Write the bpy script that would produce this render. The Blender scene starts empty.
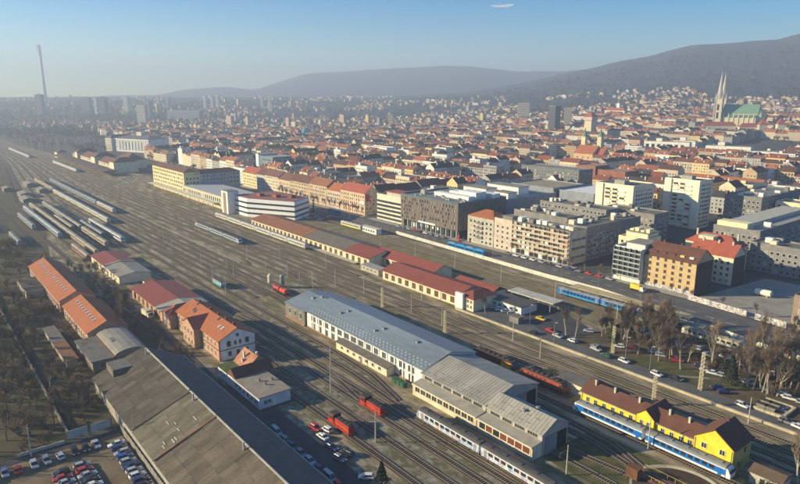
import bpy, math, random
from math import sin, cos, radians, pi, atan2, hypot
from mathutils import Vector
random.seed(11)
R = random.Random(5)
SC = bpy.context.scene
COL = SC.collection
# ------------------------------------------------------------------ camera, light, sky, exposure
# World X runs along the railway (towards the near right), Y across it (towards the city), metres.
CAM_H, YAW = 92.0, radians(51.3)
cd = bpy.data.cameras.new('camera'); cam = bpy.data.objects.new('camera', cd); COL.objects.link(cam)
cam.location = (0, 0, CAM_H); cam.rotation_euler = (radians(90 - 13.0), 0, YAW)
cd.sensor_width = 36; cd.lens = 28.26; cd.clip_start = 1; cd.clip_end = 40000
SC.camera = cam
SUN_EL, SUN_DIR = radians(18.5), Vector((-.625, -.78))      # towards the sun, on the ground plane
w = bpy.data.worlds.new('World'); SC.world = w; w.use_nodes = True
nt = w.node_tree; bg = nt.nodes['Background']
sky = nt.nodes.new('ShaderNodeTexSky'); sky.sky_type = 'NISHITA'; sky.sun_disc = False
sky.sun_elevation = SUN_EL; sky.sun_rotation = atan2(SUN_DIR.x, SUN_DIR.y)
sky.altitude = 200; sky.air_density = 1.0; sky.dust_density = 0.0; sky.ozone_density = 3.0
hs = nt.nodes.new('ShaderNodeHueSaturation'); hs.inputs['Saturation'].default_value = 1.75; hs.inputs['Hue'].default_value = .509
nt.links.new(sky.outputs[0], hs.inputs['Color']); nt.links.new(hs.outputs[0], bg.inputs[0]); bg.inputs[1].default_value = 0.08
sd = bpy.data.lights.new('sun', 'SUN'); sun = bpy.data.objects.new('sun', sd); COL.objects.link(sun)
sd.energy = 5.0; sd.angle = radians(0.5); sd.color = (1.0, .84, .54)
sv = Vector((SUN_DIR.x * cos(SUN_EL), SUN_DIR.y * cos(SUN_EL), sin(SUN_EL)))
sun.rotation_euler = sv.to_track_quat('Z', 'Y').to_euler(); sun.location = (-400, -500, 300)
SC.view_settings.view_transform = 'Standard'; SC.view_settings.look = 'None'
SC.view_settings.exposure = 1.02; SC.view_settings.gamma = 1
SC.cycles.use_denoising = True; SC.cycles.volume_bounces = 0; SC.cycles.max_bounces = 5
SC.cycles.diffuse_bounces = 2; SC.cycles.glossy_bounces = 2; SC.cycles.transmission_bounces = 2; SC.cycles.transparent_max_bounces = 24
HAZE = 0.00031
# ------------------------------------------------------------------ materials
MATS = {}
def M(name, col, rough=.85, var=.18, scale=.35, fine=.12, metal=0.0, spec=.35, streak=None, each=0):
    """a procedural material: base colour broken up by two noises in world space"""
    if name in MATS: return MATS[name]
    m = bpy.data.materials.new(name); m.use_nodes = True; t = m.node_tree; b = t.nodes['Principled BSDF']
    g = t.nodes.new('ShaderNodeNewGeometry')
    src = g.outputs['Position']
    if streak:
        mp = t.nodes.new('ShaderNodeMapping'); mp.inputs['Scale'].default_value = streak
        t.links.new(src, mp.inputs[0]); src = mp.outputs[0]
    fac = None
    for sc, amt in ((scale, var), (scale * 9, fine)):
        n = t.nodes.new('ShaderNodeTexNoise'); n.inputs['Scale'].default_value = sc; n.inputs['Detail'].default_value = 4
        t.links.new(src, n.inputs['Vector'])
        mr = t.nodes.new('ShaderNodeMapRange'); mr.inputs[1].default_value = .3; mr.inputs[2].default_value = .7
        mr.inputs[3].default_value = 1 - amt; mr.inputs[4].default_value = 1 + amt
        t.links.new(n.outputs['Fac'], mr.inputs[0])
        if fac is None: fac = mr.outputs[0]
        else:
            mu = t.nodes.new('ShaderNodeMath'); mu.operation = 'MULTIPLY'
            t.links.new(fac, mu.inputs[0]); t.links.new(mr.outputs[0], mu.inputs[1]); fac = mu.outputs[0]
    if each:                                                # every sheet or slab aged a little differently
        oi = t.nodes.new('ShaderNodeObjectInfo'); mr = t.nodes.new('ShaderNodeMapRange'); mr.inputs[3].default_value = 1 - each; mr.inputs[4].default_value = 1 + each
        t.links.new(oi.outputs['Random'], mr.inputs[0]); mu = t.nodes.new('ShaderNodeMath'); mu.operation = 'MULTIPLY'
        t.links.new(fac, mu.inputs[0]); t.links.new(mr.outputs[0], mu.inputs[1]); fac = mu.outputs[0]
    vm = t.nodes.new('ShaderNodeVectorMath'); vm.operation = 'SCALE'; vm.inputs[0].default_value = col[:3]
    t.links.new(fac, vm.inputs['Scale']); t.links.new(vm.outputs[0], b.inputs['Base Color'])
    b.inputs['Roughness'].default_value = rough; b.inputs['Metallic'].default_value = metal
    b.inputs['Specular IOR Level'].default_value = spec
    MATS[name] = m; return m
def M2(name, cols, scale=.05, rough=.95, contrast=(.38, .62), fine=.25, fscale=3.0, stretch=None):
    """ground material: several colours mixed by layered noise"""
    m = bpy.data.materials.new(name); m.use_nodes = True; t = m.node_tree; b = t.nodes['Principled BSDF']
    g = t.nodes.new('ShaderNodeNewGeometry'); src = g.outputs['Position']
    if stretch:
        mp = t.nodes.new('ShaderNodeMapping'); mp.inputs['Scale'].default_value = stretch
        t.links.new(src, mp.inputs[0]); src = mp.outputs[0]
    cur = None
    for i, c in enumerate(cols):
        if cur is None:
            rgb = t.nodes.new('ShaderNodeRGB'); rgb.outputs[0].default_value = (*c, 1); cur = rgb.outputs[0]; continue
        n = t.nodes.new('ShaderNodeTexNoise'); n.inputs['Scale'].default_value = scale * (1 + .9 * i); n.inputs['Detail'].default_value = 6
        n.inputs['Roughness'].default_value = .62
        add = t.nodes.new('ShaderNodeVectorMath'); add.inputs[1].default_value = (i * 137., i * 57., 0)
        t.links.new(src, add.inputs[0]); t.links.new(add.outputs[0], n.inputs['Vector'])
        mr = t.nodes.new('ShaderNodeMapRange'); mr.inputs[1].default_value = contrast[0]; mr.inputs[2].default_value = contrast[1]
        t.links.new(n.outputs['Fac'], mr.inputs[0])
        mx = t.nodes.new('ShaderNodeMix'); mx.data_type = 'RGBA'; mx.inputs['B'].default_value = (0, 0, 0, 1)
        ia, ib = [s for s in mx.inputs if s.type == 'RGBA'][:2]
        t.links.new(mr.outputs[0], mx.inputs[0]); t.links.new(cur, ia); ib.default_value = (*c, 1)
        cur = [o for o in mx.outputs if o.type == 'RGBA'][0]
    n = t.nodes.new('ShaderNodeTexNoise'); n.inputs['Scale'].default_value = fscale; n.inputs['Detail'].default_value = 3
    t.links.new(g.outputs['Position'], n.inputs['Vector'])
    mr = t.nodes.new('ShaderNodeMapRange'); mr.inputs[1].default_value = .3; mr.inputs[2].default_value = .7
    mr.inputs[3].default_value = 1 - fine; mr.inputs[4].default_value = 1 + fine
    t.links.new(n.outputs['Fac'], mr.inputs[0])
    vm = t.nodes.new('ShaderNodeVectorMath'); vm.operation = 'SCALE'
    t.links.new(cur, vm.inputs[0]); t.links.new(mr.outputs[0], vm.inputs['Scale'])
    t.links.new(vm.outputs[0], b.inputs['Base Color']); b.inputs['Roughness'].default_value = rough
    b.inputs['Specular IOR Level'].default_value = .2
    MATS[name] = m; return m
def MA(name, attr='tint', rough=.85, windows=False):
    """colour comes from a per-face attribute of the mesh; far walls also get rows of dark panes from their own wall coordinates"""
    m = bpy.data.materials.new(name); m.use_nodes = True; t = m.node_tree; b = t.nodes['Principled BSDF']
    a = t.nodes.new('ShaderNodeAttribute'); a.attribute_name = attr
    n = t.nodes.new('ShaderNodeTexNoise'); n.inputs['Scale'].default_value = .25; n.inputs['Detail'].default_value = 5
    g = t.nodes.new('ShaderNodeNewGeometry'); t.links.new(g.outputs['Position'], n.inputs['Vector'])
    mr = t.nodes.new('ShaderNodeMapRange'); mr.inputs[3].default_value = .72; mr.inputs[4].default_value = 1.25
    t.links.new(n.outputs['Fac'], mr.inputs[0])
    vm = t.nodes.new('ShaderNodeVectorMath'); vm.operation = 'SCALE'
    t.links.new(a.outputs['Color'], vm.inputs[0]); t.links.new(mr.outputs[0], vm.inputs['Scale'])
    out = vm.outputs[0]
    if windows:
        uv = t.nodes.new('ShaderNodeUVMap'); uv.uv_map = 'metres'
        sp = t.nodes.new('ShaderNodeSeparateXYZ'); t.links.new(uv.outputs[0], sp.inputs[0])
        f = []
        for k, (per, lo, hi) in enumerate(((2.7, .28, .72), (3.3, .3, .78))):
            d = t.nodes.new('ShaderNodeMath'); d.operation = 'DIVIDE'; d.inputs[1].default_value = per
            t.links.new(sp.outputs[k], d.inputs[0])
            fr = t.nodes.new('ShaderNodeMath'); fr.operation = 'FRACT'; t.links.new(d.outputs[0], fr.inputs[0])
            g1 = t.nodes.new('ShaderNodeMath'); g1.operation = 'GREATER_THAN'; g1.inputs[1].default_value = lo
            g2 = t.nodes.new('ShaderNodeMath'); g2.operation = 'LESS_THAN'; g2.inputs[1].default_value = hi
            t.links.new(fr.outputs[0], g1.inputs[0]); t.links.new(fr.outputs[0], g2.inputs[0])
            mu = t.nodes.new('ShaderNodeMath'); mu.operation = 'MULTIPLY'
            t.links.new(g1.outputs[0], mu.inputs[0]); t.links.new(g2.outputs[0], mu.inputs[1]); f.append(mu.outputs[0])
        mu = t.nodes.new('ShaderNodeMath'); mu.operation = 'MULTIPLY'; t.links.new(f[0], mu.inputs[0]); t.links.new(f[1], mu.inputs[1])
        mx = t.nodes.new('ShaderNodeMix'); mx.data_type = 'RGBA'; ia, ib = [s for s in mx.inputs if s.type == 'RGBA'][:2]
        ib.default_value = (.03, .035, .045, 1); t.links.new(mu.outputs[0], mx.inputs[0]); t.links.new(out, ia)
        out = [o for o in mx.outputs if o.type == 'RGBA'][0]
    t.links.new(out, b.inputs['Base Color']); b.inputs['Roughness'].default_value = rough
    b.inputs['Specular IOR Level'].default_value = .2
    MATS[name] = m; return m
# ------------------------------------------------------------------ mesh builder and tagging
class MB:
    def __init__(s): s.v = []; s.f = []; s.mi = []; s.mats = []; s.tint = []; s.uv = []
    def mat(s, m):
        if m not in s.mats: s.mats.append(m)
        return s.mats.index(m)
    def face(s, pts, m=0, tint=None, uv=None):
        n = len(s.v); s.v += [tuple(p) for p in pts]; s.f.append(tuple(range(n, n + len(pts)))); s.mi.append(m)
        s.tint.append(tint or (1, 1, 1)); s.uv.append(uv or [(0, 0)] * len(pts))
    def box(s, x0, y0, z0, x1, y1, z1, m=0, skip='', tint=None):
        n = len(s.v)
        s.v += [(x0, y0, z0), (x1, y0, z0), (x1, y1, z0), (x0, y1, z0), (x0, y0, z1), (x1, y0, z1), (x1, y1, z1), (x0, y1, z1)]
        for k, f in (('b', (0, 3, 2, 1)), ('t', (4, 5, 6, 7)), ('s', (0, 1, 5, 4)), ('e', (1, 2, 6, 5)), ('n', (2, 3, 7, 6)), ('w', (3, 0, 4, 7))):
            if k in skip: continue
            s.f.append(tuple(n + i for i in f)); s.mi.append(m); s.tint.append(tint or (1, 1, 1)); s.uv.append([(0, 0)] * 4)
    def prism(s, prof, axis, a0, a1, m=0, tint=None, mend=None):
        """closed profile [(u,z)...] swept along 'x' (u=y) or 'y' (u=x) from a0 to a1"""
        P = (lambda u, z, a: (a, u, z)) if axis == 'x' else (lambda u, z, a: (u, a, z))
        n = len(s.v); k = len(prof)
        s.v += [P(u, z, a0) for u, z in prof] + [P(u, z, a1) for u, z in prof]
        for i in range(k):
            j = (i + 1) % k
            s.f.append((n + i, n + j, n + k + j, n + k + i)); s.mi.append(m); s.tint.append(tint or (1, 1, 1)); s.uv.append([(0, 0)] * 4)
        for off, rev in ((0, True), (k, False)):
            idx = [n + off + i for i in range(k)]
            s.f.append(tuple(reversed(idx)) if rev else tuple(idx)); s.mi.append(m if mend is None else mend); s.tint.append(tint or (1, 1, 1)); s.uv.append([(0, 0)] * k)
    def tube(s, p0, p1, r0, r1=None, n=6, m=0, cap=True):
        r1 = r0 if r1 is None else r1
        a, b = Vector(p0), Vector(p1); d = (b - a)
        if d.length < 1e-6: return
        d.normalize(); u = d.orthogonal().normalized(); q = d.cross(u); k = len(s.v)
        for c, r in ((a, r0), (b, r1)):
            for i in range(n):
                t = 2 * pi * i / n; s.v.append(tuple(c + (u * cos(t) + q * sin(t)) * r))
        for i in range(n):
            j = (i + 1) % n
            s.f.append((k + i, k + j, k + n + j, k + n + i)); s.mi.append(m); s.tint.append((1, 1, 1)); s.uv.append([(0, 0)] * 4)
        if cap:
            s.f.append(tuple(k + n + i for i in range(n))); s.mi.append(m); s.tint.append((1, 1, 1)); s.uv.append([(0, 0)] * n)
    def obox(s, p0, p1, wid, z0, z1, m=0):
        """upright slab between two plan points"""
        a, b = Vector(p0[:2]), Vector(p1[:2]); d = (b - a).normalized(); q = Vector((-d.y, d.x)) * wid / 2
        c = [a - q, b - q, b + q, a + q]; n = len(s.v)
        s.v += [(p.x, p.y, z0) for p in c] + [(p.x, p.y, z1) for p in c]
        for f in ((0, 3, 2, 1), (4, 5, 6, 7), (0, 1, 5, 4), (1, 2, 6, 5), (2, 3, 7, 6), (3, 0, 4, 7)):
            s.f.append(tuple(n + i for i in f)); s.mi.append(m); s.tint.append((1, 1, 1)); s.uv.append([(0, 0)] * 4)
    def mesh(s, name, mats=None, attrs=False):
        me = bpy.data.meshes.new(name); me.from_pydata(s.v, [], s.f)
        for m in (mats if mats is not None else s.mats): me.materials.append(m)
        if any(s.mi): me.polygons.foreach_set('material_index', s.mi)
        if attrs:
            ca = me.color_attributes.new('tint', 'FLOAT_COLOR', 'CORNER'); ul = me.uv_layers.new(name='metres')
            cs = []; us = []
            for f, t, u in zip(s.f, s.tint, s.uv):
                cs += [*t, 1.0] * len(f)
                for q in u: us += q
            ca.data.foreach_set('color', cs); ul.data.foreach_set('uv', us)
        me.update(); return me
    def build(s, name, mat=None, parent=None, loc=None, attrs=False):
        me = s.mesh(name, None if mat is None else (mat if isinstance(mat, list) else [mat]), attrs)
        return link(name, me, parent, loc)
def link(name, me, parent=None, loc=None, rz=0, mat=None):
    o = bpy.data.objects.new(name, me); COL.objects.link(o)
    if parent: o.parent = parent
    if loc: o.location = loc
    if rz: o.rotation_euler[2] = rz
    if mat is not None:
        if not me.materials: me.materials.append(None)
        o.material_slots[0].link = 'OBJECT'; o.material_slots[0].material = mat
    return o
def tag(o, label=None, cat=None, group=None, kind=None):
    if label: o['label'] = label
    if cat: o['category'] = cat
    if group: o['group'] = group
    if kind: o['kind'] = kind
    return o
def empty(name, loc, label, cat, group=None, rz=0):
    o = bpy.data.objects.new(name, None); COL.objects.link(o); o.location = loc; o.rotation_euler[2] = rz
    o.empty_display_size = .5
    return tag(o, label, cat, group)
KIDS = {}
def copy_thing(proto, kids, loc, rz=0, label=None, group=None, scale=None, mats=None):
    r = proto.copy(); COL.objects.link(r); r.location = loc; r.rotation_euler = (0, 0, rz)
    if scale: r.scale = scale
    if label: r['label'] = label
    if group: r['group'] = group
    for k in kids:
        c = k.copy(); COL.objects.link(c); c.parent = r
        if mats and k.name.split('.')[0] in mats:
            c.material_slots[0].link = 'OBJECT'; c.material_slots[0].material = mats[k.name.split('.')[0]]
    return r
ORD = ['first', 'second', 'third', 'fourth', 'fifth', 'sixth', 'seventh', 'eighth', 'ninth', 'tenth', 'eleventh', 'twelfth', 'thirteenth',
       'fourteenth', 'fifteenth', 'sixteenth', 'seventeenth', 'eighteenth', 'nineteenth', 'twentieth']
def ordn(i):
    if i < 20: return ORD[i]
    i += 1
    return f"{i}{'th' if 10 <= i % 100 <= 20 else {1: 'st', 2: 'nd', 3: 'rd'}.get(i % 10, 'th')}"
def bearing(px): return math.atan((px - 400) / 628 / 1.026)
def at_range(brg, dist):
    """plan point at a bearing (radians, clockwise from the heading) and a ground range"""
    a = YAW + pi / 2 - brg
    return dist * cos(a), dist * sin(a)
# ------------------------------------------------------------------ colours of the place
ballast = M2('ballast', [(.105, .068, .040), (.165, .11, .066), (.065, .045, .03)], .08, fine=.35, fscale=4, stretch=(.25, 1, 1))
gravel = M2('yard_gravel', [(.31, .245, .155), (.19, .148, .092), (.42, .34, .225), (.15, .135, .062)], .06, contrast=(.43, .58), fine=.28, fscale=2.5, stretch=(.3, 1, 1))
slabmat = M2('yard_concrete', [(.26, .235, .175), (.17, .152, .112), (.34, .305, .23), (.13, .115, .06)], .09, contrast=(.42, .58), fine=.2, fscale=2.5)
asphalt = M2('asphalt', [(.065, .065, .068), (.05, .05, .053), (.085, .083, .08)], .05, fine=.15)
roadgrey = M2('road_surface', [(.115, .115, .11), (.09, .09, .088), (.14, .135, .125)], .06, fine=.12)
dirtlot = M2('dirt', [(.19, .14, .08), (.15, .11, .062), (.225, .17, .10)], .06, fine=.2)
grassm = M2('winter_grass', [(.10, .10, .035), (.15, .125, .055), (.065, .075, .03)], .10, fine=.35)
scrubm = M2('scrub_ground', [(.115, .085, .047), (.17, .125, .07), (.07, .056, .034), (.085, .078, .034)], .06, fine=.45, fscale=5)
cityground = M2('city_ground', [(.09, .085, .08), (.12, .11, .10), (.07, .07, .06)], .02, fine=.2)
wood_hill = M2('wooded_hill', [(.047, .047, .041), (.038, .039, .034), (.056, .053, .044), (.066, .060, .047)], .006, fine=.3, fscale=.06, contrast=(.38, .64))
railsteel = M('rail_steel', (.33, .27, .21), .4, metal=.4, var=.1)
sleeperm = M('sleeper', (.16, .13, .10), .9)
concrete = M('concrete', (.36, .34, .30)); concrete_l = M('pale_concrete', (.50, .47, .38)); concrete_d = M('dark_concrete', (.20, .19, .175))
white = M('white_plaster', (.80, .78, .70), .8, var=.06, fine=.05); cream = M('cream_plaster', (.72, .62, .42), .85, var=.1)
curtain = M('curtained_glass', (.33, .31, .27), .3, var=.25); glass = M('window_glass', (.03, .035, .042), .12, var=.2, spec=.6); frame_w = M('window_frame_white', (.7, .7, .68), .6)
dark = M('dark_opening', (.02, .02, .022), .9); gmetal = M('grey_metal', (.30, .31, .31), .5, metal=.4); rust = M('rust', (.16, .07, .035), .9)
tile_o = M('orange_tile', (.38, .125, .048), .85, var=.12, scale=.5, fine=.16, streak=(1, .35, 1)); tile_r = M('red_tile', (.36, .095, .055), .85, var=.16)
tile_b = M('brown_tile', (.135, .058, .036), .8, var=.15); redmetal = M('red_roof_metal', (.27, .07, .042), .6, var=.1)
bluegrey_roof = M('bluegrey_roof_metal', (.205, .25, .275), .5, var=.14, scale=.12, spec=.5, streak=(.2, 1, 1))
beige_roof = M('beige_roof_sheet', (.345, .325, .27), .8, var=.2, scale=.25, streak=(1.5, .4, 1)); felt = M('roof_felt', (.17, .155, .125), .9, var=.18)
felt_l = M('pale_roof_felt', (.27, .25, .21), .9, var=.15)
yellowp = M('yellow_plaster', (.80, .60, .045), .85, var=.14, scale=.6, fine=.06)
black = M('black_rubber', (.015, .015, .016), .8)
# ------------------------------------------------------------------ terrain: one sheet from under the tower to the mountain
def sstep(a, b, x):
    t = min(1, max(0, (x - a) / (b - a))); return t * t * (3 - 2 * t)
FAR_RIDGE = [(-500, 94), (-200, 95), (0, 97), (100, 96), (160, 94), (195, 88.5), (225, 86), (255, 90), (272, 84), (300, 75), (322, 72.5), (360, 70), (400, 68), (450, 65), (480, 67), (512, 71), (560, 71), (600, 69), (700, 73), (800, 70), (1100, 75), (1600, 85)]
NEAR_RIDGE = [(380, 97), (470, 92), (520, 84), (560, 75), (600, 67), (640, 59), (665, 53), (690, 48), (715, 46.5), (740, 45), (770, 43), (785, 39), (800, 36), (900, 28), (1100, 32), (1600, 50)]
from mathutils import noise as mnoise
def profile(tab, b, rng):
    px = 400 + math.tan(max(-1.3, min(1.3, b))) * 628 * 1.026; k = tab[-1][1]
    if px <= tab[0][0]: k = tab[0][1]
    else:
        for (p0, y0), (p1, y1) in zip(tab, tab[1:]):
            if px <= p1: k = y0 + (y1 - y0) * (px - p0) / (p1 - p0); break
    k += 1.1 * mnoise.noise((px * .03, rng * .01, 2)) + .5 * mnoise.noise((px * .1, rng * .01, 2))
    return min(412, 92 + (97 - k) / 628 * .975 * rng * cos(b) if abs(b) < 1.1 else 170)
def gz(x, y):
    r = hypot(x, y); a = YAW + pi / 2 - atan2(y, x); b = (a + pi) % (2 * pi) - pi
    base = 40 * sstep(1050, 1650, r) * sstep(-.05, .42, b) + 10 * sstep(1500, 2300, r) * sstep(-.5, .1, b)
    if r < 1600: return max(base, 0)
    rol = 20 * sstep(1900, 3000, r) * mnoise.noise((x * .0022, y * .0022, 0)) * sstep(-.3, .1, b)
    z = base + rol
    hn = profile(NEAR_RIDGE, b, 4000) - 50 - base
    if hn > 0:
        k = sstep(1750, 4000, r) ** 1.2 * (1 - .8 * sstep(4000, 5200, r))
        z = max(z, base + rol * (1 - k) + (hn + 50) * k + 6 * k * (1 - k) * mnoise.noise((x * .005, y * .005, 5)))
    hf = profile(FAR_RIDGE, b, 6000); k = sstep(3900, 6300, r) ** 1.1
    z = max(z, 30 * k + (hf - 30) * k + 8 * k * (1 - k) * mnoise.noise((x * .004, y * .004, 9)))
    if r > 6350: z -= (r - 6350) * .12
    return max(z, 0)
RAD = [0, 60, 150, 300, 500, 750, 1000, 1100, 1200, 1300, 1400, 1500, 1600, 1700, 1850, 2000] + list(range(2150, 7000, 150))
NA = 420
v = [(0, 0, -.1)]; f = []
for r in RAD[1:]:
    for i in range(NA):
        a = 2 * pi * i / NA; x, y = r * cos(a), r * sin(a); v.append((x, y, gz(x, y) - .1))
for i in range(NA): f.append((0, 1 + i, 1 + (i + 1) % NA))
for k in range(len(RAD) - 2):
    o = 1 + k * NA
    for i in range(NA): f.append((o + i, o + NA + i, o + NA + (i + 1) % NA, o + (i + 1) % NA))
me = bpy.data.meshes.new('ground'); me.from_pydata(v, [], f); me.materials.append(cityground); me.materials.append(wood_hill)
mi = []
for p in me.polygons:
    c = p.center; mi.append(1 if hypot(c.x, c.y) > 1900 else 0)
me.polygons.foreach_set('material_index', mi)
me.polygons.foreach_set('use_smooth', [True] * len(f))
tag(link('ground', me), 'broad ground of the valley rising to the wooded mountain', kind='structure')
hz = MB(); hz.box(-7150, -7150, -8, 7150, 7150, 424)
hm = bpy.data.materials.new('haze'); hm.use_nodes = True; t = hm.node_tree; t.nodes.remove(t.nodes['Principled BSDF'])
pv = t.nodes.new('ShaderNodeVolumePrincipled'); pv.inputs['Color'].default_value = (.66, .795, 1.0, 1); pv.inputs['Density'].default_value = HAZE
pv.inputs['Anisotropy'].default_value = .2
t.links.new(pv.outputs[0], t.nodes['Material Output'].inputs['Volume'])
tag(hz.build('haze', hm), kind='stuff')
# ------------------------------------------------------------------ flat sheets lying on the ground
def sheet(name, pts, z, m, label=None, kind='structure'):
    b = MB(); b.face([(x, y, z) for x, y in pts], b.mat(m)); return tag(b.build(name), label, kind=kind)
def rect(x0, y0, x1, y1): return [(x0, y0), (x1, y0), (x1, y1), (x0, y1)]
sheet('rail_yard', [(-1500, 145), (-1000, 105), (-640, 40), (60, 40), (60, 236), (-73, 240), (-121, 249), (-166, 256), (-199, 256.5), (-470, 263), (-1000, 215), (-1500, 190)], -.02, gravel)
sheet('scrubland', [(-1500, 145), (-1000, 105), (-640, 40), (-640, -80), (-175, -80), (-175, 38), (-205, 60), (-400, 62), (-520, 80), (-1000, 120)], 0.0, scrubm)
sheet('scrubland', [(-640, 46), (-380, 46), (-300, 70), (-240, 72), (-205, 56), (-205, 36), (-640, 36)], .02, scrubm)
sheet('loco_yard_slab', rect(-200, 79.5, -20, 84.6), .02, slabmat)
sheet('loco_yard_slab', [(-225, 96.8), (-20, 96.8), (-20, 99.4), (-225, 99.4)], .02, slabmat)
sheet('loco_yard_slab', [(-225, 89.8), (-20, 89.8), (-20, 93.2), (-225, 93.2)], .02, slabmat)
sheet('loco_yard_slab', [(-150, 103.2), (-20, 103.2), (-20, 107.4), (-150, 107.4)], .03, slabmat)
sheet('loco_yard_slab', [(-240, 113.4), (-150, 113.4), (-150, 115.4), (-240, 115.4)], .02, slabmat)
sheet('yard_road', [(-330, 70), (-255, 71.9), (-20, 71.9), (-20, 79.4), (-160, 79.4), (-160, 88), (-185, 73.8), (-245, 76.5), (-330, 78)], .03, asphalt)
sheet('yard_lane', rect(-225, 57.3, -20, 71.2), .02, asphalt)
sheet('parking_lot', [(-174.3, -30), (-20, -30), (-20, 38.6), (-174.3, 38.6)], .04, dirtlot)
sheet('lot_edge_path', [(-178.5, -30), (-174.5, -30), (-174.5, 38.6), (-178.5, 38.6)], .03, asphalt)
sheet('station_platform', [(-545, 145.0), (-330, 145.0), (-318, 147.2), (-330, 150.2), (-545, 148)], .30, gravel)
sheet('platform_edge', rect(-545, 144.3, -326, 145.0), .32, concrete_l)
sheet('goods_platform', rect(-470, 192.8, -282, 196.6), .9, concrete_l)
sheet('grass_strip', rect(-92, 121.5, -64, 143.5), .02, grassm)
sheet('grass_strip', [(-320, 132.5), (-232, 128), (-232, 132), (-320, 135.5)], .02, grassm)
sheet('grass_strip', rect(-130, 157.6, -116, 163), .02, grassm)
sheet('grass_strip', [(-260, 212), (-190, 213), (-130, 222), (-130, 232), (-200, 245), (-430, 258), (-440, 238)], .02, M2('yard_grass', [(.24, .19, .10), (.30, .24, .14), (.16, .14, .065)], .05, fine=.3))
sheet('depot_road', [(-192, 186.4), (20, 186.4), (20, 192.6), (-150, 193.6), (-165, 200), (-192, 200)], .04, roadgrey)
sheet('depot_forecourt', [(-192, 200.02), (-165, 200.02), (-150, 193.62), (-136, 193.3), (-136, 210), (-165, 222), (-192, 222)], .03, asphalt)
sheet('grove_ground', [(-135.9, 193.7), (20, 192.7), (20, 231), (-76, 231), (-135.9, 234)], .02, M2('leaf_litter', [(.15, .10, .06), (.115, .105, .04), (.19, .12, .07), (.08, .07, .045)], .06, fine=.4))
sheet('grass_strip', [(-112, 194.2), (-86, 194.2), (-86, 203.5), (-99, 207), (-112, 203)], .05, grassm)
sheet('grass_strip', [(-84, 196.5), (-74, 203), (-80, 212), (-93, 212)], .06, grassm)
sheet('grove_path', [(-99, 194), (-97, 194), (-84, 204), (-85, 205.4)], .08, slabmat)
sheet('street', [(-1500, 215), (-1000, 236), (-640, 264.5), (-470, 264.8), (-330, 263.4), (-199, 258.2), (-166, 258.6), (-121, 251.6), (-60, 241), (60, 222), (60, 252), (-60, 268), (-121, 276), (-166, 281.5), (-205, 282.5), (-640, 282.5), (-1000, 272), (-1500, 260)], .0, roadgrey)
for x0, x1 in ((-640, -398), (-390, -290), (-287, -200), (-178, -134)):
    b = MB(); b.box(x0, 280.2, 0, x1, 286, .14); tag(b.build('pavement', concrete), kind='structure')
sheet('walled_yard', [(-133.6, 279.8), (-106, 276.2), (-40, 268), (-40, 345), (-126, 345)], .03, M2('yard_surface', [(.30, .28, .225), (.23, .21, .17), (.36, .33, .26)], .05, fine=.2))
sheet('tram_square', [(-478, 228), (-330, 262), (-330, 263), (-478, 264)], .03, asphalt)
tag((lambda b: (b.box(-330, 26.7, 0, -181, 26.95, 1.3), b.box(-330, 26.6, 1.3, -181, 27.05, 1.42), b.build('low_wall', M('old_wall', (.20, .18, .14), .9)))[-1])(MB()), 'long low old wall crossing the brushy scrub beside a ditch', 'wall')
sheet('ditch', rect(-330, 27.1, -181, 28.9), .03, M('ditch_mud', (.03, .027, .022), .9))
for y in (266.6, 270.2):
    for d in (-.72, .72):
        b = MB(); b.obox((-640, y + d), (-205, y + d), .12, .0, .035); b.obox((-205, y + d), (-60, y + d - 22), .12, .0, .035); tag(b.build('tram_rail', railsteel), kind='structure')
# painted edge lines on the street
b = MB()
for k in range(60):
    x = -640 + k * 9
    y = 273.5 if x < -205 else 273.5 - max(0, x + 205) * .12
    b.box(x, y, .005, x + 4, y + .18, .022)
tag(b.build('lane_marking', M('road_paint', (.7, .7, .66))), 'broken white centre line painted along the street', kind='structure')
# ------------------------------------------------------------------ railway tracks: ballast, sleepers, rails
def track(pts, label=None, wide=2.5, z=.03, far=False, bm=ballast):
    bb = MB(); ra = MB(); rb = MB(); sl = MB()
    for p, q in zip(pts, pts[1:]):
        bb.obox(p, q, wide, z - .12, z + .06)
        a, c = Vector(p), Vector(q); d = (c - a); L = d.length; d.normalize(); n = Vector((-d.y, d.x))
        for side, mb in ((.755, ra), (-.755, rb)):
            o = n * side; mb.obox(a + o, c + o, .11, z + .17, z + .33)
        if not far:
            k = int(L / .75)
            for i in range(k):
                m_ = a + d * (.3 + i * .75); sl.obox(m_ - n * 1.25, m_ + n * 1.25, .26, z + .0, z + .19)
    root = bb.build('railway_track', bm); tag(root, label, kind='structure')
    ra.build('rail', railsteel, root); rb.build('rail', railsteel, root)
    if sl.v: tag(sl.build('sleeper', sleeperm, root), kind='stuff')
    return root
def straight(y, x0, x1, **k): return track([(x0, y), (x1, y)], **k)
straight(88, -200, -20); track([(-320, 93.2), (-250, 93.4), (-215, 94.6), (-20, 95)]); track([(-330, 101.6), (-20, 101)])
track([(-330, 106.2), (-20, 106.0)], wide=2.6); track([(-345, 111.6), (-165, 111.4), (-140, 109.6), (-20, 109.4)])
track([(-345, 117.2), (-185, 117.2), (-160, 115.8), (-140, 111.4)], wide=2.6)
track([(-95, 125.6), (-73, 125.3)], wide=2.4, bm=grassm); track([(-90, 129.8), (-72.5, 131.8)], wide=2.4, bm=grassm)
track([(-113, 138.6), (-88, 138.3), (-72.6, 135)], wide=2.6); track([(-112, 143.5), (-84, 141.7), (-71.5, 136.6)], wide=2.6)
straight(148.7, -232, -20); track([(-232, 153.4), (-108, 155.0)])
for y in (164.6, 169.4, 174.2, 179.4): straight(y, -640, 40)
for y in (122.6, 127.4): track([(-640, y), (-330, y), (-262, y + 1.2)])
for y in (132.4, 137.0, 141.8): straight(y, -640, -232 if y < 140 else -226)
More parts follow.
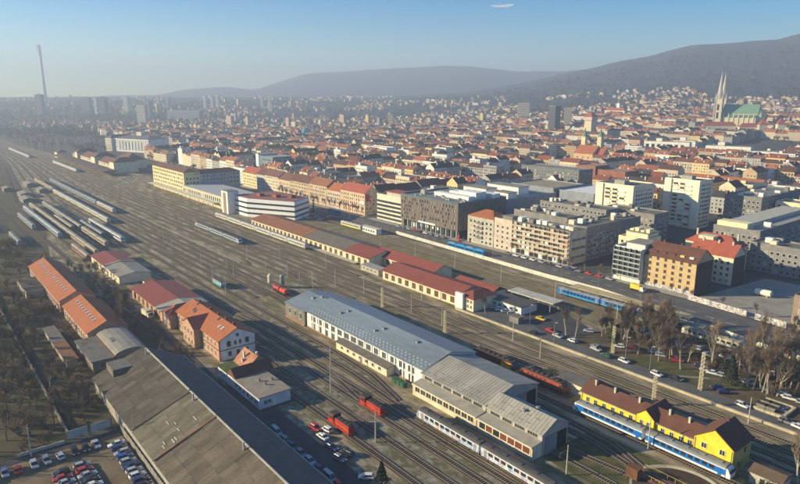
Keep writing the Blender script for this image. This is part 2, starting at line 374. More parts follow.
for y in (153.2, 158.6): straight(y, -640, -232)
for y in (184.4, 190.4): track([(-640, y), (-330, y), (-262, 182 if y < 186 else 187)], far=False)
for y in (54, 62, 70, 78.6, 85.4, 90.4, 95.6, 101, 107.4): track([(-640, y), (-385 if y > 60 else -440, y)])
for y in (112, 117.8): track([(-640, y), (-345, y)])
far_y = [60, 78.6, 85.4, 95.6, 107.4, 117.8, 122.6, 132.4, 141.8, 153.2, 158.6, 164.6, 169.4, 174.2, 179.4, 184.4]
for i, y in enumerate(far_y):
    y2 = 140 + i * 3.4; track([(-640, y), (-1020, (y + y2) / 2 + 6), (-1400, y2), (-2300, y2 + 10)], far=True)
for y in (238.0, 246.8): track([(-330, y + 6), (-200, y), (-60, y - 8)])
track([(-300, 228), (-170, 230), (-60, 224)])
track([(-440, 256), (-340, 247.5), (-200, 247)], wide=2.4)
straight(44, -300, -205, wide=2.4)
for x, y0, y1 in ((-600, 153.2, 158.6), (-540, 164.6, 169.4), (-500, 169.4, 174.2), (-470, 122.6, 127.4), (-445, 137, 141.8), (-430, 174.2, 179.4), (-400, 158.6, 164.6), (-372, 169.4, 164.6), (-345, 179.4, 174.2), (-322, 127.4, 132.4), (-300, 158.6, 153.2), (-285, 164.6, 169.4), (-270, 137, 132.4), (-225, 169.4, 174.2), (-190, 179.4, 174.2), (-150, 164.6, 169.4), (-120, 174.2, 169.4), (-620, 112, 107.4), (-400, 117.8, 122.6), (-350, 101, 107.4), (-250, 106.2, 111.5), (-215, 95, 101), (-190, 88, 95), (-170, 106.1, 101)):
    track([(x, y0), (x + 30, y1)], wide=2.0, z=.04)
# ------------------------------------------------------------------ buildings: helpers
def gable(b, x0, y0, x1, y1, z0, rz, axis, over=.5, th=.22, m=0):
    """two roof slopes with thickness, ridge along axis, eaves at z0, ridge at rz"""
    if axis == 'x':
        c = (y0 + y1) / 2; k = (rz - z0) / (c - y0); e = z0 - over * k
        b.prism([(y0 - over, e), (c, rz), (y1 + over, e), (y1 + over, e + th), (c, rz + th), (y0 - over, e + th)], 'x', x0 - over * .6, x1 + over * .6, m)
    else:
        c = (x0 + x1) / 2; k = (rz - z0) / (c - x0); e = z0 - over * k
        b.prism([(x1 + over, e), (c, rz), (x0 - over, e), (x0 - over, e + th), (c, rz + th), (x1 + over, e + th)], 'y', y0 - over * .6, y1 + over * .6, m)
def hip(b, x0, y0, x1, y1, z0, rz, over=.5, m=0):
    x0 -= over; x1 += over; y0 -= over; y1 += over; h = min(x1 - x0, y1 - y0) / 2
    if x1 - x0 >= y1 - y0: r = [(x0 + h, (y0 + y1) / 2, rz), (x1 - h, (y0 + y1) / 2, rz)]
    else: r = [((x0 + x1) / 2, y0 + h, rz), ((x0 + x1) / 2, y1 - h, rz)]
    A, B, C, D = (x0, y0, z0), (x1, y0, z0), (x1, y1, z0), (x0, y1, z0)
    if x1 - x0 >= y1 - y0: fs = [[A, B, r[1], r[0]], [B, C, r[1]], [C, D, r[0], r[1]], [D, A, r[0]]]
    else: fs = [[A, B, r[0]], [B, C, r[1], r[0]], [C, D, r[1]], [D, A, r[0], r[1]]]
    for q in fs: b.face(q, m)
    b.face([D, C, B, A], m)
def gwalls(b, x0, y0, x1, y1, z0, ez, rz, axis, m=0):
    """walls up to the eaves plus the two gable ends, as one closed body"""
    if axis == 'x':
        c = (y0 + y1) / 2; b.prism([(y0, z0), (y1, z0), (y1, ez), (c, rz), (y0, ez)], 'x', x0, x1, m)
    else:
        c = (x0 + x1) / 2; b.prism([(x1, z0), (x0, z0), (x0, ez), (c, rz), (x1, ez)], 'y', y0, y1, m)
WIN = {}
def win_mesh(w_, h_, face, fm=None, nx=2):
    """window unit: frame, glass set back, glazing bar and a sill; origin at the sill's middle on the wall face"""
    fm = fm or frame_w; key = (round(w_, 2), round(h_, 2), face, fm.name, nx)
    if key in WIN: return WIN[key]
    b = MB(); F = b.mat(fm); G = b.mat(glass); t = .09
    def bx(u0, z0, u1, z1, d0, d1, m):
        if face == 's': b.box(u0, -d1, z0, u1, -d0, z1, m)
        elif face == 'n': b.box(u0, d0, z0, u1, d1, z1, m)
        elif face == 'e': b.box(d0, u0, z0, d1, u1, z1, m)
        else: b.box(-d1, u0, z0, -d0, u1, z1, m)
    bx(-w_ / 2, 0, w_ / 2, h_, -.05, .03, G)
    bx(-w_ / 2 - t, -t, -w_ / 2, h_ + t, -.05, .10, F); bx(w_ / 2, -t, w_ / 2 + t, h_ + t, -.05, .10, F)
    bx(-w_ / 2, h_, w_ / 2, h_ + t, -.05, .10, F); bx(-w_ / 2 - .12, -t - .06, w_ / 2 + .12, -t, -.05, .2, F)
    for i in range(1, nx):
        u = -w_ / 2 + w_ * i / nx; bx(u - .04, 0, u + .04, h_, .03, .06, F)
    WIN[key] = b.mesh('window'); return WIN[key]
def wins(parent, face, plane, us, zs, w_=1.1, h_=1.6, fm=None, name='window', nx=2):
    """individual windows as parts"""
    for z in zs:
        for u in us:
            loc = (u, plane, z) if face in 'sn' else (plane, u, z)
            link(name, win_mesh(w_, h_, face, fm, nx), parent, loc)
def lin(a, b_, n): return [a + (b_ - a) * (i + .5) / n for i in range(n)]
def glaze(b, face, plane, u0, u1, zs, n, w_, h_, G, F, jitter=0, skip=0, sill=True):
    """many small windows gathered in one mesh: frame box and glass, both real"""
    for z in zs:
        for u in lin(u0, u1, n):
            if R.random() < skip: continue
            h2 = h_; G0, G = G, (b.mat(curtain) if R.random() < .22 else G)
            if face == 's': b.box(u - w_ / 2 - .12, plane - .05, z - .12, u + w_ / 2 + .12, plane + .05, z + h2 + .12, F); b.box(u - w_ / 2, plane - .075, z, u + w_ / 2, plane + .05, z + h2, G)
            elif face == 'n': b.box(u - w_ / 2, plane - .05, z, u + w_ / 2, plane + .07, z + h2, G)
            elif face == 'e': b.box(plane - .05, u - w_ / 2 - .12, z - .12, plane + .05, u + w_ / 2 + .12, z + h2 + .12, F); b.box(plane - .05, u - w_ / 2, z, plane + .075, u + w_ / 2, z + h2, G)
            else: b.box(plane - .07, u - w_ / 2, z, plane + .05, u + w_ / 2, z + h2, G)
            G = G0
def chimney(parent, x, y, z0, z1, s=.6, m=None):
    b = MB(); b.box(x - s / 2, y - s / 2, z0, x + s / 2, y + s / 2, z1); b.box(x - s / 2 - .08, y - s / 2 - .08, z1 - .25, x + s / 2 + .08, y + s / 2 + .08, z1 - .1)
    return b.build('chimney', m or concrete_l, parent)
def rel(b, ox, oy):
    b.v = [(x - ox, y - oy, z) for x, y, z in b.v]; return b
class Bld:
    """a building whose parts are given in world metres and stored about its own base point"""
    def __init__(s, name, x, y, label, cat, group=None, z=0): s.o = empty(name, (x, y, z), label, cat, group); s.x = x; s.y = y
    def part(s, name, b, mat=None, parent=None, kind=None, label=None):
        rel(b, s.x, s.y); o = b.build(name, mat, parent or s.o); return tag(o, label, kind=kind)
    def wins(s, face, plane, us, zs, **k):
        if face in 'sn': wins(s.o, face, plane - s.y, [u - s.x for u in us], zs, **k)
        else: wins(s.o, face, plane - s.x, [u - s.y for u in us], zs, **k)
    def chim(s, x, y, z0, z1, sz=.6, m=None): return chimney(s.o, x - s.x, y - s.y, z0, z1, sz, m)
    def box(s, name, x0, y0, z0, x1, y1, z1, mat, parent=None, **k):
        b = MB(); b.box(x0, y0, z0, x1, y1, z1); return s.part(name, b, mat, parent, **k)
# ------------------------------------------------------------------ the long repair hall with the grey metal roof
B = Bld('repair_hall', -178, 134, 'long white repair hall under a smooth blue-grey metal roof with dashes of snow guards', 'hall')
b = MB(); gwalls(b, -214.5, 122.8, -141, 146, 0, 6.6, 9.7, 'x'); B.part('wall', b, white)
b = MB(); gable(b, -214.5, 122.8, -141, 146, 6.7, 9.8, 'x', .6); rf = B.part('roof', b, bluegrey_roof)
b = MB()
for i in range(1, 74):
    x = -214.5 + i; b.prism([(122.4, 6.78), (134.4, 9.98), (134.4, 10.02), (122.4, 6.84)], 'x', x - .03, x + .03)
B.part('seam', b, bluegrey_roof, rf, kind='stuff')
b = MB()
for row in range(3):
    for i in range(35):
        x = -213 + i * 2.05 + row * .7; y = 123.4 + row * 1.15; z = 6.95 + (y - 122.8) * .267
        b.box(x, y, z, x + .9, y + .16, z + .16)
B.part('snow_guard', b, M('guard_metal', (.44, .46, .46), .5), rf, kind='stuff')
for x, y in ((-197, 131.5), (-198.5, 129.0), (-173, 131), (-175, 128.4), (-155, 131.8)):
    b = MB(); z = 6.9 + (y - 122.8) * .267; b.box(x - .5, y - .35, z - .1, x + .5, y + .35, z + .55); b.box(x - .6, y - .45, z + .55, x + .6, y + .45, z + .7); B.part('vent', b, gmetal, rf)
B.wins('s', 122.8, lin(-211.5, -145, 14), [3.6], w_=3.1, h_=2.2, nx=4); B.wins('s', 122.8, lin(-211.5, -145, 14), [.5], w_=2.5, h_=2.4, fm=white, nx=3)
b = MB()
for u in lin(-211.5, -145, 15): b.box(u - .3 - .0, 122.6, 0, u + .3, 122.82, 6.4)
B.part('pilaster', b, white, kind='stuff')
b = MB(); b.box(-141.0, 122.6, 0, -140.7, 123.4, 6.4); B.part('corner_post', b, M('oxide_red_paint', (.35, .09, .07)))
b = MB(); b.box(-214.6, 122.55, 0, -141, 122.8, .45); B.part('plinth', b, M('brick_plinth', (.33, .17, .11)))
# lower western bay
b = MB(); gwalls(b, -231, 122.0, -214.8, 145, 0, 6.2, 9.0, 'x'); B.part('bay_wall', b, M('weathered_render', (.20, .18, .14)))
b = MB(); gable(b, -231, 122.0, -215.0, 145, 6.3, 9.1, 'x', .5); B.part('bay_roof', b, bluegrey_roof)
b = MB(); b.box(-231, 121.7, 0, -214.8, 122.0, .7); B.part('bay_plinth', b, M('brick_plinth', (.33, .17, .11)))
for x, y in ((-222, 130.5), (-219, 133.2)):
    b = MB(); z = 6.4 + (y - 122) * .245; b.box(x - .7, y - .5, z, x + .7, y + .5, z + .7); B.part('vent', b, gmetal)
B.wins('s', 122.0, [-227, -222.5, -218], [2.6], w_=1.6, h_=2.2)
# lean-to store in front of the hall
B = Bld('lean_to_store', -174, 121, 'low felt-roofed store built against the front of the white repair hall', 'store')
B.box('wall', -187, 119.2, 0, -156, 122.5, 2.9, cream); b = MB(); b.prism([(118.7, 2.9), (122.5, 3.25), (122.5, 3.45), (118.7, 3.1)], 'x', -187.4, -155.6); B.part('roof', b, felt)
B.wins('s', 119.2, lin(-185, -158, 7), [1.1], w_=1.3, h_=1.1); B.box('door', -171.6, 119.1, 0, -170.4, 119.25, 2.1, concrete_d)
b = MB()
for k in range(3): b.box(-152 + k * 2.1, 118.2, .05, -150.2 + k * 2.1, 120.0, 1.5); b.box(-152.05 + k * 2.1, 118.15, 1.5, -150.15 + k * 2.1, 120.05, 1.62)
for k in range(3):
    b = MB(); b.box(-.9, -.9, 0, .9, .9, 1.4); b.box(-.98, -.98, 1.4, .98, .98, 1.55); b.box(-.95, -.98, .9, .95, -.9, 1.0)
    tag(b.build('waste_container', M('green_paint', (.03, .10, .05)), loc=(-151 + k * 2.2, 119, .05)), 'green waste container in the row at the east end of the repair hall', 'container', 'green waste containers')
# ------------------------------------------------------------------ two carriage sheds in line, with a lean-to aisle
def shed(name, label, x0, x1, yN, rz, ez, aisle_mat):
    B = Bld(name, (x0 + x1) / 2, 132, label, 'shed')
    b = MB(); gwalls(b, x0, 121.6, x1, yN, 0, ez, rz, 'x'); B.part('wall', b, M('shed_wall', (.40, .385, .34)))
    b = MB(); gable(b, x0, 121.6, x1, yN, ez + .08, rz + .1, 'x', .5); rf = B.part('roof', b, beige_roof)
    c = (121.6 + yN) / 2; k = (rz - ez) / (c - 121.6)
    b = MB()
    for i in range(int((x1 - x0) / 1.15)):
        x = x0 + .5 + i * 1.15; b.prism([(121.2, ez + .26), (c - .1, rz + .30), (c - .1, rz + .335), (121.2, ez + .295)], 'x', x, x + .045)
    B.part('seam', b, beige_roof, rf, kind='stuff')
    b = MB()
    for i in range(int((x1 - x0 - 2) / 3.1)):
        for r_ in range(2):
            x = x0 + 1.2 + i * 3.1 + r_ * 1.2; y = 122.6 + r_ * 2.0; z = ez + .32 + (y - 121.6) * k; b.box(x, y, z, x + 1.5, y + .14, z + .14)
    B.part('snow_guard', b, M('guard_dark', (.20, .195, .18)), rf, kind='stuff')
    # clerestory strip above the aisle
    B.wins('s', 121.6, lin(x0 + 1, x1 - 1, max(3, int((x1 - x0) / 4.6))), [ez - 1.35], w_=3.2, h_=.95, fm=concrete, nx=4)
    # aisle
    b = MB(); b.prism([(117.8, 0), (121.58, 0), (121.58, ez - 1.9), (117.8, 3.7)], 'x', x0 + .02, x1 - .02); B.part('aisle_wall', b, aisle_mat)
    b = MB(); b.prism([(117.4, 3.72), (121.58, ez - 1.88), (121.58, ez - 1.68), (117.4, 3.92)], 'x', x0, x1); B.part('aisle_roof', b, M('aisle_felt', (.36, .33, .26), .9, var=.2))
    b = MB(); b.box(x0, 117.36, 3.55, x1, 117.5, 3.95); B.part('gutter', b, cream)
    return B
B = shed('carriage_shed', 'larger beige-roofed carriage shed joined to the end of the white repair hall', -140.6, -112.6, 144.4, 9.0, 6.2, M('aisle_cream', (.62, .56, .40)))
B.wins('s', 117.8, lin(-139.5, -113.5, 10), [1.75], w_=2.0, h_=1.5, fm=cream, nx=2)
B.box('gate', -112.6, 139.2, 0, -112.3, 143.4, 5.0, dark); b = MB(); b.box(-112.6, 133.5, 0, -112.25, 139.0, 5.2); B.part('gate_leaf', b, M('gate_grey', (.24, .25, .26), .6))
B = shed('carriage_shed', 'smaller beige-roofed carriage shed with the big open gate beside the grassy tracks', -112.2, -92.4, 132.4, 8.6, 6.0, M('aisle_cream', (.62, .56, .40)))
maroonp = M('maroon_panel', (.16, .045, .035), .7)
for i, u in enumerate(lin(-111.5, -93, 7)):
    B.box('panel', u - 1.12, 117.72, 1.5, u + 1.12, 117.85, 3.3, glass if i in (0, 2) else maroonp); B.box('mullion', u + 1.14, 117.68, 1.3, u + 1.44, 117.85, 3.4, cream)
B.box('gate', -92.4, 127.6, 0, -92.1, 131.6, 4.8, dark); B.box('gate_leaf', -92.4, 122.8, 0, -92.05, 127.4, 5.0, M('gate_grey', (.24, .25, .26), .6))
for x, y in ((-101.5, 125), (-100, 129)):
    b = MB(); z = 8.0; b.tube((x, y, z - 1.2), (x, y, z + .5), .35, n=8); b.tube((x, y, z + .5), (x, y, z + .75), .75, .55, n=8); B.part('vent', b, gmetal)
# ------------------------------------------------------------------ yellow railway building
B = Bld('yellow_station_house', -80, 156, 'bright yellow railway house with brown tiled roofs behind the blue and white train', 'house')
b = MB(); gwalls(b, -103, 153.3, -67.6, 161.0, 0, 4.9, 7.1, 'x'); B.part('wall', b, yellowp)
b = MB(); gable(b, -103, 153.3, -67.2, 161.0, 4.95, 7.2, 'x', .4); rf = B.part('roof', b, tile_b)
b = MB(); gwalls(b, -84, 152.4, -78.8, 162.4, 0, 5.5, 7.6, 'y'); B.part('middle_wing_wall', b, yellowp)
b = MB(); gable(b, -84, 152.4, -78.8, 162.4, 5.55, 7.7, 'y', .45); B.part('middle_wing_roof', b, tile_b)
b = MB(); gwalls(b, -67.0, 151.2, -57.2, 161.6, 0, 6.9, 10.4, 'y'); B.part('gable_wing_wall', b, yellowp)
b = MB(); gable(b, -67.0, 151.2, -57.2, 161.6, 6.95, 10.5, 'y', .45, th=.28); B.part('gable_wing_roof', b, tile_b)
b = MB(); b.box(-57.2, 151.6, 0, -57.14, 161.4, 6.7); B.part('east_skin', b, M('olive_skin', (.42, .36, .12)))  # thin skin, darker and greener than the yellow plaster
for x in (-100, -93.5, -85.6, -76.5, -71): B.chim(x, 156.4, 5.9, 8.5, .55, concrete_l)
B.chim(-62, 158, 9, 11.4, .5, tile_b)
B.wins('s', 153.3, [-100.5, -97.8, -94.9, -92, -89.1, -86.2, -76.6, -74, -71.4, -69], [2.3], w_=1.0, h_=1.4)
B.wins('s', 152.4, [-82.4, -80.4], [2.9], w_=.8, h_=1.3); B.wins('s', 151.2, [-64.4, -59.8], [4.6], w_=1.2, h_=1.3); B.wins('s', 151.2, [-64.4, -62, -59.8], [1.4], w_=1.0, h_=1.5)
b = MB(); b.box(-57.2, 154.4, 1.2, -57.08, 155.4, 2.5); b.box(-57.2, 157.4, 4.2, -57.08, 158.4, 5.5); B.part('side_window', b, glass)
b = MB(); b.box(-103, 152.72, 4.6, -84.4, 152.86, 4.76); b.box(-78.4, 152.72, 4.6, -67.6, 152.86, 4.76); B.part('gutter', b, gmetal)
for x in (-102.6, -84.6, -78.2, -68): B.box('downpipe', x - .06, 153.16, 0, x + .06, 153.3, 4.7, gmetal)
for x in (-66.7, -57.5): B.box('downpipe', x - .06, 151.06, 0, x + .06, 151.2, 6.6, gmetal)
B = Bld('pump_house', -110, 160, 'plain cream flat-roofed outbuilding between the red locomotive and the yellow house', 'outbuilding')
B.box('wall', -115, 157.6, 0, -104.2, 163.6, 3.6, cream); B.box('roof', -115.4, 157.2, 3.6, -103.8, 164, 3.85, felt)
B.wins('s', 157.6, [-107], [1.4], w_=1.2, h_=.9); b = MB(); b.box(-112, 157.5, 0, -110.9, 157.65, 2.1); B.part('door', b, concrete_d)
B = Bld('brown_roofed_hut', -50, 157, 'small white-walled hut with a brown felt roof below the yellow gable', 'hut')
B.box('wall', -53.5, 152.5, 0, -46.5, 158.8, 2.8, concrete_l); b = MB(); b.prism([(152.1, 2.8), (159.2, 2.8), (155.6, 3.9)], 'x', -53.9, -46.1); B.part('roof', b, M('brown_felt', (.15, .10, .065)))
B.box('door', -51, 152.4, 0, -50, 152.55, 2, dark)
# ------------------------------------------------------------------ brick house with orange tiles
brick = M('pale_brick', (.50, .30, .19), .9, var=.2, scale=1.2); brickr = M('red_brick_trim', (.22, .06, .04)); whiteg = M('bluish_white_render', (.66, .67, .66), .85)
B = Bld('brick_house', -222, 87, 'large brick railway house with bright orange tiled roof and white gable wall', 'house')
b = MB(); gwalls(b, -245, 80.5, -203, 94.3, 0, 7.6, 11.0, 'x'); B.part('wall', b, brick)
b = MB(); gwalls(b, -203, 80.6, -202.9, 94.2, 0, 7.5, 10.9, 'x'); B.part('gable_render', b, whiteg)
b = MB(); gable(b, -245, 80.5, -203, 94.3, 7.65, 11.1, 'x', .6, th=.26); rf = B.part('roof', b, tile_o)
b = MB(); gwalls(b, -231.5, 77.8, -220, 84, 0, 7.8, 10.4, 'y'); B.part('wing_wall', b, brick)
b = MB(); gable(b, -231.5, 77.8, -220, 87.5, 7.85, 10.6, 'y', .5, th=.26); B.part('wing_roof', b, tile_r)
for y in (80.4, 94.1): B.box('corner_trim', -203.6, y - .02, 0, -202.8, y + .3, 7.4, brickr)
b = MB(); b.box(-202.9, 80.7, 3.7, -202.8, 94.1, 4.0); B.part('string_course', b, brickr)
B.wins('e', -202.9, [84, 91], [5.0], w_=1.3, h_=1.8, fm=concrete_d); B.wins('e', -202.9, [86.5, 88.3], [5.2], w_=.7, h_=1.3, fm=concrete_d); B.wins('e', -202.9, [87.4], [8.1], w_=.9, h_=1.0, fm=concrete_d)
B.wins('e', -202.9, [84.2, 87.4, 90.8], [1.3], w_=1.1, h_=1.6, fm=concrete_d)
B.wins('s', 80.5, [-242.5, -239.5, -236.5, -233.6, -217, -213.6, -210.2, -206.6], [1.2, 4.7], w_=1.0, h_=1.7)
B.wins('s', 77.8, [-229, -225.7, -222.5], [1.2, 4.7], w_=1.0, h_=1.7)
b = MB(); b.box(-245.0, 80.3, 3.75, -231.5, 80.55, 4.0); b.box(-220, 80.3, 3.75, -203.6, 80.55, 4.0); B.part('string_course', b, brickr)
for x, y in ((-211.5, 84.5), (-209, 84.5), (-216.5, 86.5), (-236, 84.5), (-234, 84), (-238, 87)):
    z = 7.85 + (y - 80.5) * .493; b = MB(); b.prism([(y - .7, z - .25), (y + .7, z + .45), (y + .7, z + .55), (y - .7, z - .13)], 'x', x - .5, x + .5); B.part('skylight', b, M('skylight_glass', (.45, .48, .48), .15) if x > -212 else glass, rf)
for x in (-207, -214, -221, -228.5, -240): B.chim(x, 88.2, 10.2, 12.0, .8, brickr)
B = Bld('brick_house', -250, 83, 'two-storey brick house with a hipped orange roof between the red shed and the orange house', 'house')
B.box('wall', -254, 77.8, 0, -246, 89, 5.9, brick); b = MB(); hip(b, -254, 77.8, -246, 89, 5.95, 8.8); B.part('roof', b, tile_r)
B.wins('s', 77.8, [-252.3, -250, -247.7], [1.1, 3.8], w_=.9, h_=1.4)
# red roofed goods shed
B = Bld('goods_shed', -275, 83, 'goods shed with crimson roof and one grey roof end next to the brick houses', 'shed')
b = MB(); gwalls(b, -299, 78.3, -257, 97.5, 0, 4.6, 6.3, 'x'); B.part('wall', b, brick)
b = MB(); gable(b, -299, 78.3, -265.2, 97.5, 4.7, 6.5, 'x', .8); B.part('roof', b, redmetal)
b = MB(); gable(b, -264.6, 78.3, -257, 97.5, 4.66, 6.4, 'x', .8); B.part('roof_end', b, beige_roof, label='grey felt end of the roof')
for k in range(6): B.box('door', -296 + k * 6, 78.15, .6, -293.5 + k * 6, 78.35, 3.4, M('brown_door', (.12, .07, .04)))
B = Bld('office_hut', -301, 95, 'tiny white hut with tiled lean-to roof at the far end of the goods shed', 'hut')
B.box('wall', -316, 88.2, 0, -306.5, 92, 2.6, white); b = MB(); b.prism([(87.9, 2.6), (92.3, 3.4), (92.3, 3.6), (87.9, 2.8)], 'x', -316.3, -306.2); B.part('roof', b, tile_b)
# small flat roofed workshop south of the brick house
B = Bld('workshop', -177, 81, 'low white workshop with patched roofs of felt, tiles and moss beside the brick house', 'workshop')
B.box('wall', -192, 75.2, 0, -161.5, 85.7, 3.7, whiteg); B.box('felt_roof', -179.6, 74.8, 3.7, -161.2, 86, 4.0, M('warm_felt', (.29, .25, .19), .9))
B.box('moss_roof', -192.3, 74.9, 3.7, -183.4, 80.8, 3.95, M2('moss', [(.10, .13, .035), (.16, .15, .06), (.07, .09, .03)], .3, fine=.4))
b = MB(); b.prism([(-184.0, 3.8), (-177.6, 3.8), (-181.2, 6.6)], 'y', 75.0, 88.8); B.part('brown_roof', b, tile_b)
b = MB(); gwalls(b, -191.8, 80.9, -182, 89.2, 3.7, 3.9, 7.6, 'x'); B.part('attic_wall', b, brick)
b = MB(); gable(b, -191.8, 80.9, -182, 89.2, 4.0, 7.8, 'x', .4); B.part('orange_roof', b, M('faded_tile', (.42, .19, .10), .9, var=.25))
for p in ((-188, 83, 5.5, 8.2), (-184.6, 86, 6, 8.4), (-187, 81.9, 4.5, 6.4)): B.chim(*p, .6, whiteg)
for p in ((-172, 80.5), (-168.5, 80.8), (-170.3, 84)): B.chim(*p, 4, 4.9, .5, concrete_d)
B.wins('s', 75.2, lin(-179, -162.4, 6), [1.3], w_=1.4, h_=1.1); B.wins('s', 75.2, [-190, -187], [1.4], w_=.9, h_=1.0)
B.wins('e', -161.5, [77.2, 78.6], [1.4], w_=1.0, h_=1.2); B.box('door', -161.6, 79.8, 0, -161.4, 80.8, 2.1, white)
# ------------------------------------------------------------------ orange roofed workshops in the scrub
def orange_shed(label, x0, x1, y0, y1, ez, rz, steps):
    B = Bld('workshop_hall', (x0 + x1) / 2, (y0 + y1) / 2, label, 'workshop', 'orange roofed workshops')
    b = MB(); gwalls(b, x0, y0, x1, y1, 0, ez, rz, 'x'); B.part('wall', b, brick)
    b = MB(); gable(b, x0, y0, x1, y1, ez + .08, rz + .1, 'x', .6); rf = B.part('roof', b, tile_o)
    c = (y0 + y1) / 2; y = y0 + (c - y0) * .62; z = ez + .35 + (rz - ez) * .62
    for x in steps:
        b = MB(); b.prism([(y - .7, z - .22), (y + .7, z + .28), (y + .7, z + .4), (y - .7, z - .05)], 'x', x, x + 1.0); B.part('skylight', b, M('skylight_glass', (.62, .64, .6), .2), rf)
    B.wins('s', y0, lin(x0 + 1, x1 - 1, int((x1 - x0) / 4)), [1.3], w_=1.8, h_=2.3, fm=white)
    return B
orange_shed('longer orange tiled workshop with a stepped roofline and a row of skylights', -371, -296, 47.2, 61.5, 5.2, 8.6, [-364 + 4.2 * i for i in range(15)])
b = MB(); b.box(-333, 47.0, 5.2, -332.4, 61.7, 6.2)
orange_shed('shorter orange tiled workshop with skylights standing next to the barrel-roofed shed', -288, -246.5, 47.2, 61.5, 5.4, 8.8, [-283 + 3.6 * i for i in range(9)])
B = Bld('barrel_roof_shed', -230, 54, 'grey shed with a low curved roof and a rooflight below the orange workshop', 'shed')
pr_ = [(50, 0), (60.5, 0)] + [(55.25 + 5.25 * cos(pi * i / 8), 4.6 + 1.9 * sin(pi * i / 8)) for i in range(9)]
b = MB(); b.prism(pr_, 'x', -244, -219.5); B.part('wall', b, concrete_d)
b = MB(); arc = [(55.25 + 5.7 * cos(pi * i / 8), 4.6 + 2.1 * sin(pi * i / 8)) for i in range(9)]; b.prism(arc + [(55.25 + 5.4 * cos(pi * i / 8), 4.45 + 2.0 * sin(pi * i / 8)) for i in range(8, -1, -1)], 'x', -244.4, -219.2); B.part('roof', b, felt_l)
B.box('rooflight', -234, 51.6, 6.0, -230, 53.4, 6.55, concrete_d)
B = Bld('flat_roof_shed', -232, 47, 'flat felt-roofed shed with a rusty ridge strip beside the curved roof', 'shed')
B.box('wall', -243.5, 42.5, 0, -219.5, 49.6, 4.4, M('weathered_render', (.20, .18, .14))); B.box('roof', -244, 42, 4.4, -219, 49.4, 4.75, felt); B.box('ridge_strip', -244, 49.4, 4.6, -219, 50.2, 5.0, rust)
B.wins('e', -219.5, [46], [2.2], w_=1.5, h_=1.2, fm=concrete_d)
B = Bld('ruined_shed', -341, 43, 'roof-stripped old shed with pale end wall in the scrub by the orange workshop', 'shed')
B.box('wall', -354, 39, 0, -328, 46.6, 3.4, M('old_render', (.42, .38, .30))); B.box('roof', -353, 38.7, 3.4, -334, 47, 3.6, M('dark_board', (.10, .085, .07)))
b = MB()
for k in range(4): b.box(-333 + k * 1.4, 38.8, 3.45, -332.8 + k * 1.4, 46.8, 3.62)
B.part('rafter', b, M('dark_board', (.10, .085, .07)), kind='stuff')
B = Bld('long_hut', -252, 38, 'narrow long hut, half grey felt and half rusty brown roof, in the scrub', 'hut')
B.box('wall', -272, 36.6, 0, -231, 40.2, 2.5, M('old_render', (.42, .38, .30))); B.box('grey_roof', -272.3, 36.2, 2.5, -252, 40.6, 2.8, felt); B.box('brown_roof', -251.9, 36.2, 2.5, -230.6, 40.6, 2.75, M('rusty_sheet', (.24, .11, .045), .85, var=.25))
B = Bld('storehouse', -353, 83, 'storehouse with a crimson metal roof ahead of a grey felt half, beyond the poplars', 'storehouse')
b = MB(); gwalls(b, -382, 79.5, -325, 95, 0, 3.8, 5.2, 'x'); B.part('wall', b, cream)
b = MB(); gable(b, -382, 79.5, -352, 95, 3.9, 5.3, 'x', .5); B.part('roof', b, redmetal); b = MB(); gable(b, -351.4, 79.5, -325, 95, 3.86, 5.2, 'x', .5); B.part('felt_roof', b, felt_l)
b = MB(); b.prism([(79.0, 4.1), (87.3, 5.62), (95.4, 4.1), (95.4, 4.3), (87.3, 5.85), (79.0, 4.3)], 'x', -352.2, -351.2); B.part('roof_kerb', b, concrete_l)
B.wins('s', 79.5, lin(-378, -328, 10), [1.4], w_=1.2, h_=1.1)
# ------------------------------------------------------------------ the big patched grey warehouse in the corner
B = Bld('grey_warehouse', -134, 54, 'huge old warehouse with worn grey sheet roof between parking lot and yard road', 'warehouse')
b = MB(); b.prism([(39.6, 0), (68.0, 0), (68.0, 4.0), (56.0, 10.2), (39.6, 3.8)], 'x', -206.5, -60); B.part('wall', b, M('warehouse_wall', (.33, .31, .26)))
ang = math.atan2(6.5, 16.9); SL = hypot(6.5, 16.9) / 4
secs = [(-207.5, -165.2, (.135, .117, .085), 'weathered_sheet_dark'), (-164.6, -147.2, (.205, .178, .12), 'weathered_sheet_pale'), (-146.2, -60, (.175, .142, .098), 'weathered_sheet_brown')]
for x0, x1, c, nm in secs:
    m = M(nm, c, .92, var=.2, scale=.3, fine=.2, streak=(1.6, .5, 1), each=.2)
    n = max(1, round((x1 - x0) / 2.45)); wd = (x1 - x0) / n
    sb = MB(); sb.box(-wd / 2 + .012, -SL / 2, -.03, wd / 2 - .012, SL / 2 + .1, .03)
    for k in range(int(wd / .35)): sb.box(-wd / 2 + .1 + k * .35, -SL / 2, .03, -wd / 2 + .2 + k * .35, SL / 2 + .1, .07)
    sm = sb.mesh('roof_sheet', [m])
    for i in range(n):
        for r_ in range(4):
            t_ = (r_ + .5) / 4; o = link('roof_sheet', sm, B.o, (x0 + wd * (i + .5) + 134, 39.3 + 16.9 * t_ - 54, 4.1 + 6.5 * t_ + R.uniform(0, .06)))
            o.rotation_euler = (ang + .012 + R.uniform(-.004, .004), R.uniform(-.006, .006), R.uniform(-.004, .004))
b = MB(); b.prism([(56.1, 10.6), (56.1, 10.8), (68.9, 4.3), (68.9, 4.1)], 'x', -207, -60); B.part('north_slope', b, M('shade_dark_sheet', (.10, .095, .085)))  # shade of the north slope is put into a darker sheet colour
b = MB(); b.prism([(39.2, 4.2), (56.0, 10.66), (56.0, 11.0), (39.2, 4.55)], 'x', -146.9, -146.3); B.part('rusty_beam', b, M('rusty_beam', (.20, .10, .055), .9, var=.25))
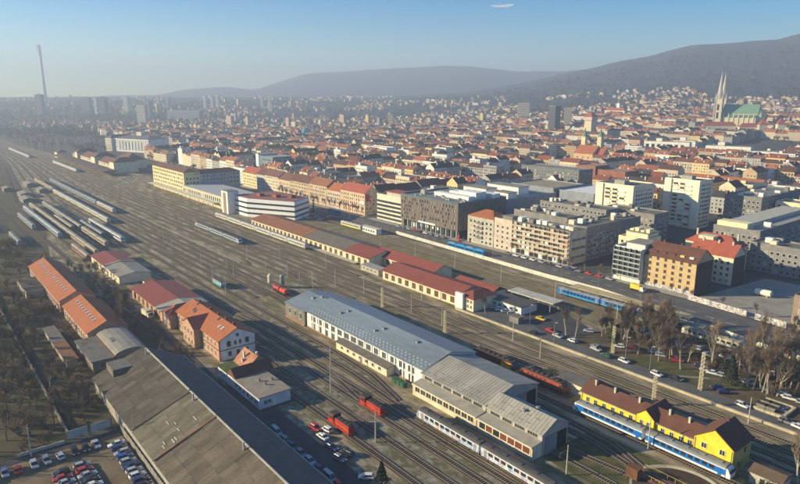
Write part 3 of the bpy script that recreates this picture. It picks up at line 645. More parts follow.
b = MB(); b.box(-207, 68.9, 4.0, -60, 69.15, 4.25); B.part('gutter', b, concrete_l)
b = MB(); b.box(-205, 55.9, 10.7, -166, 56.35, 10.95); b.box(-165, 55.9, 10.75, -60, 56.3, 10.95); B.part('ridge_cap', b, concrete_l)
b = MB(); b.box(-206.9, 44, 6.0, -199, 50, 8.4); B.part('roof_dormer', b, felt)
b = MB()
for k in range(9):
    x = R.uniform(-163, -149); t_ = R.uniform(.15, .8); y = 39.3 + 16.9 * t_; z = 4.3 + 6.5 * t_; b.prism([(y, z), (y + .18, z + .07), (y + .18, z + .13), (y, z + .06)], 'x', x, x + R.uniform(1.2, 2.6))
B.part('loose_batten', b, concrete_l, kind='stuff')
for x in (-201, -160, -128): B.chim(x, 55, 9.5, 12.2, .35, concrete)
# fence of concrete panels between lot and warehouse
o = empty('panel_fence', (-174, 39, 0), 'concrete panel fence between the parking lot and the grey warehouse', 'fence')
pm_ = MB(); pm_.box(.1, -.05, 0, 2.4, .05, 2.1); pm_.box(.1, -.08, 2.1, 2.4, .08, 2.2); pm_ = pm_.mesh('panel', [M('fence_concrete', (.22, .20, .165), .9, var=.2, each=.15)])
po_ = MB(); po_.box(-.09, -.1, 0, .09, .1, 2.35); po_ = po_.mesh('post', [concrete_l])
for k in range(34):
    link('panel', pm_, o, (k * 2.5, 0, 0)); link('post', po_, o, (k * 2.5, 0, 0))
o = empty('hoarding', (-177.8, 27, 0), 'pale billboards on green posts along the far edge of the parking lot', 'hoarding')
for k in range(2):
    b = MB(); b.box(-.06, 0, .8, .06, 5.2, 3.2); b.build('board', M('hoarding_board', (.36, .42, .40)), o, (0, -1 + k * 6, 0))
    for y in (-.2, 5.4):
        b = MB(); b.box(-.1, y - .1, 0, .1, y + .1, 3.4); b.build('post', M('green_paint', (.03, .10, .05)), o, (0, -1 + k * 6, 0))
tag((lambda b: (b.box(-177.9, 14.5, 0, -177.6, 25.2, .9), b.build('low_wall', concrete_l))[1])(MB()), 'low pale wall at the dark edge of the parking lot', 'wall')
# retaining kerb along the depot road, and the long white wall beside the street
tag((lambda b: (b.box(-192, 185.2, -.02, 30, 186.0, .75), b.build('retaining_wall', M('sandstone_kerb', (.46, .40, .27), .9, var=.2)))[1])(MB()), 'low sandy retaining wall between the main line and the depot road', 'wall')
o = empty('boundary_wall', (-330, 263, 0), 'long pale panelled wall between the railway sidings and the tram street', 'wall')
poly = [(-332, 262.7), (-199, 257), (-166, 257.2), (-121, 250.3), (-73.5, 241.6), (20, 224)]
PW = {}
for (xa, ya), (xb, yb) in zip(poly, poly[1:]):
    L = hypot(xb - xa, yb - ya); n = max(1, round(L / 3)); a = atan2(yb - ya, xb - xa)
    for k in range(n):
        t_ = k / n; sz = L / n; key = round(sz, 3)
        if key not in PW:
            b = MB(); b.box(.06, -.08, 0, sz - .06, .08, 2.0, 0); b.box(-.14, -.14, 0, .06, .14, 2.2, 0); b.box(.06, -.12, 2.0, sz - .14, .12, 2.12, 0); PW[key] = b.mesh('wall_panel', [M('panel_white', (.62, .60, .50), .9, var=.2)])
        link('wall_panel', PW[key], o, (xa + (xb - xa) * t_ + 330, ya + (yb - ya) * t_ - 263, 0), a)
# ------------------------------------------------------------------ freight warehouses north of the tracks
def goods(name, label, x0, x1, y0, y1, ez, rz, rm, wm=None, n=None, grp=None, doors=True):
    B = Bld(name, (x0 + x1) / 2, (y0 + y1) / 2, label, 'warehouse', grp)
    b = MB(); gwalls(b, x0, y0, x1, y1, 0, ez, rz, 'x'); B.part('wall', b, wm or cream)
    b = MB(); gable(b, x0, y0, x1, y1, ez + .06, rz + .1, 'x', 1.0); B.part('roof', b, rm)
    n = n or int((x1 - x0) / 5.2)
    for u in lin(x0 + .5, x1 - .5, n): B.box('door', u - 1.3, y0 - .12, .9, u + 1.3, y0 + .1, 3.7, M('brown_door', (.12, .07, .04)))
    return B
goods('goods_warehouse', 'brown-roofed freight warehouse next to the white office with dark bands', -420, -345.3, 197.3, 219, 5.0, 7.6, M('brown_roof_tile', (.27, .115, .055), .9, var=.15))
goods('goods_warehouse', 'grey-roofed freight warehouse between the brown-roofed and the red-roofed ones', -345, -298.3, 197.3, 219, 4.9, 7.5, M('grey_brown_roof', (.16, .135, .105), .9, var=.15))
goods('goods_warehouse', 'short crimson-roofed freight warehouse ending the row by the platform', -298, -273, 196.8, 219, 4.9, 7.4, redmetal)
goods('goods_warehouse', 'crimson-roofed freight warehouse nearest the long panelled wall', -282, -230, 206.5, 219, 4.9, 7.4, redmetal)
goods('goods_warehouse', 'dark red low warehouse with the white stair end beside the bare tree', -250, -194.5, 188.9, 206, 4.9, 7.4, M('dark_red_tile', (.25, .07, .045), .85, var=.15))
B = Bld('warehouse_office', -189, 196, 'cream office end with hipped brown roof closing the dark red warehouse', 'office')
B.box('wall', -194.3, 188.6, 0, -184, 203, 5.6, cream); b = MB(); hip(b, -194.3, 188.6, -184, 203, 5.65, 8.0, .7); B.part('roof', b, M('dark_red_tile', (.27, .055, .04)))
B.box('stair_tower', -194.2, 187.2, 0, -189.4, 188.5, 7.2, white); B.wins('s', 188.6, [-187.5, -185.5], [1.2, 3.6], w_=1.0, h_=1.3)
B = Bld('brown_annex', -197, 212, 'dark red annex roof standing behind the cream office end', 'annex')
B.box('wall', -216, 206.8, 0, -190, 216, 3.8, cream); b = MB(); gable(b, -216, 206.8, -190, 216, 3.85, 5.6, 'x', .6); B.part('roof', b, M('dark_red_tile', (.27, .055, .04)))
B = Bld('track_hut', -273, 193, 'small pale flat-roofed hut between the freight warehouses and the tracks', 'hut')
B.box('wall', -272, 190.5, 0, -256, 196, 2.9, M('old_render', (.42, .38, .30))); B.box('roof', -272.4, 190, 2.9, -255.6, 196.4, 3.15, concrete); B.wins('s', 190.5, lin(-271, -257, 4), [1.2], w_=1.2, h_=1.0)
B = Bld('petrol_office', -172, 206, 'white flat-roofed building with parked cars in front by the grey canopy', 'building')
B.box('wall', -186, 201.5, 0, -168, 212, 3.4, white); B.box('roof', -186.3, 201.2, 3.4, -167.7, 212.3, 3.75, M('dark_felt', (.09, .085, .08)))
B.wins('s', 201.5, lin(-185, -169, 5), [1.2], w_=1.5, h_=1.1)
B = Bld('canopy', -165, 215, 'thin pale canopy on posts behind the white flat-roofed building', 'canopy')
B.box('roof', -186, 212.8, 4.6, -160, 220, 5.0, concrete_l)
for x in (-184, -173, -162):
    for y in (213.5, 219.3): B.box('post', x - .15, y - .15, 0, x + .15, y + .15, 4.6, gmetal)
B = Bld('gatehouse', -163, 196, 'small brick gatehouse at the kerb of the depot road', 'gatehouse')
B.box('wall', -166.5, 192.2, 0, -161.5, 195.6, 2.6, concrete_d); B.box('roof', -166.8, 191.9, 2.6, -161.2, 195.9, 2.8, felt)
# long canopy with the blue train
B = Bld('platform_canopy', -140, 243, 'long tan platform canopy over the blue coaches beside the street wall', 'canopy')
B.part('roof', (lambda b: (b.prism([(240.4, 4.7), (246.6, 4.7), (246.6, 4.95), (240.4, 4.95)], 'x', -172, -114), b)[1])(MB()), M('tan_roof', (.52, .42, .22), .85))
for k in range(10):
    for y in (242.4, 246.0): B.box('post', -170.5 + k * 6.1, y - .12, 0, -170.26 + k * 6.1, y + .12, 4.7, gmetal)
# ------------------------------------------------------------------ station office block, hall, tower
yelp = M('pale_yellow_plaster', (.80, .66, .32), .85, var=.08); brown_tile2 = M('maroon_tile', (.17, .075, .055), .85, var=.12)
def glazed(B, specs, fm=None):
    b = MB(); G = b.mat(glass); F = b.mat(fm or frame_w)
    for sp in specs: glaze(b, *sp[:8], G, F, skip=sp[8] if len(sp) > 8 else 0)
    return B.part('glazing', b, kind='stuff')
B = Bld('station_offices', -640, 220, 'tall pale yellow office block with maroon roof standing over the station tracks', 'office block')
B.box('wall', -681, 211, 0, -591, 227, 22.3, yelp); B.box('wing_wall', -606, 227.1, 0, -591.2, 268, 20, M('grey_plaster', (.48, .47, .42)))
b = MB(); hip(b, -681, 211, -591, 227, 22.35, 25.4, 1.0); B.part('roof', b, brown_tile2); b = MB(); hip(b, -606, 222, -591.2, 268, 20.05, 23.6, .9); B.part('wing_roof', b, brown_tile2)
glazed(B, [('s', 211, -679, -593, [3.2, 7, 10.8, 14.6, 18.4], 24, 1.9, 2.1), ('e', -591, 212.5, 226, [3, 7, 11, 15], 4, 1.6, 2), ('e', -591.2, 229, 267, [9.4, 13, 16.6], 11, 1.6, 1.9)])
for x in (-670, -650, -630, -612): B.chim(x, 221, 23.5, 26.6, 1.0, concrete_l)
B = Bld('parcel_hall', -545, 222, 'lower yellowish parcel hall with wide pale flat roof next to the office block', 'hall')
B.box('wall', -590.8, 209, 0, -500, 240, 10.4, M('pale_parcel', (.62, .55, .36))); B.box('roof', -591, 208.6, 10.4, -499.6, 240.4, 10.9, M('pale_metal_roof', (.46, .46, .43), .6))
glazed(B, [('s', 209, -589, -502, [5.2], 20, 2.2, 3.4), ('e', -500, 211, 239, [5], 8, 1.8, 2.6)])
B = Bld('goods_canopy', -545, 203, 'long white platform canopy in front of the parcel hall', 'canopy')
B.box('roof', -676, 203.5, 4.6, -506, 208.5, 5.0, M('canopy_white', (.56, .53, .46)))
for k in range(17): B.box('post', -674 + k * 10.4, 204, 0, -673.6 + k * 10.4, 204.4, 4.6, gmetal)
B = Bld('stair_tower', -481, 208, 'white stair tower with brown middle strip beside the banded office', 'tower')
B.box('wall', -487, 203.6, 0, -475, 213, 18.0, white); B.box('brown_strip', -483.5, 203.4, 0, -478.5, 203.7, 17, M('brown_strip', (.30, .21, .14))); B.box('roof', -486.6, 204, 18, -475.4, 212.6, 18.4, concrete_d)
B = Bld('banded_office', -450, 225, 'white office with dark window bands and a red-edged roof by the freight warehouses', 'office')
pl = [(-479, 210), (-456, 211), (-417, 231.5), (-430, 252), (-478, 246)]
def polybox(pl, z0, z1, m, grow=0):
    b = MB(); c = Vector((sum(p[0] for p in pl) / len(pl), sum(p[1] for p in pl) / len(pl)))
    q = [Vector(p) + (Vector(p) - c).normalized() * grow for p in pl]; k = len(q)
    b.v = [(p.x, p.y, z0) for p in q] + [(p.x, p.y, z1) for p in q]
    b.f = [tuple(range(k - 1, -1, -1)), tuple(range(k, 2 * k))] + [(i, (i + 1) % k, k + (i + 1) % k, k + i) for i in range(k)]
    b.mi = [0] * len(b.f); return b
B.part('wall', polybox(pl, 0, 14.4, None), M('bright_white', (.86, .86, .83), .7, var=.04))
bd = M('band_glass', (.045, .05, .06), .2, spec=.5)


for z in (2.2, 6.2, 10.2): B.part('window_band', polybox(pl, z, z + 1.5, None, .12), bd)
B.part('roof', polybox(pl, 14.4, 14.8, None, -.8), M('roof_red_gravel', (.30, .12, .09)))
for x, y in ((-460, 225), (-446, 232), (-436, 240)): B.box('roof_box', x - 3, y - 2, 14.8, x + 3, y + 2, 17, redmetal if x < -440 else brown_tile2)
# ------------------------------------------------------------------ main station far along the line
B = Bld('railway_station', -930, 225, 'long cream main station with pavilions and maroon roofs beyond the office block', 'station')
B.box('wall', -1031, 213, 0, -827, 236, 9.0, M('station_cream', (.74, .66, .45))); b = MB(); gable(b, -1031, 213, -827, 236, 9.05, 14, 'x', .6); B.part('roof', b, brown_tile2)
for x0, x1 in ((-1033, -1019), (-938, -918), (-846, -826)):
    B.box('pavilion', x0, 209.5, 0, x1, 238, 13.0, M('station_cream', None)); b = MB(); hip(b, x0, 209.5, x1, 238, 13.05, 18.5, .5); B.part('pavilion_roof', b, brown_tile2)
glazed(B, [('s', 213, -1017, -940, [2, 5.6], 16, 2.2, 2.4), ('s', 213, -916, -848, [2, 5.6], 14, 2.2, 2.4)], cream)
B.box('rear_wing', -915, 236.2, 0, -870, 262, 11, M('station_cream', None)); b = MB(); hip(b, -915, 236.2, -870, 262, 11.05, 19, .8); B.part('rear_roof', b, brown_tile2)
B = Bld('train_shed_roof', -915, 200, 'long dark brown platform roof along the front of the main station', 'platform roof')
b = MB(); b.prism([(189, 5.2), (208, 5.2), (208, 5.5), (198.5, 6.6), (189, 5.5)], 'x', -1090, -800); B.part('roof', b, M('brown_sheet_roof', (.12, .07, .05)))
for k in range(24): B.box('post', -1088 + k * 12.4, 198.3, 0, -1087.6 + k * 12.4, 198.7, 5.3, gmetal)
for X, Y, lab in ((-1110, 206, 'stone-coloured signal house at the far end of the main station'), (-1062, 222, 'grey-roofed post house between the signal house and the main station')):
    B = Bld('track_house', X, Y, lab, 'house'); B.box('wall', X - 10, Y - 8, 0, X + 10, Y + 8, 8, cream if X < -1100 else concrete); b = MB(); hip(b, X - 10, Y - 8, X + 10, Y + 8, 8.05, 12, .5); B.part('roof', b, tile_b if X < -1100 else gmetal)
# grand hotel palace
A = math.atan2(33, 85)
B = Bld('grand_hotel', -1140, 330, 'big white six-storey palace hotel with pale end wing behind the main station', 'hotel'); B.o.rotation_euler[2] = A
def lbox(B, name, x0, y0, z0, x1, y1, z1, m):
    b = MB(); b.box(x0, y0, z0, x1, y1, z1); return b.build(name, m, B.o)
lbox(B, 'wall', -46, -12, 0, 46, 30, 22.5, M('hotel_stone', (.76, .75, .68))); lbox(B, 'end_wing', -62, -16, 0, -46, 34, 22.5, M('hotel_cream', (.78, .72, .52)))
b = MB(); hip(b, -46, -12, 46, 30, 22.55, 28, .6); b.build('roof', M('slate', (.13, .13, .14)), B.o); b = MB(); hip(b, -62, -16, -46, 34, 22.55, 28, .6); b.build('wing_roof', M('slate', None), B.o)
lbox(B, 'lantern', -6, 6, 25, 6, 16, 33, M('hotel_cream', None))
b = MB(); G = b.mat(glass); F = b.mat(frame_w); glaze(b, 's', -12, -45, 45, [3, 6.8, 10.4, 14, 17.6], 20, 1.5, 2.2, G, F); glaze(b, 's', -16, -61, -47, [3, 6.8, 10.4, 14, 17.6], 4, 1.5, 2.2, G, F); tag(b.build('glazing', None, B.o), kind='stuff')
for k in range(8): lbox(B, 'column', -30 + k * 8.2, -12.9, 4, -28.8 + k * 8.2, -12.1, 18, M('hotel_stone', None))
# ------------------------------------------------------------------ street front behind the tram street
def block(name, label, cat, x0, y0, x1, y1, h, wall, roof, kind='flat', rz=3, gl=(), axis='x', grp=None, fm=None, over=.5, parapet=.9):
    B = Bld(name, (x0 + x1) / 2, (y0 + y1) / 2, label, cat, grp)
    if kind == 'flat':
        B.box('wall', x0, y0, 0, x1, y1, h, wall)
        B.box('roof', x0 + .3, y0 + .3, h, x1 - .3, y1 - .3, h + .06, roof)
        b = MB()
        for q in ((x0, y0, x1, y0 + .3), (x0, y1 - .3, x1, y1), (x0, y0 + .3, x0 + .3, y1 - .3), (x1 - .3, y0 + .3, x1, y1 - .3)): b.box(q[0], q[1], h, q[2], q[3], h + parapet)
        B.part('parapet', b, wall)
    elif kind == 'gable':
        b = MB(); gwalls(b, x0, y0, x1, y1, 0, h, h + rz, axis); B.part('wall', b, wall)
        b = MB(); gable(b, x0, y0, x1, y1, h + .05, h + rz + .08, axis, over); B.part('roof', b, roof)
    else:
        B.box('wall', x0, y0, 0, x1, y1, h, wall); b = MB(); hip(b, x0, y0, x1, y1, h + .03, h + rz, over); B.part('roof', b, roof)
    if gl: glazed(B, gl, fm)
    return B
def storeys(h, base=1.2, per=3.1): return [base + per * i for i in range(int((h - .6) / per))]
rowdef = [(-625, -592, 15, 'pale yellow', 'brick-red', yelp, tile_r), (-591.5, -574, 16, 'grey', 'brown', M('grey_plaster', None), tile_b), (-573.5, -545, 16.5, 'cream', 'maroon', M('row_cream', (.76, .64, .42)), brown_tile2), (-544.5, -522, 15.5, 'sand-coloured', 'maroon', M('row_sand', (.60, .46, .29)), brown_tile2),
          (-521.5, -488, 16.5, 'ochre', 'dark brown', M('row_ochre', (.58, .42, .25)), tile_b), (-487.5, -458, 17.0, 'ochre', 'brown', M('row_ochre', None), M('brown_roof_tile', None)), (-457.5, -437, 15.0, 'buff', 'orange', M('row_buff', (.62, .48, .34)), tile_o), (-436.5, -402, 17.5, 'apricot', 'brick-red', M('row_apricot', (.68, .46, .27)), tile_r)]
for i, (x0, x1, h, wc, rc, wm, rm) in enumerate(rowdef):
    B = block('street_house', f'{wc} street house with {rc} roof, {ordn(i)} in the terrace counting from the station offices', 'house', x0, 286.2, x1, 300.5, h, wm, rm, 'gable', 5.2,
              [('s', 286.2, x0 + .6, x1 - .6, storeys(h), int((x1 - x0) / 2.9), 1.15, 1.9)] + ([('e', x1, 287, 299.6, storeys(h), 4, 1.1, 1.7, .4)] if i == 7 else []), grp='terrace facing the tram street')
    for k in range(2): B.chim(x0 + (x1 - x0) * (k + .5) / 2, 294.5, h + 3, h + 6.6, .9, concrete_l)
B.box('red_sign', -401.9, 287.5, 11, -401.5, 290.5, 17, M('sign_red', (.6, .03, .03))); B.box('white_sign', -408, 286.0, 8.6, -402.4, 286.15, 11, white)
for i, (y0, y1, h) in enumerate(((301, 322, 17), (322.5, 346, 16), (346.5, 372, 17.5), (372.5, 398, 16))):
    block('street_house', f'shaded brown-roofed side street house behind the apricot corner house, {ordn(i)} from the corner', 'house', -418, y0, -402.5, y1, h, M('grey_plaster', None), tile_b, 'gable', 5, [('e', -402.5, y0 + .5, y1 - .5, storeys(h), 7, 1.1, 1.7)], 'y')
block('white_flats', 'bright white flats with a cluttered roof between the station offices and the terrace', 'flats', -660, 292, -628, 306, 16, white, felt_l, gl=[('s', 292, -659, -629, storeys(16), 10, 1.2, 1.4)])
# six storey office with red top
B = block('corner_office', 'six-storey cream office with ribbon windows and red rooftop beside the brown hotel', 'office', -386, 286.5, -355.5, 302, 19, M('office_cream', (.70, .64, .48)), felt, gl=[('e', -355.5, 288, 301, storeys(19), 4, 2, 1.6)])
for z in storeys(18): B.box('window_band', -385.6, 286.32, z, -356, 286.55, z + 1.7, bd)
B.box('penthouse', -378, 290, 19.1, -357, 300, 21.8, concrete_l); B.box('penthouse_roof', -379, 289, 21.8, -356, 301, 22.2, tile_r)
# brown brick hotel
hb = M('hotel_brown_brick', (.165, .135, .11), .85, var=.08, scale=.8)
B = Bld('brown_hotel', -322, 305, 'large brown brick hotel with staggered slit windows raised over a glass ground floor', 'hotel')
B.box('ground_floor', -350, 286.5, 0, -294.5, 328, 5.6, M('dark_curtain_glass', (.04, .055, .065), .12, spec=.6)); B.box('wall', -353, 283.5, 5.6, -293, 330, 23.0, hb)
B.box('roof', -352.4, 284.1, 23.0, -293.6, 329.4, 23.2, M('hotel_roof', (.22, .215, .20)))
b = MB()
for q in ((-353, 283.5, -293, 284.0), (-353, 329.5, -293, 330), (-353, 284.01, -352.5, 329.49), (-293.5, 284.01, -293, 329.49)): b.box(q[0], q[1], 23.0, q[2], q[3], 24.2)
B.part('parapet', b, M('teal_parapet', (.10, .15, .16)))
b = MB(); G = b.mat(glass); F = b.mat(M('hotel_reveal', (.55, .5, .4)))
for fl in range(6):
    z = 6.7 + fl * 2.7
    for i in range(22):
        u = -351.4 + i * 2.72 + (.9 if fl % 2 else 0) + R.uniform(-.3, .3)
        if u > -294.5 or R.random() < .22: continue
        b.box(u - .38, 283.42, z, u + .38, 283.6, z + 1.9, G); b.box(u + .38, 283.44, z, u + .75, 283.6, z + 1.9, F if R.random() < .45 else G)
    for i in range(15):
        if R.random() < .5: continue
        u = 285.5 + i * 3 + (.8 if fl % 2 else 0); b.box(-293.1, u - .38, z, -292.92, u + .38, z + 1.9, G)
B.part('glazing', b, kind='stuff')
for k in range(12): B.box('pillar', -351.5 + k * 5.1, 284.2, 0, -350.7 + k * 5.1, 285.0, 5.6, concrete)
for q in ((-346, 287.2, 284.4),): B.box('light_panel', -344, 286.2, .6, -338, 286.45, 3.8, M('lit_shop', (.75, .72, .66)))
for k in range(4): B.box('light_panel', -335 + k * 6, 286.2, 2.2, -331.5 + k * 6, 286.45, 4.2, M('lit_shop', None))
B.box('sign_strip', -333, 283.2, 5.8, -315, 283.45, 6.9, M('sign_white', (.85, .84, .8), .5))
for i, q in enumerate(((-335, 300, -300, 306, 2.6), (-345, 296, -341, 300, 3.4), (-318, 308, -301, 318, 4.6), (-332, 312, -322, 320, 2.6), (-312, 322, -297, 328, 3.0))): B.box('plant_room', q[0], q[1], 23.2, q[2], q[3], 23.2 + q[4], M('plant_white', (.78, .77, .72)) if i != 1 else gmetal)
b = MB()
for k in range(14):
    x, y = R.uniform(-350, -296), R.uniform(286, 300); b.box(x, y, 23.2, x + 1.6, y + 1.2, 24.4)
B.part('roof_unit', b, gmetal, kind='stuff')
# signs on the pavement
B = Bld('sign_column', -287, 279, 'bright red advertising column at the corner of the brown hotel', 'sign'); B.box('column', -287.6, 278.6, 0, -286.6, 279.4, 4.4, M('sign_red', None)); B.box('cap', -287.7, 278.5, 4.4, -286.5, 279.5, 4.6, M('sign_red', None))
# complex behind the hotel
block('shopping_centre', 'wide modern complex with white flat roofs right behind the brown hotel', 'complex', -352, 336, -298, 392, 20, M('blue_grey_panel', (.24, .27, .30), .6), M('pale_gravel_roof', (.36, .34, .29)))
for i, q in enumerate(((-346, 340, -322, 352, 5), (-340, 360, -308, 372, 6), (-316, 342, -302, 352, 4))):
    B = Bld('roof_pavilion', q[0], q[1], f'{["long", "tall", "small"][i]} white boxy pavilion on the complex behind the brown hotel', 'pavilion', z=20.07)
    B.box('body', q[0] + .1, q[1] + .1, 0, q[2] - .1, q[3] - .1, q[4], white); B.box('lid', q[0] - .3, q[1] - .3, q[4], q[2] + .3, q[3] + .3, q[4] + .4, felt_l); B.box('louvre', q[0] + 2, q[1] - .1, 1, q[2] - 2, q[1] + .08, 2.4, gmetal)
block('shopping_centre', 'grey hall with tan roof behind the complex of white roofs', 'hall', -368, 420, -322, 462, 18, M('blue_grey_panel', None), M('tan_gravel_roof', (.34, .29, .18)))
block('shopping_centre', 'blue-grey hall with a bright white roof beside the tan-roofed hall', 'hall', -320, 424, -286, 470, 17, M('blue_grey_panel', None), M('white_membrane', (.80, .78, .74)))
block('office_slab', 'long dark slab with rows of small windows behind the tan-roofed hall', 'office slab', -425, 500, -355, 522, 24, M('dark_slab_wall', (.17, .18, .17)), M('hotel_roof', None), gl=[('s', 500, -424, -356, storeys(24), 22, 1.6, 1.5), ('e', -355, 501, 521, storeys(24), 7, 1.6, 1.5)])
block('brick_block', 'red-brown brick building with big glass window past the twin-tower church', 'brick building', -402, 560, -378, 585, 22, M('russet_brick', (.30, .12, .075)), felt_l, gl=[('s', 560, -395, -384, [10], 1, 9, 6)])
block('brick_block', 'lower brick wing joined to the red-brown building with big window', 'brick building', -377.5, 562, -345, 585, 19, M('russet_brick', None), felt_l)
# apartment block
ap = M('apartment_cream', (.56, .49, .36), .85, var=.18); bal = M('balcony_front', (.50, .43, .32), .8)
B = Bld('apartment_block', -230, 294, 'long seven-storey apartment block with balcony bands and cluttered flat roof facing the street', 'apartment block')
B.box('wall', -247.5, 285.2, 0, -206, 301, 19.2, ap); B.box('roof', -247.3, 285.4, 19.2, -206.2, 300.8, 19.35, felt)
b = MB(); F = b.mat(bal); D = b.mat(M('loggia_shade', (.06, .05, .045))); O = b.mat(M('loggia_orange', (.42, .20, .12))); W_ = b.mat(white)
for fl in range(6):
    z = 3.4 + fl * 2.65
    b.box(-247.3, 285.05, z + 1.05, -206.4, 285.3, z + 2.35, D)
    b.box(-247.4, 284.2, z, -206.3, 285.19, z + .14, F); b.box(-247.4, 284.2, z + .14, -206.3, 284.32, z + 1.0, F)
    for k in range(12):
        u = -247 + k * 3.4; b.box(u, 284.25, z + 1.0, u + .18, 285.2, z + 2.65, F)
        if R.random() < .6:
            b.box(u + .5, 284.95, z + 1.05, u + 2.9, 285.1, z + 2.3, [O, W_, F, F, D][R.randrange(5)])
B.part('balcony', b, kind='stuff')
b = MB(); G = b.mat(glass); F = b.mat(white)
for k in range(12): b.box(-247 + k * 3.4, 285.0, .4, -244.2 + k * 3.4, 285.3, 2.8, G if k % 3 else F)
B.part('shopfront', b, kind='stuff')
b = MB()
for i in range(9): u = 286.6; b.box(-206.1, 288 + (i % 3) * 4.4, 3.6 + (i // 3) * 5, -205.0, 290.6 + (i % 3) * 4.4, 4.7 + (i // 3) * 5)
B.part('side_balcony', b, concrete_d, kind='stuff')
for i in range(10):
    x = -245 + i * 4.0; B.box('roof_cabin', x, 287 + R.uniform(0, 4), 19.35, x + R.uniform(1.5, 3.4), 293, 19.35 + R.uniform(1.2, 2.6), [white, ap, concrete_d, white][i % 4])
B = block('apartment_house', 'narrow pinkish plain-fronted house between the orange-roofed house and the long apartment block', 'apartment house', -262, 285.0, -247.7, 301, 18.6, M('pink_beige', (.58, .48, .37)), felt, gl=[('s', 285.0, -261, -249, storeys(18.6), 3, 1.3, 1.4)])
B.box('roof_cabin', -258, 288, 18.7, -250, 294, 21, concrete_d)
B = block('apartment_house', 'grey apartment house with an orange hipped roof at the corner opposite the brown hotel', 'apartment house', -285, 284.8, -262.3, 301, 17.6, M('apartment_grey', (.46, .42, .32)), tile_o, 'hip', 4.0, gl=[('s', 284.8, -284, -263, storeys(17.6), 6, 1.5, 1.5), ('e', -262.3, 299, 301, [3], 1, 1, 1)])
b = MB()
for z in storeys(16.5)[1:]:
    b.box(-277, 283.9, z - .4, -271.5, 284.75, z + .7)
B.part('balcony', b, concrete_d, kind='stuff')
# wing running back from the apartment block and courtyard blocks
wall_sh = M('shade_block', (.235, .225, .205), .9, var=.2);  # grey wall colour darkened to stand in for shade on the east faces
def backblock(label, x0, y0, x1, y1, h, wall=None, roof=None, cabins=5):
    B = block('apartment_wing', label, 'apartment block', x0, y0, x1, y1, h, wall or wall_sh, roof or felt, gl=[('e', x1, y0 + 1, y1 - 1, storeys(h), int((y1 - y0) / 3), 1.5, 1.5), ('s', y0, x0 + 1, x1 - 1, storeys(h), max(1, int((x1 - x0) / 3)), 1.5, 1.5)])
    b = MB()
    for z in storeys(h)[1:]:
        for u in lin(y0 + 2, y1 - 2, max(1, int((y1 - y0) / 9))): b.box(x1, u - 1.8, z - .5, x1 + 1.0, u + 1.8, z + .5)
    B.part('balcony', b, concrete, kind='stuff')
    for i in range(cabins):
        x = R.uniform(x0 + 1, x1 - 5); y = y0 + (y1 - y0) * (i + .3) / cabins; B.box('roof_cabin', x, y, h + .06, x + R.uniform(2, 4), y + R.uniform(2, 3.5), h + R.uniform(1.3, 3), [cream, white, concrete, concrete_d][i % 4])
    return B
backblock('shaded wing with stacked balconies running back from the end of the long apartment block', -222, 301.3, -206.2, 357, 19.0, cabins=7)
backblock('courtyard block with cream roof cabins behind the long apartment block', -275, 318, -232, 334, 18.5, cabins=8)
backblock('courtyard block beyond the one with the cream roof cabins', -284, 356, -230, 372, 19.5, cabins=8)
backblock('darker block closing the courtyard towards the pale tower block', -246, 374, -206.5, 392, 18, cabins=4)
# white balcony house, brown house, red roofed house
B = block('balcony_house', 'seven-storey white apartment house with continuous balcony rails next to the brown-roofed house', 'apartment house', -176.5, 283.6, -161.4, 300, 17.0, M('white_apartment', (.72, .70, .60)), felt_l)
for fl in range(6):
    z = 2.6 + fl * 2.5
    B.box('window_band', -176.3, 283.45, z + .5, -161.7, 283.65, z + 2.1, bd)
    b = MB(); b.box(-176.6, 282.5, z, -161.5, 283.58, z + .15); b.box(-176.6, 282.5, z + .25, -161.5, 282.58, z + .8)
    for k in range(6): b.box(-176.6 + k * 3.0, 282.48, z, -176.45 + k * 3.0, 283.55, z + 2.5)
    B.part('balcony', b, M('balcony_rail', (.36, .40, .37)))
b = MB(); G = b.mat(glass); F = b.mat(frame_w); glaze(b, 's', 283.6, -176, -162, [3.7 + 2.5 * k for k in range(5)], 6, 1.6, 1.3, G, F); B.part('glazing', b, kind='stuff')
B.box('penthouse', -172, 287, 17.1, -161.8, 299, 19.6, M('white_apartment', None)); B.box('penthouse_roof', -172.4, 286.6, 19.6, -161.5, 299.4, 19.9, felt_l)
bw = M('ochre_house', (.56, .40, .20), .9, var=.12); 
B = block('corner_house', 'ochre five-storey corner house with a dark brown roof, dormers and graffiti at its foot', 'house', -161.0, 286.0, -134.8, 302.5, 15.8, bw, tile_b, 'gable', 5.4)
B.box('gable_render', -134.75, 286.2, 0, -134.65, 302.3, 15.5, M('dark_firewall', (.08, .06, .048)))  # dark brown firewall, its colour deepened further to stand in for shade
B.wins('s', 286.0, lin(-160, -136, 6), storeys(15.8, 2.2, 2.95)[:5], w_=1.25, h_=1.6, fm=M('house_frame', (.45, .36, .24)))
for i, x in enumerate(lin(-159, -136, 5)):
    B.box('dormer', x - 1.0, 287.6, 16.3, x + 1.0, 291, 18.0, [tile_b, tile_b, tile_b, M('ochre_plaster_light', (.8, .55, .2)), white][i])
B.box('graffiti_plinth', -161, 285.8, 0, -134.8, 286.0, 2.0, M2('graffiti', [(.55, .52, .48), (.10, .10, .16), (.62, .60, .58), (.40, .14, .16), (.16, .26, .26), (.62, .6, .55)], .2, fine=.15, contrast=(.46, .56), fscale=1))
for x in (-156, -147, -139): B.chim(x, 294.6, 20, 22.4, .9, tile_b)
B = block('rear_house', 'house with a bright red tiled roof and white-edged firewall behind the ochre corner house', 'house', -154, 317, -131.5, 330, 14.5, cream, tile_r, 'gable', 5.2, gl=[('s', 317, -153, -132.5, storeys(15), 7, 1.2, 1.6)])
B.box('firewall', -131.48, 317.2, 0, -131.35, 329.8, 14.2, M('dark_firewall', None)); 
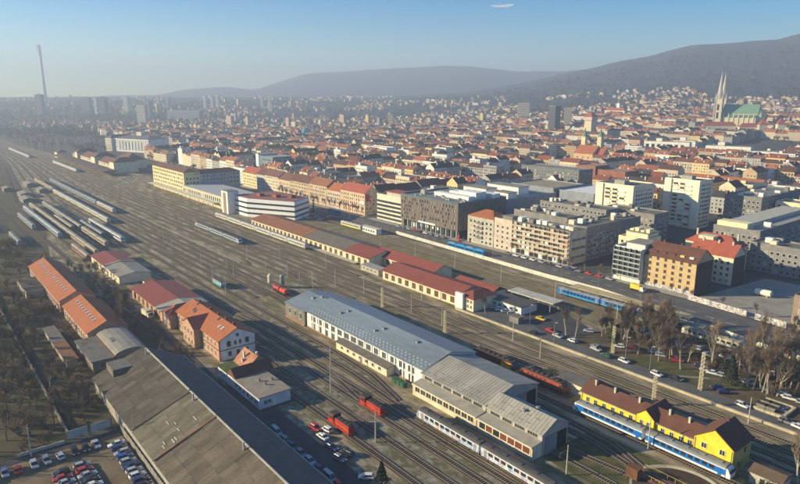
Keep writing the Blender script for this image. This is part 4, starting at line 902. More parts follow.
for x in (-150, -142, -135): B.chim(x, 323, 18, 21, .9, concrete_l)
B = block('rear_house', 'red roofed house with a cream stair block beyond the bright red tiled roof', 'house', -168, 340, -140, 353, 14, cream, tile_r, 'hip', 5)
B.box('stair_block', -160, 338, 13, -152, 344, 18.5, cream)
for x in (-165, -150, -143): B.chim(x, 347, 16, 20.4, .9, concrete_l)
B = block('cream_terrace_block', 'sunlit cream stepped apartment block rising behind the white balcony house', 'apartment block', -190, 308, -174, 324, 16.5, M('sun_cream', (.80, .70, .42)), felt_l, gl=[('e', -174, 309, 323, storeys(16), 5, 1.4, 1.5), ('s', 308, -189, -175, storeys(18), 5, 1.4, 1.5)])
B.box('upper_wall', -188, 312, 16.6, -175, 323, 19.6, M('sun_cream', None)); B.box('upper_roof', -188.5, 311.5, 19.6, -174.5, 323.5, 19.9, felt_l)
for i in range(4): B.box('roof_cabin', -187 + i * 3.2, 314, 19.9, -185 + i * 3.2, 319, 19.9 + 1 + i % 2, M('sun_cream', None))
# shaded long block at the right, with lit cream roof storey
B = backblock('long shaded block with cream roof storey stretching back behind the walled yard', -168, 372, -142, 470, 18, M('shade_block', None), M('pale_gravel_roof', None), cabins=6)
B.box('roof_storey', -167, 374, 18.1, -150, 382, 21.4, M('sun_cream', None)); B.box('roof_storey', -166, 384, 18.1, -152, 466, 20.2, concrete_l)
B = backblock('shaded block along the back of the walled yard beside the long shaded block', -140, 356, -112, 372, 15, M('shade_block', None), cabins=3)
# tower blocks
tcream = M('tower_cream', (.82, .74, .54), .8, var=.06)
def tower(label, x0, y0, x1, y1, h, wall):
    B = block('tower_block', label, 'tower block', x0, y0, x1, y1, h, wall, felt, gl=[('e', x1, y0 + 2, y1 - 2, storeys(h, 1.4, 2.9), int((y1 - y0) / 3.4), 1.8, 1.5)])
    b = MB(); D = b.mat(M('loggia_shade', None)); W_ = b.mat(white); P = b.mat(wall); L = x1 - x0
    b.box(x0, y0 - 1.0, 0, x0 + L * .2, y0 - .02, h + .6, P); b.box(x1 - L * .18, y0 - 1.0, 0, x1, y0 - .02, h + .6, P)
    for z in storeys(h, 1.6, 2.9):
        for k in range(3):
            u = x0 + L * (.25 + .19 * k); b.box(u, y0 - .12, z, u + L * .13, y0 + .05, z + 1.5, D if R.random() < .55 else W_)
            b.box(u - .4, y0 - .8, z - .75, u + L * .13 + .4, y0 - .02, z + .1, P)
    B.part('loggia', b, kind='stuff')
    B.box('lift_house', (x0 + x1) / 2 - 4, y0 + 5, h + .06, (x0 + x1) / 2 + 4, y0 + 11, h + 3, concrete)
    b = MB(); b.tube(((x0 + x1) / 2, y0 + 8, h + 3), ((x0 + x1) / 2, y0 + 8, h + 9), .12); B.part('aerial', b, gmetal)
    return B
tower('cream tower block standing beyond the courtyard blocks, nearer the brown hotel', -264, 394, -234, 420, 31.5, tcream)
tower('cream tower block whose lower half is in shadow, beyond the white balcony house', -236, 438, -210, 456, 34, tcream)
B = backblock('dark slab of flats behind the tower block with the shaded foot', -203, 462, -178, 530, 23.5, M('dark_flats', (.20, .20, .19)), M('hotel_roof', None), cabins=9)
block('cream_slab', 'cream slab of flats with white balconies beside the dark slab', 'apartment block', -190, 480, -130, 498, 20, M('sun_cream', None), felt_l, gl=[('s', 480, -189, -131, storeys(20), 17, 1.8, 1.6)]).o.location.x += 14
block('school', 'long low white building under a straight orange-red roof behind the tower blocks', 'school', -308, 604, -236, 622, 13, white, tile_o, 'gable', 5.5, gl=[('s', 604, -307, -237, storeys(13), 22, 1.6, 1.8)])
B = block('edge_house', 'unfinished brown building with white frames at the end of the graffiti wall', 'building', -90, 277.5, -70, 292, 13, M('raw_brown', (.30, .22, .16)), felt, gl=[('s', 277.5, -89, -71, [1.5, 5.5, 9.5], 3, 3.4, 2.6)])
# graffiti walls
gra = MATS['graffiti']
for i, (a, c, lab) in enumerate((((-134.4, 279.6), (-106.5, 276), 'graffiti-covered wall between the ochre corner house and the yard gate'), ((-103, 275.6), (-90.3, 274.2), 'short graffiti-covered wall beyond the yard gate'))):
    b = MB(); b.obox(a, c, .3, 0, 2.6); tag(b.build('graffiti_wall', gra), lab, 'wall')
B = Bld('storage_tank', -114, 312, 'white cylindrical tank lying on cradles in the walled yard', 'tank')
b = MB(); b.tube((-117.5, 312, 1.9), (-110.8, 312, 1.9), 1.5, n=16); b.tube((-117.5, 312, 1.9), (-118, 312, 1.9), 1.5, .9, n=16); B.part('shell', b, M('tank_cream', (.78, .72, .58), .5))
for x in (-116.3, -112.2): B.box('cradle', x - .3, 310.8, .03, x + .3, 313.2, .9, concrete)
# ------------------------------------------------------------------ trains
def coach_parts(L, body, roof, style, key, cache={}):
    """meshes of one coach, lying along X about its middle; shared by all coaches alike"""
    k = (L, key)
    if k in cache: return cache[k]
    h = L / 2; W = 1.42; P = {}
    b = MB(); b.prism([(-W, 1.0), (W, 1.0), (W, 3.35), (-W, 3.35)], 'x', -h + .25, h - .25); P['body'] = b.mesh('body', [body])
    b = MB(); b.prism([(-W - .03, 3.35), (W + .03, 3.35), (W * .86, 3.75), (W * .5, 3.98), (-W * .5, 3.98), (-W * .86, 3.75)], 'x', -h + .22, h - .22)
    for i in range(5): b.box(-h + L * (i + .5) / 5 - .7, -.45, 3.97, -h + L * (i + .5) / 5 + .7, .45, 4.16)
    P['roof'] = b.mesh('roof', [roof])
    n = 9 if L > 20 else 6; b = MB(); G = b.mat(glass); F = b.mat(frame_w)
    for i in range(n):
        u = -h + 2.6 + (L - 5.2) * (i + .5) / n; wd = (L - 5.2) / n * .36
        for s in (-1, 1):
            y = s * W; b.box(u - wd, min(y, y + s * .02), 2.05, u + wd, max(y, y + s * .02), 2.95, G)
    P['glazing'] = b.mesh('glazing')
    if style:
        b = MB()
        for s in (-1, 1): b.box(-h + .26, min(s * W, s * (W + .015)), style[1], h - .26, max(s * W, s * (W + .015)), style[2])
        P['stripe'] = b.mesh('stripe', [style[0]])
    b = MB()
    for x in (-.95, .95):
        for y in (-.75, .75): b.tube((x, y - .07, .46), (x, y + .07, .46), .46, n=10)
    b.box(-1.6, -1.0, .35, 1.6, -.86, .75); b.box(-1.6, .86, .35, 1.6, 1.0, .75); b.box(-.3, -.9, .4, .3, .9, .8); P['bogie'] = b.mesh('bogie', [M('bogie_black', (.03, .028, .026))])
    b = MB(); b.box(-.45, -.03, 1.05, .45, .03, 3.1); P['door'] = b.mesh('door', [style[3] if style and len(style) > 3 else M('door_grey', (.25, .26, .27))])
    b = MB(); b.box(-h * .45, -1.1, .5, h * .45, 1.1, 1.0); P['underframe'] = b.mesh('underframe', [M('bogie_black', None)])
    cache[k] = P; return P
def train(label, X0, X1, Y, n, body, roof, style=None, key='', cab=None, dy=0, z=.34, grp='trains standing in the station yard', nose=None):
    """a train set: one thing, its coaches parts, their pieces sub-parts"""
    L = (X1 - X0) / n; Lc = round(L * 2) / 2
    root = empty('train', (X0, Y, z), label, 'train', grp, atan2(dy, X1 - X0))
    P = coach_parts(Lc - .4, body, roof, style, key)
    for i in range(n):
        c = link('coach', P['body'], root, (L * (i + .5), 0, 0))
        for nm in ('roof', 'glazing', 'stripe', 'underframe'):
            if nm in P: tag(link(nm, P[nm], c), kind='stuff' if nm == 'glazing' else None)
        for x in (-Lc * .36, Lc * .36): link('bogie', P['bogie'], c, (x, 0, 0))
        for x in (-Lc * .42, Lc * .42):
            for y in (-1.44, 1.44): link('door', P['door'], c, (x, y, 0))
    if cab:
        for x, s in ((.05, -1), (X1 - X0 - .05, 1)):
            b = MB(); b.prism([(s * -.3 + x, 1.0), (s * .75 + x, 1.0), (s * .8 + x, 2.0), (s * .1 + x, 3.4), (s * -.3 + x, 3.6)][:: s], 'y', -1.38, 1.38); c = b.build('cab', cab, root)
            b = MB(); b.box(x + s * .62 - .12, -1.1, 2.15, x + s * .62 + .12, 1.1, 2.95); b.build('windscreen', glass, c)
            b = MB()
            for y in (-.95, .95): b.tube((x + s * .7, y, 1.35), (x + s * .82, y, 1.35), .17, n=8)
            b.build('headlight', M('lamp_glass', (.8, .8, .7), .2), c)
    return root
blue = M('train_blue', (.012, .145, .46), .45, var=.06); whitep = M('train_white', (.70, .72, .72), .45, var=.06); gsilver = M('train_silver', (.28, .36, .44), .4, var=.08)
roofg = M('train_roof_grey', (.23, .235, .23), .7, var=.15); roofd = M('train_roof_dark', (.085, .08, .075), .8, var=.2); roofw = M('train_roof_white', (.40, .40, .37), .55, var=.1); rooftan = M('train_roof_tan', (.33, .29, .215), .75, var=.15)
bodytan = M('coach_tan', (.36, .30, .21), .7); bodygrey = M('coach_grey', (.24, .28, .32), .7); bodybrown = M('coach_brown', (.24, .12, .075), .75); bodygreen = M('coach_green', (.10, .17, .15), .7); stripeb = M('stripe_blue', (.03, .14, .40), .5)
train('blue and white electric train stopped in front of the yellow railway house', -100.8, -56.5, 148.7, 2, whitep, roofg, (blue, 1.55, 3.05, blue), 'bluewhite', whitep)
g2 = M2('graffiti_paint', [(.62, .64, .66), (.12, .22, .50), (.55, .32, .30), (.45, .60, .66)], .35, rough=.5, fine=.1, contrast=(.49, .55), fscale=1)
train('graffiti-sprayed train with a dark roof standing along the two carriage sheds', -126.4, -52, 109.4, 3, g2, roofd, (whitep, 3.05, 3.33), 'graffiti', gsilver)
train('long blue train under the tan platform canopy by the street wall', -176, -130.5, 238.6, 2, blue, roofg, (M('train_cyan', (.05, .35, .5)), 1.1, 1.5), 'blue', blue, dy=.5)
train('dark green coaches following the blue train beneath the tan canopy', -129.8, -106, 238.7, 1, bodygreen, rooftan, None, 'green')
train('old cream coach with dark windows standing among the bare trees by the street wall', -113.5, -88.3, 234.4, 1, M('coach_cream', (.55, .53, .42)), rooftan, None, 'cream', dy=-1)
train('white train with yellow-grey roof at the long platform beside the brown-roofed freight warehouse', -467, -329, 190.4, 6, M('coach_pale', (.56, .53, .42)), roofw, None, 'pale')
train('sleek black and white train alone on the open tracks before the banded office', -440, -369, 164.6, 3, gsilver, roofd, (whitep, 3.05, 3.3), 'sleek', whitep)
rows = [('silver-roofed train, second from the scrubland in the yard of parked trains', -597, -459, 78.6, 6, gsilver, roofw, None, 'silver'),
        ('longest tan-roofed train in the yard of parked trains, running past its neighbours', -612, -392, 85.4, 9, bodytan, rooftan, None, 'tan'),
        ('grey coaches with tan roofs parked behind the longest tan-roofed train', -614, -478, 95.6, 6, bodygrey, rooftan, None, 'greytan'),
        ('short rake of grey wagons parked nearest the scrubland', -564, -500, 70, 3, bodygrey, roofg, None, 'greygrey'),
        ('brown coaches tucked between the tan-roofed trains', -536, -478, 90.4, 3, bodybrown, rooftan, None, 'brown'),
        ('green coaches parked beside the white modern railcar', -501, -441, 101, 3, bodygreen, roofg, None, 'green'),
        ('tan coaches close to the nose of the white modern railcar', -474, -412, 96, 3, bodytan, rooftan, None, 'tan'),
        ('white modern railcar with a slanted nose in the yard of parked trains', -503, -420, 107.4, 4, whitep, roofw, (M('band_dark', (.03, .03, .035), .3), 2.0, 2.95), 'railcar'),
        ('far rake of tan coaches in line with the long white-roofed train', -797, -699, 119, 4, bodytan, rooftan, None, 'tan'),
        ('long white-roofed train in the yard near the end of the station platform', -690, -493, 117.8, 8, M('coach_pale', None), roofw, None, 'pale'),
        ('long grey-roofed train next to the main lines before the office block', -787, -588, 132.4, 8, gsilver, roofg, None, 'silvergrey'),
        ('two cream coaches with red ends parked at the tip of the light platform', -584, -534, 132.4, 2, M('coach_cream', None), roofw, (redmetal, 1.0, 1.4), 'creamred'),
        ('white train waiting under the brown platform roof of the main station', -1009, -866, 176, 6, whitep, roofw, None, 'white'),
        ('single grey coach parked alone by the scrubland sheds', -486, -448, 54, 2, bodygrey, roofg, None, 'greygrey'),
        ('brown coach standing short of the crimson storehouse', -420, -382, 78.6, 2, bodybrown, rooftan, None, 'brown'),
        ('farthest white train on the tracks beyond the main station', -1323, -1118, 163, 8, whitep, roofw, None, 'white')]
for r_ in rows: train(r_[0], *r_[1:8], key=r_[8], cab=whitep if r_[8] == 'railcar' else None)
train('white railcar with a yellow stripe parked on the tram square', -379.6, -354, 249.6, 1, M('coach_pale', None), roofw, (M('stripe_yellow', (.8, .6, .02)), 1.1, 1.75), 'yellow', z=.1)
# locomotives
lred = M('loco_red', (.40, .028, .022), .55, var=.2); lblack = M('bogie_black', None); ldark = M('loco_dark', (.06, .045, .035), .7)
def shunter(label, x, y):
    o = empty('shunting_locomotive', (x, y, .34), label, 'locomotive', 'red shunting locomotives')
    b = MB(); b.box(-5.4, -1.35, .9, 5.4, 1.35, 1.3); b.box(-5.6, -1.2, .8, -5.4, 1.2, 1.25); b.box(5.4, -1.2, .8, 5.6, 1.2, 1.25); b.build('frame', lred, o)
    b = MB(); b.prism([(-.95, 1.3), (.95, 1.3), (.95, 2.75), (.6, 3.0), (-.6, 3.0), (-.95, 2.75)], 'x', -2.3, 5.0); h = b.build('hood', lred, o)
    b = MB(); b.box(-2.25, -.86, 2.9, 4.95, .86, 3.06)
    for k in range(4): b.box(-1.5 + k * 1.6, -.4, 3.1, -.4 + k * 1.6, .4, 3.28)
    b.build('hood_top', ldark, h)
    b = MB(); b.box(-4.4, -1.4, 1.3, -2.32, 1.4, 3.5); c = b.build('cab', lred, o)
    b = MB(); b.prism([(-1.55, 3.5), (1.55, 3.5), (1.1, 3.85), (-1.1, 3.85)], 'x', -4.65, -2.1); b.build('cab_roof', ldark, o)
    for q in ((-4.1, -1.44, 2.35, -2.6, -1.38, 3.2), (-4.1, 1.38, 2.35, -2.6, 1.44, 3.2), (-4.46, -1.1, 2.4, -4.38, 1.1, 3.2), (-2.36, -1.3, 2.85, -2.28, 1.3, 3.3)): b = MB(); b.box(*q); b.build('window', glass, c)
    b = MB(); b.box(-5.2, -.95, 1.3, -4.45, .95, 2.3); b.build('short_hood', lred, o)
    for wx in (-3.4, -1.1, 1.3, 3.6):
        b = MB()
        for wy in (-.75, .75): b.tube((wx, wy - .08, .5), (wx, wy + .08, .5), .5, n=12)
        b.tube((wx, -.75, .5), (wx, .75, .5), .09); b.build('wheelset', lblack, o)
    b = MB()
    for s in (-1, 1):
        for wy in (-.85, .85): b.tube((s * 5.55, wy, 1.02), (s * 6.1, wy, 1.02), .12); b.tube((s * 6.05, wy, 1.02), (s * 6.15, wy, 1.02), .24, n=10)
    b.build('buffer', lblack, o)
    b = MB()
    for s in (-1, 1):
        b.box(-2.2, s * 1.3 - .02, 2.1, 5.3, s * 1.3 + .02, 2.15)
        for k in range(5): b.box(-2.1 + k * 1.8, s * 1.3 - .02, 1.3, -2.06 + k * 1.8, s * 1.3 + .02, 2.12)
    b.build('handrail', M('rail_yellow', (.55, .4, .05)), o)
shunter('red shunting locomotive nearest the parked cars of the yard', -136.3, 88); shunter('red shunting locomotive nearer to the white repair hall', -139.4, 101.2)
def electric(label, x0, x1, y, main, patch=None):
    L = x1 - x0; o = empty('electric_locomotive', ((x0 + x1) / 2, y, .34), label, 'locomotive', 'old red electric locomotives'); h = L / 2
    b = MB(); b.prism([(-h + .2, 1.0), (h - .2, 1.0), (h, 2.0), (h - .9, 3.5), (-h + .9, 3.5), (-h, 2.0)], 'y', -1.45, 1.45); bd_ = b.build('body', main, o)
    b = MB(); b.box(-h + 1.2, -1.2, 3.5, h - 1.2, 1.2, 3.75)
    for k in range(7): b.box(-h + 2 + k * (L - 4) / 7, -.7, 3.75, -h + 3.2 + k * (L - 4) / 7, .7, 4.15)
    b.build('roof', ldark, o)
    if patch: b = MB(); b.box(h - 5.8, -1.47, 1.2, h - 1.0, -1.44, 3.3); b.build('painted_panel', patch, bd_)
    b = MB(); b.box(-h + .6, -1.48, 2.35, -h + 1.8, 1.48, 3.1); b.box(h - 1.8, -1.48, 2.35, h - .6, 1.48, 3.1)
    for k in range(5): b.box(-h + 3.4 + k * 1.7, -1.47, 2.5, -h + 4.3 + k * 1.7, 1.47, 3.0)
    tag(b.build('glazing', glass, bd_), kind='stuff')
    for s in (-1, 1): b = MB(); b.prism([(s * (h - .12), 2.3), (s * (h - .12) + .06, 2.3), (s * (h - .72) + .06, 3.3), (s * (h - .72), 3.3)], 'y', -1.2, 1.2); b.build('windscreen', glass, bd_)
    for s in (-1, 1):
        b = MB(); x = s * h * .55
        b.tube((x - .8, -.8, 4.2), (x + .5, -.8, 4.9), .05, n=4); b.tube((x - .8, .8, 4.2), (x + .5, .8, 4.9), .05, n=4); b.tube((x + .5, -.9, 4.9), (x - .5, -.7, 5.4), .05, n=4); b.tube((x + .5, .9, 4.9), (x - .5, .7, 5.4), .05, n=4); b.tube((x - .5, -1, 5.4), (x - .5, 1, 5.4), .06, n=4); b.build('pantograph', gmetal, o)
        b = MB()
        for wx in (x - 1.3, x + 1.3):
            for wy in (-.75, .75): b.tube((wx, wy - .08, .55), (wx, wy + .08, .55), .55, n=12)
        b.box(x - 2, -1.05, .4, x + 2, -.9, .85); b.box(x - 2, .9, .4, x + 2, 1.05, .85); b.build('bogie', lblack, o)
electric('rusty red electric locomotive beside the cream outbuilding and the bush', -127.6, -109.6, 155, M('loco_faded_red', (.30, .065, .035), .6, var=.2))
electric('dark red electric locomotive with an orange painted end close behind the carriage shed', -149.5, -130, 154.8, M('loco_maroon', (.13, .03, .022), .6), M('orange_paint', (.80, .32, .03)))
# small white and blue wagon, track machine
o = empty('railcar', (-290, 117.2, .34), 'small turquoise and white railcar alone in the sunlit yard tracks', 'railcar')
b = MB(); b.box(-5.2, -1.35, .9, 5.2, 1.35, 2.0); b.build('body', M('turquoise', (.10, .36, .38)), o); b = MB(); b.box(-5.1, -1.33, 2.0, 5.1, 1.33, 3.2); u_ = b.build('upper_body', whitep, o)
b = MB(); b.box(-5.3, -1.45, 3.2, 5.3, 1.45, 3.45); b.build('roof', roofd, o)
for k in range(5): b = MB(); b.box(-4.6 + k * 1.9, -1.36, 2.2, -3.4 + k * 1.9, 1.36, 2.95); b.build('window', glass, u_)
for x in (-3, 3): b = MB(); b.tube((x, -.85, .5), (x, .85, .5), .5, n=10); b.build('wheelset', lblack, o)
for i, (x, y, c) in enumerate(((-273.5, 136.6, cream), (-268.5, 140.6, gmetal))):
    o = empty('sand_silo', (x, y, 0), f'{["cream", "grey"][i]} sand silo on legs between the tracks ahead of the repair hall', 'silo', 'sand silos')
    b = MB(); b.tube((0, 0, 2.6), (0, 0, 6.0), 1.2, n=12); b.tube((0, 0, 6), (0, 0, 6.9), 1.2, .4, n=12); b.tube((0, 0, 2.6), (0, 0, 1.4), 1.2, .3, n=12); b.build('drum', c, o)
    for q in ((-.9, -.9), (.9, -.9), (.9, .9), (-.9, .9)): b = MB(); b.tube((*q, 0), (*q, 3.2), .1); b.build('leg', gmetal, o)
for i, (x, y) in enumerate(((-263.8, 135.4), (-257.5, 135.4))):
    o = empty('tank_wagon', (x, y, .34), f'small red tank wagon beside the sand silos, {["nearer the silos", "nearer the repair hall"][i]}', 'wagon', 'red tank wagons')
    b = MB(); b.tube((-2.6, 0, 1.9), (2.6, 0, 1.9), 1.1, n=12); b.tube((-2.6, 0, 1.9), (-2.9, 0, 1.9), 1.1, .6, n=12); b.build('tank', lred if i == 0 else M('tank_red', (.6, .08, .04)), o)
    b = MB(); b.box(-3, -1.1, .75, 3, 1.1, .95); b.build('frame', lblack, o)
    for wx in (-1.9, 1.9): b = MB(); b.tube((wx, -.85, .45), (wx, .85, .45), .45, n=10); b.build('wheelset', lblack, o)
# turntable
o = empty('turntable', (-62, 135, 0), 'rusty locomotive turntable with railings in its round pit', 'turntable')
b = MB(); n = 40
for i in range(n):
    a0, a1 = 2 * pi * i / n, 2 * pi * (i + 1) / n
    p = lambda a, r, z: (r * cos(a), r * sin(a), z)
    b.face([p(a0, 10, .0), p(a1, 10, .0), p(a1, 10.6, .25), p(a0, 10.6, .25)]); b.face([p(a0, 10.6, .25), p(a1, 10.6, .25), p(a1, 11.1, .25), p(a0, 11.1, .25)]); b.face([p(a0, 11.1, .25), p(a1, 11.1, .25), p(a1, 11.1, -.05), p(a0, 11.1, -.05)])
b.build('pit_ring', M('sandstone_kerb', None), o)
b = MB(); b.face([(9.99 * cos(2 * pi * i / n), 9.99 * sin(2 * pi * i / n), .03) for i in range(n)]); b.build('pit_floor', ballast, o)
b = MB(); b.box(-10, -2.0, .15, 10, 2.0, .55); br = b.build('bridge', M('rusty_deck', (.13, .065, .04), .9, var=.25), o)
for y in (-.75, .75): b = MB(); b.box(-10, y - .05, .55, 10, y + .05, .68); b.build('rail', railsteel, br)
for y in (-1.95, 1.95):
    b = MB(); b.box(-10, y - .05, 1.6, 10, y + .05, 1.7)
    for k in range(11): b.box(-10 + k * 1.99, y - .05, .55, -9.9 + k * 1.99, y + .05, 1.65)
    b.build('railing', M('railing_yellow', (.42, .30, .06)), br)
b = MB(); b.box(-11.5, -4.2, .2, -8.5, -2.05, 2.9); b.box(-11.7, -4.4, 2.9, -8.3, -1.9, 3.1); b.build('control_cabin', rust, o)
# ------------------------------------------------------------------ buses and trams
def tram(label, x, y, n, L, rz, c, cat='tram', grp='trams on the street', z=.04):
    o = empty('tram' if cat == 'tram' else 'bus', (x, y, z), label, cat, grp, rz)
    for i in range(n):
        u = (i - (n - 1) / 2) * L
        b = MB(); b.prism([(-1.2, .35), (1.2, .35), (1.22, 2.9), (.9, 3.3), (-.9, 3.3), (-1.22, 2.9)], 'x', u - L / 2 + .15, u + L / 2 - .15); s_ = b.build('section', c, o)
        b = MB(); b.box(u - L / 2 + .5, -1.25, 1.3, u + L / 2 - .5, 1.25, 2.45); b.build('window_band', glass, s_)
        b = MB(); b.box(u - L * .3, -.8, 3.3, u + L * .3, .8, 3.6); b.build('roof_unit', c if i % 2 else gmetal, s_)
        b = MB()
        for wx in (-L * .28, L * .28): b.tube((u + wx, -1.21, .4), (u + wx, 1.21, .4), .4, n=10)
        b.build('wheelset', black, s_)
cyan = M('tram_blue', (.02, .27, .62), .35, var=.05)
tram('bright blue articulated tram passing the foot of the grey apartment house', -266, 264.9, 4, 8, -.02, cyan)
tram('pale blue bus on the square in front of the ochre terrace', -423, 272.4, 2, 9, .03, M('bus_blue', (.08, .36, .48), .4), 'bus', 'buses')
b_ = Bld('kiosk', -347, 252, 'long white kiosk building with square windows on the tram square', 'kiosk')
b_.box('wall', -357, 249.6, .03, -337.5, 254, 3.6, white); b_.box('roof', -357.3, 249.3, 3.6, -337.2, 254.3, 3.85, M('canopy_white', None)); b_.wins('s', 249.6, lin(-356, -339, 6), [1.2], w_=1.5, h_=1.4)
# fountain column / monument on the square
o = empty('monument', (-432, 257, 0), 'dark monument column on the square behind the freight warehouses', 'monument')
b = MB(); b.tube((0, 0, 0), (0, 0, 1.6), 2.2, 1.9, n=8); b.build('base', concrete_d, o); b = MB(); b.tube((0, 0, 1.6), (0, 0, 11), .8, .45, n=8); b.build('shaft', ldark, o); b = MB(); b.tube((0, 0, 11), (0, 0, 13), .8, .15, n=8); b.build('top', ldark, o)
# ------------------------------------------------------------------ cars
CARCOL = {'white': (.72, .72, .70), 'silver': (.40, .42, .43), 'grey': (.20, .21, .22), 'black': (.02, .02, .023), 'red': (.50, .025, .03), 'dark blue': (.02, .04, .14), 'blue': (.02, .09, .42), 'maroon': (.18, .03, .03), 'green': (.02, .11, .07), 'yellow': (.75, .52, .03)}
CM = {k: M('car_paint_' + k.replace(' ', '_'), c, .28, var=.03, fine=.02, spec=.6) for k, c in CARCOL.items()}
def loft(secs):
    b = MB(); n = len(secs[0])
    for s in secs: b.v += s
    for i in range(len(secs) - 1):
        for j in range(n - 1): b.f.append((i * n + j, (i + 1) * n + j, (i + 1) * n + j + 1, i * n + j + 1))
    b.f.append(tuple(range(n))); b.f.append(tuple((len(secs) - 1) * n + j for j in reversed(range(n)))); b.mi = [0] * len(b.f); return b
def car_meshes(kind):
    st = {'hatchback': [(-2.0, .62, .80), (-1.9, .45, .98), (1.0, .36, .92), (1.75, .38, .78), (2.0, .5, .66)], 'saloon': [(-2.2, .6, .86), (-2.1, .42, .96), (1.05, .36, .92), (1.95, .38, .76), (2.2, .5, .66)], 'van': [(-2.3, .55, 1.0), (-2.25, .4, 1.1), (1.2, .36, 1.05), (2.0, .4, .95), (2.3, .5, .75)]}[kind]
    secs = []
    for i, (x, zl, zh) in enumerate(st):
        w_ = .84 if 0 < i < 4 else .70
        secs.append([(x, -w_ * .92, zl - .12), (x, -w_, zl + .12), (x, -w_ * .97, zh - .08), (x, -w_ * .85, zh), (x, w_ * .85, zh), (x, w_ * .97, zh - .08), (x, w_, zl + .12), (x, w_ * .92, zl - .12)])
    P = {'body': loft(secs).mesh('body', [None])}
    cb = {'hatchback': (-1.85, -1.45, .25, 1.05, 1.46), 'saloon': (-1.5, -.85, .35, 1.15, 1.42), 'van': (-2.2, -2.05, 1.0, 1.7, 1.95)}[kind]; xb, xr, xf, xw, zt = cb; z0 = .9
    b = MB(); b.v = [(xb, -.76, z0), (xw, -.76, z0), (xw, .76, z0), (xb, .76, z0), (xr, -.6, zt), (xf, -.6, zt), (xf, .6, zt), (xr, .6, zt)]
    b.f = [(4, 5, 6, 7), (0, 1, 5, 4), (1, 2, 6, 5), (2, 3, 7, 6), (3, 0, 4, 7)]; b.mi = [0] * 5; P['cabin_glass'] = b.mesh('cabin_glass', [M('car_glass', (.015, .018, .022), .08, spec=.7)])
    b = MB(); b.prism([(-.62, zt - .03), (.62, zt - .03), (.56, zt + .05), (-.56, zt + .05)], 'x', xr - .04, xf + .04)
    for s in (-1, 1):
        for xx, xt in ((xw, xf), (xb, xr), ((xb + xw) / 2 - .1, (xr + xf) / 2 - .1)): b.tube((xx, s * .77, z0), (xt, s * .605, zt), .04, n=4, cap=False)
    P['roof'] = b.mesh('roof', [None])
    b = MB(); b.tube((0, -.1, 0), (0, .1, 0), .31, n=12); P['wheel'] = b.mesh('wheel', [black])
    b = MB()
    for s in (-1, 1): b.box(st[-1][0] - .14, s * .55 - .16, .62, st[-1][0] + .01, s * .55 + .16, .76)
    P['headlight'] = b.mesh('headlight', [M('lamp_glass', (.8, .8, .7), .2)])
    b = MB()
    for s in (-1, 1): b.box(st[0][0] - .01, s * .6 - .12, .7, st[0][0] + .12, s * .6 + .12, .86)
    P['tail_light'] = b.mesh('tail_light', [M('tail_red', (.35, .01, .01), .3)])
    return P
CARS = {k: car_meshes(k) for k in ('hatchback', 'saloon', 'van')}; WB = {'hatchback': 1.25, 'saloon': 1.35, 'van': 1.5}
def car(x, y, rz, colour, kind, label, grp, z=.07):
    o = empty('parked_car', (x, y, z), label, 'car' if kind != 'van' else 'van', grp, rz); P = CARS[kind]; m = CM[colour]
    link('body', P['body'], o, mat=m); link('roof', P['roof'], o, mat=m); link('cabin_glass', P['cabin_glass'], o); link('headlight', P['headlight'], o); link('tail_light', P['tail_light'], o)
    for sx in (-1, 1):
        for sy in (-1, 1): link('wheel', P['wheel'], o, (sx * WB[kind], sy * .74, .31))
def carrow(pts, cols, rz, phrase, grp, kinds=None, z=.07, jit=.06):
    for i, ((x, y), c) in enumerate(zip(pts, cols)):
        k = kinds[i] if kinds else R.choice(['hatchback', 'saloon', 'hatchback'])
        car(x, y, rz + R.uniform(-jit, jit) + (pi if R.random() < .3 else 0), c, k, f'{c} {k}, {ordn(i)} car {phrase}', grp, z)
# parking lot: along the far edge, the middle double row, the fence row
carrow([(-170.5, 10.4), (-170.2, 13.2), (-170.2, 16.8), (-170.4, 19.6), (-170.4, 22.8), (-170.4, 26.3), (-170.5, 29.0), (-170.7, 31.6)], ['silver', 'red', 'silver', 'silver', 'white', 'black', 'black', 'silver'], 0, 'in the lot row under the billboards, counted towards the fence', 'cars along the far edge of the lot')
carrow([(-170.5, 7), (-170.5, 4.2)], ['grey', 'white'], 0, 'before the silver and red pair of the billboard row', 'cars along the far edge of the lot')
carrow([(-161.9, 21.4 - 0), (-159.2, 21.2), (-156.6, 21.3), (-153.9, 21.3), (-151.2, 21.2)], ['black', 'red', 'silver', 'grey', 'white'], pi / 2, 'in the double row on the side away from the fence', 'double row of cars in the middle of the lot')
carrow([(-162.2, 26.2), (-159.4, 26.2), (-156.8, 26.3), (-154.0, 26.2), (-151.3, 26.3), (-148.6, 26.2)], ['silver', 'red', 'silver', 'black', 'white', 'silver'], pi / 2, 'in the double row on the side facing the fence', 'double row of cars in the middle of the lot')
carrow([(-167.3 + 2.62 * i, 35.9) for i in range(11)], ['white', 'dark blue', 'silver', 'blue', 'silver', 'dark blue', 'silver', 'white', 'dark blue', 'black', 'white'], pi / 2, 'in the row nosed up to the concrete panel fence', 'cars along the concrete fence')
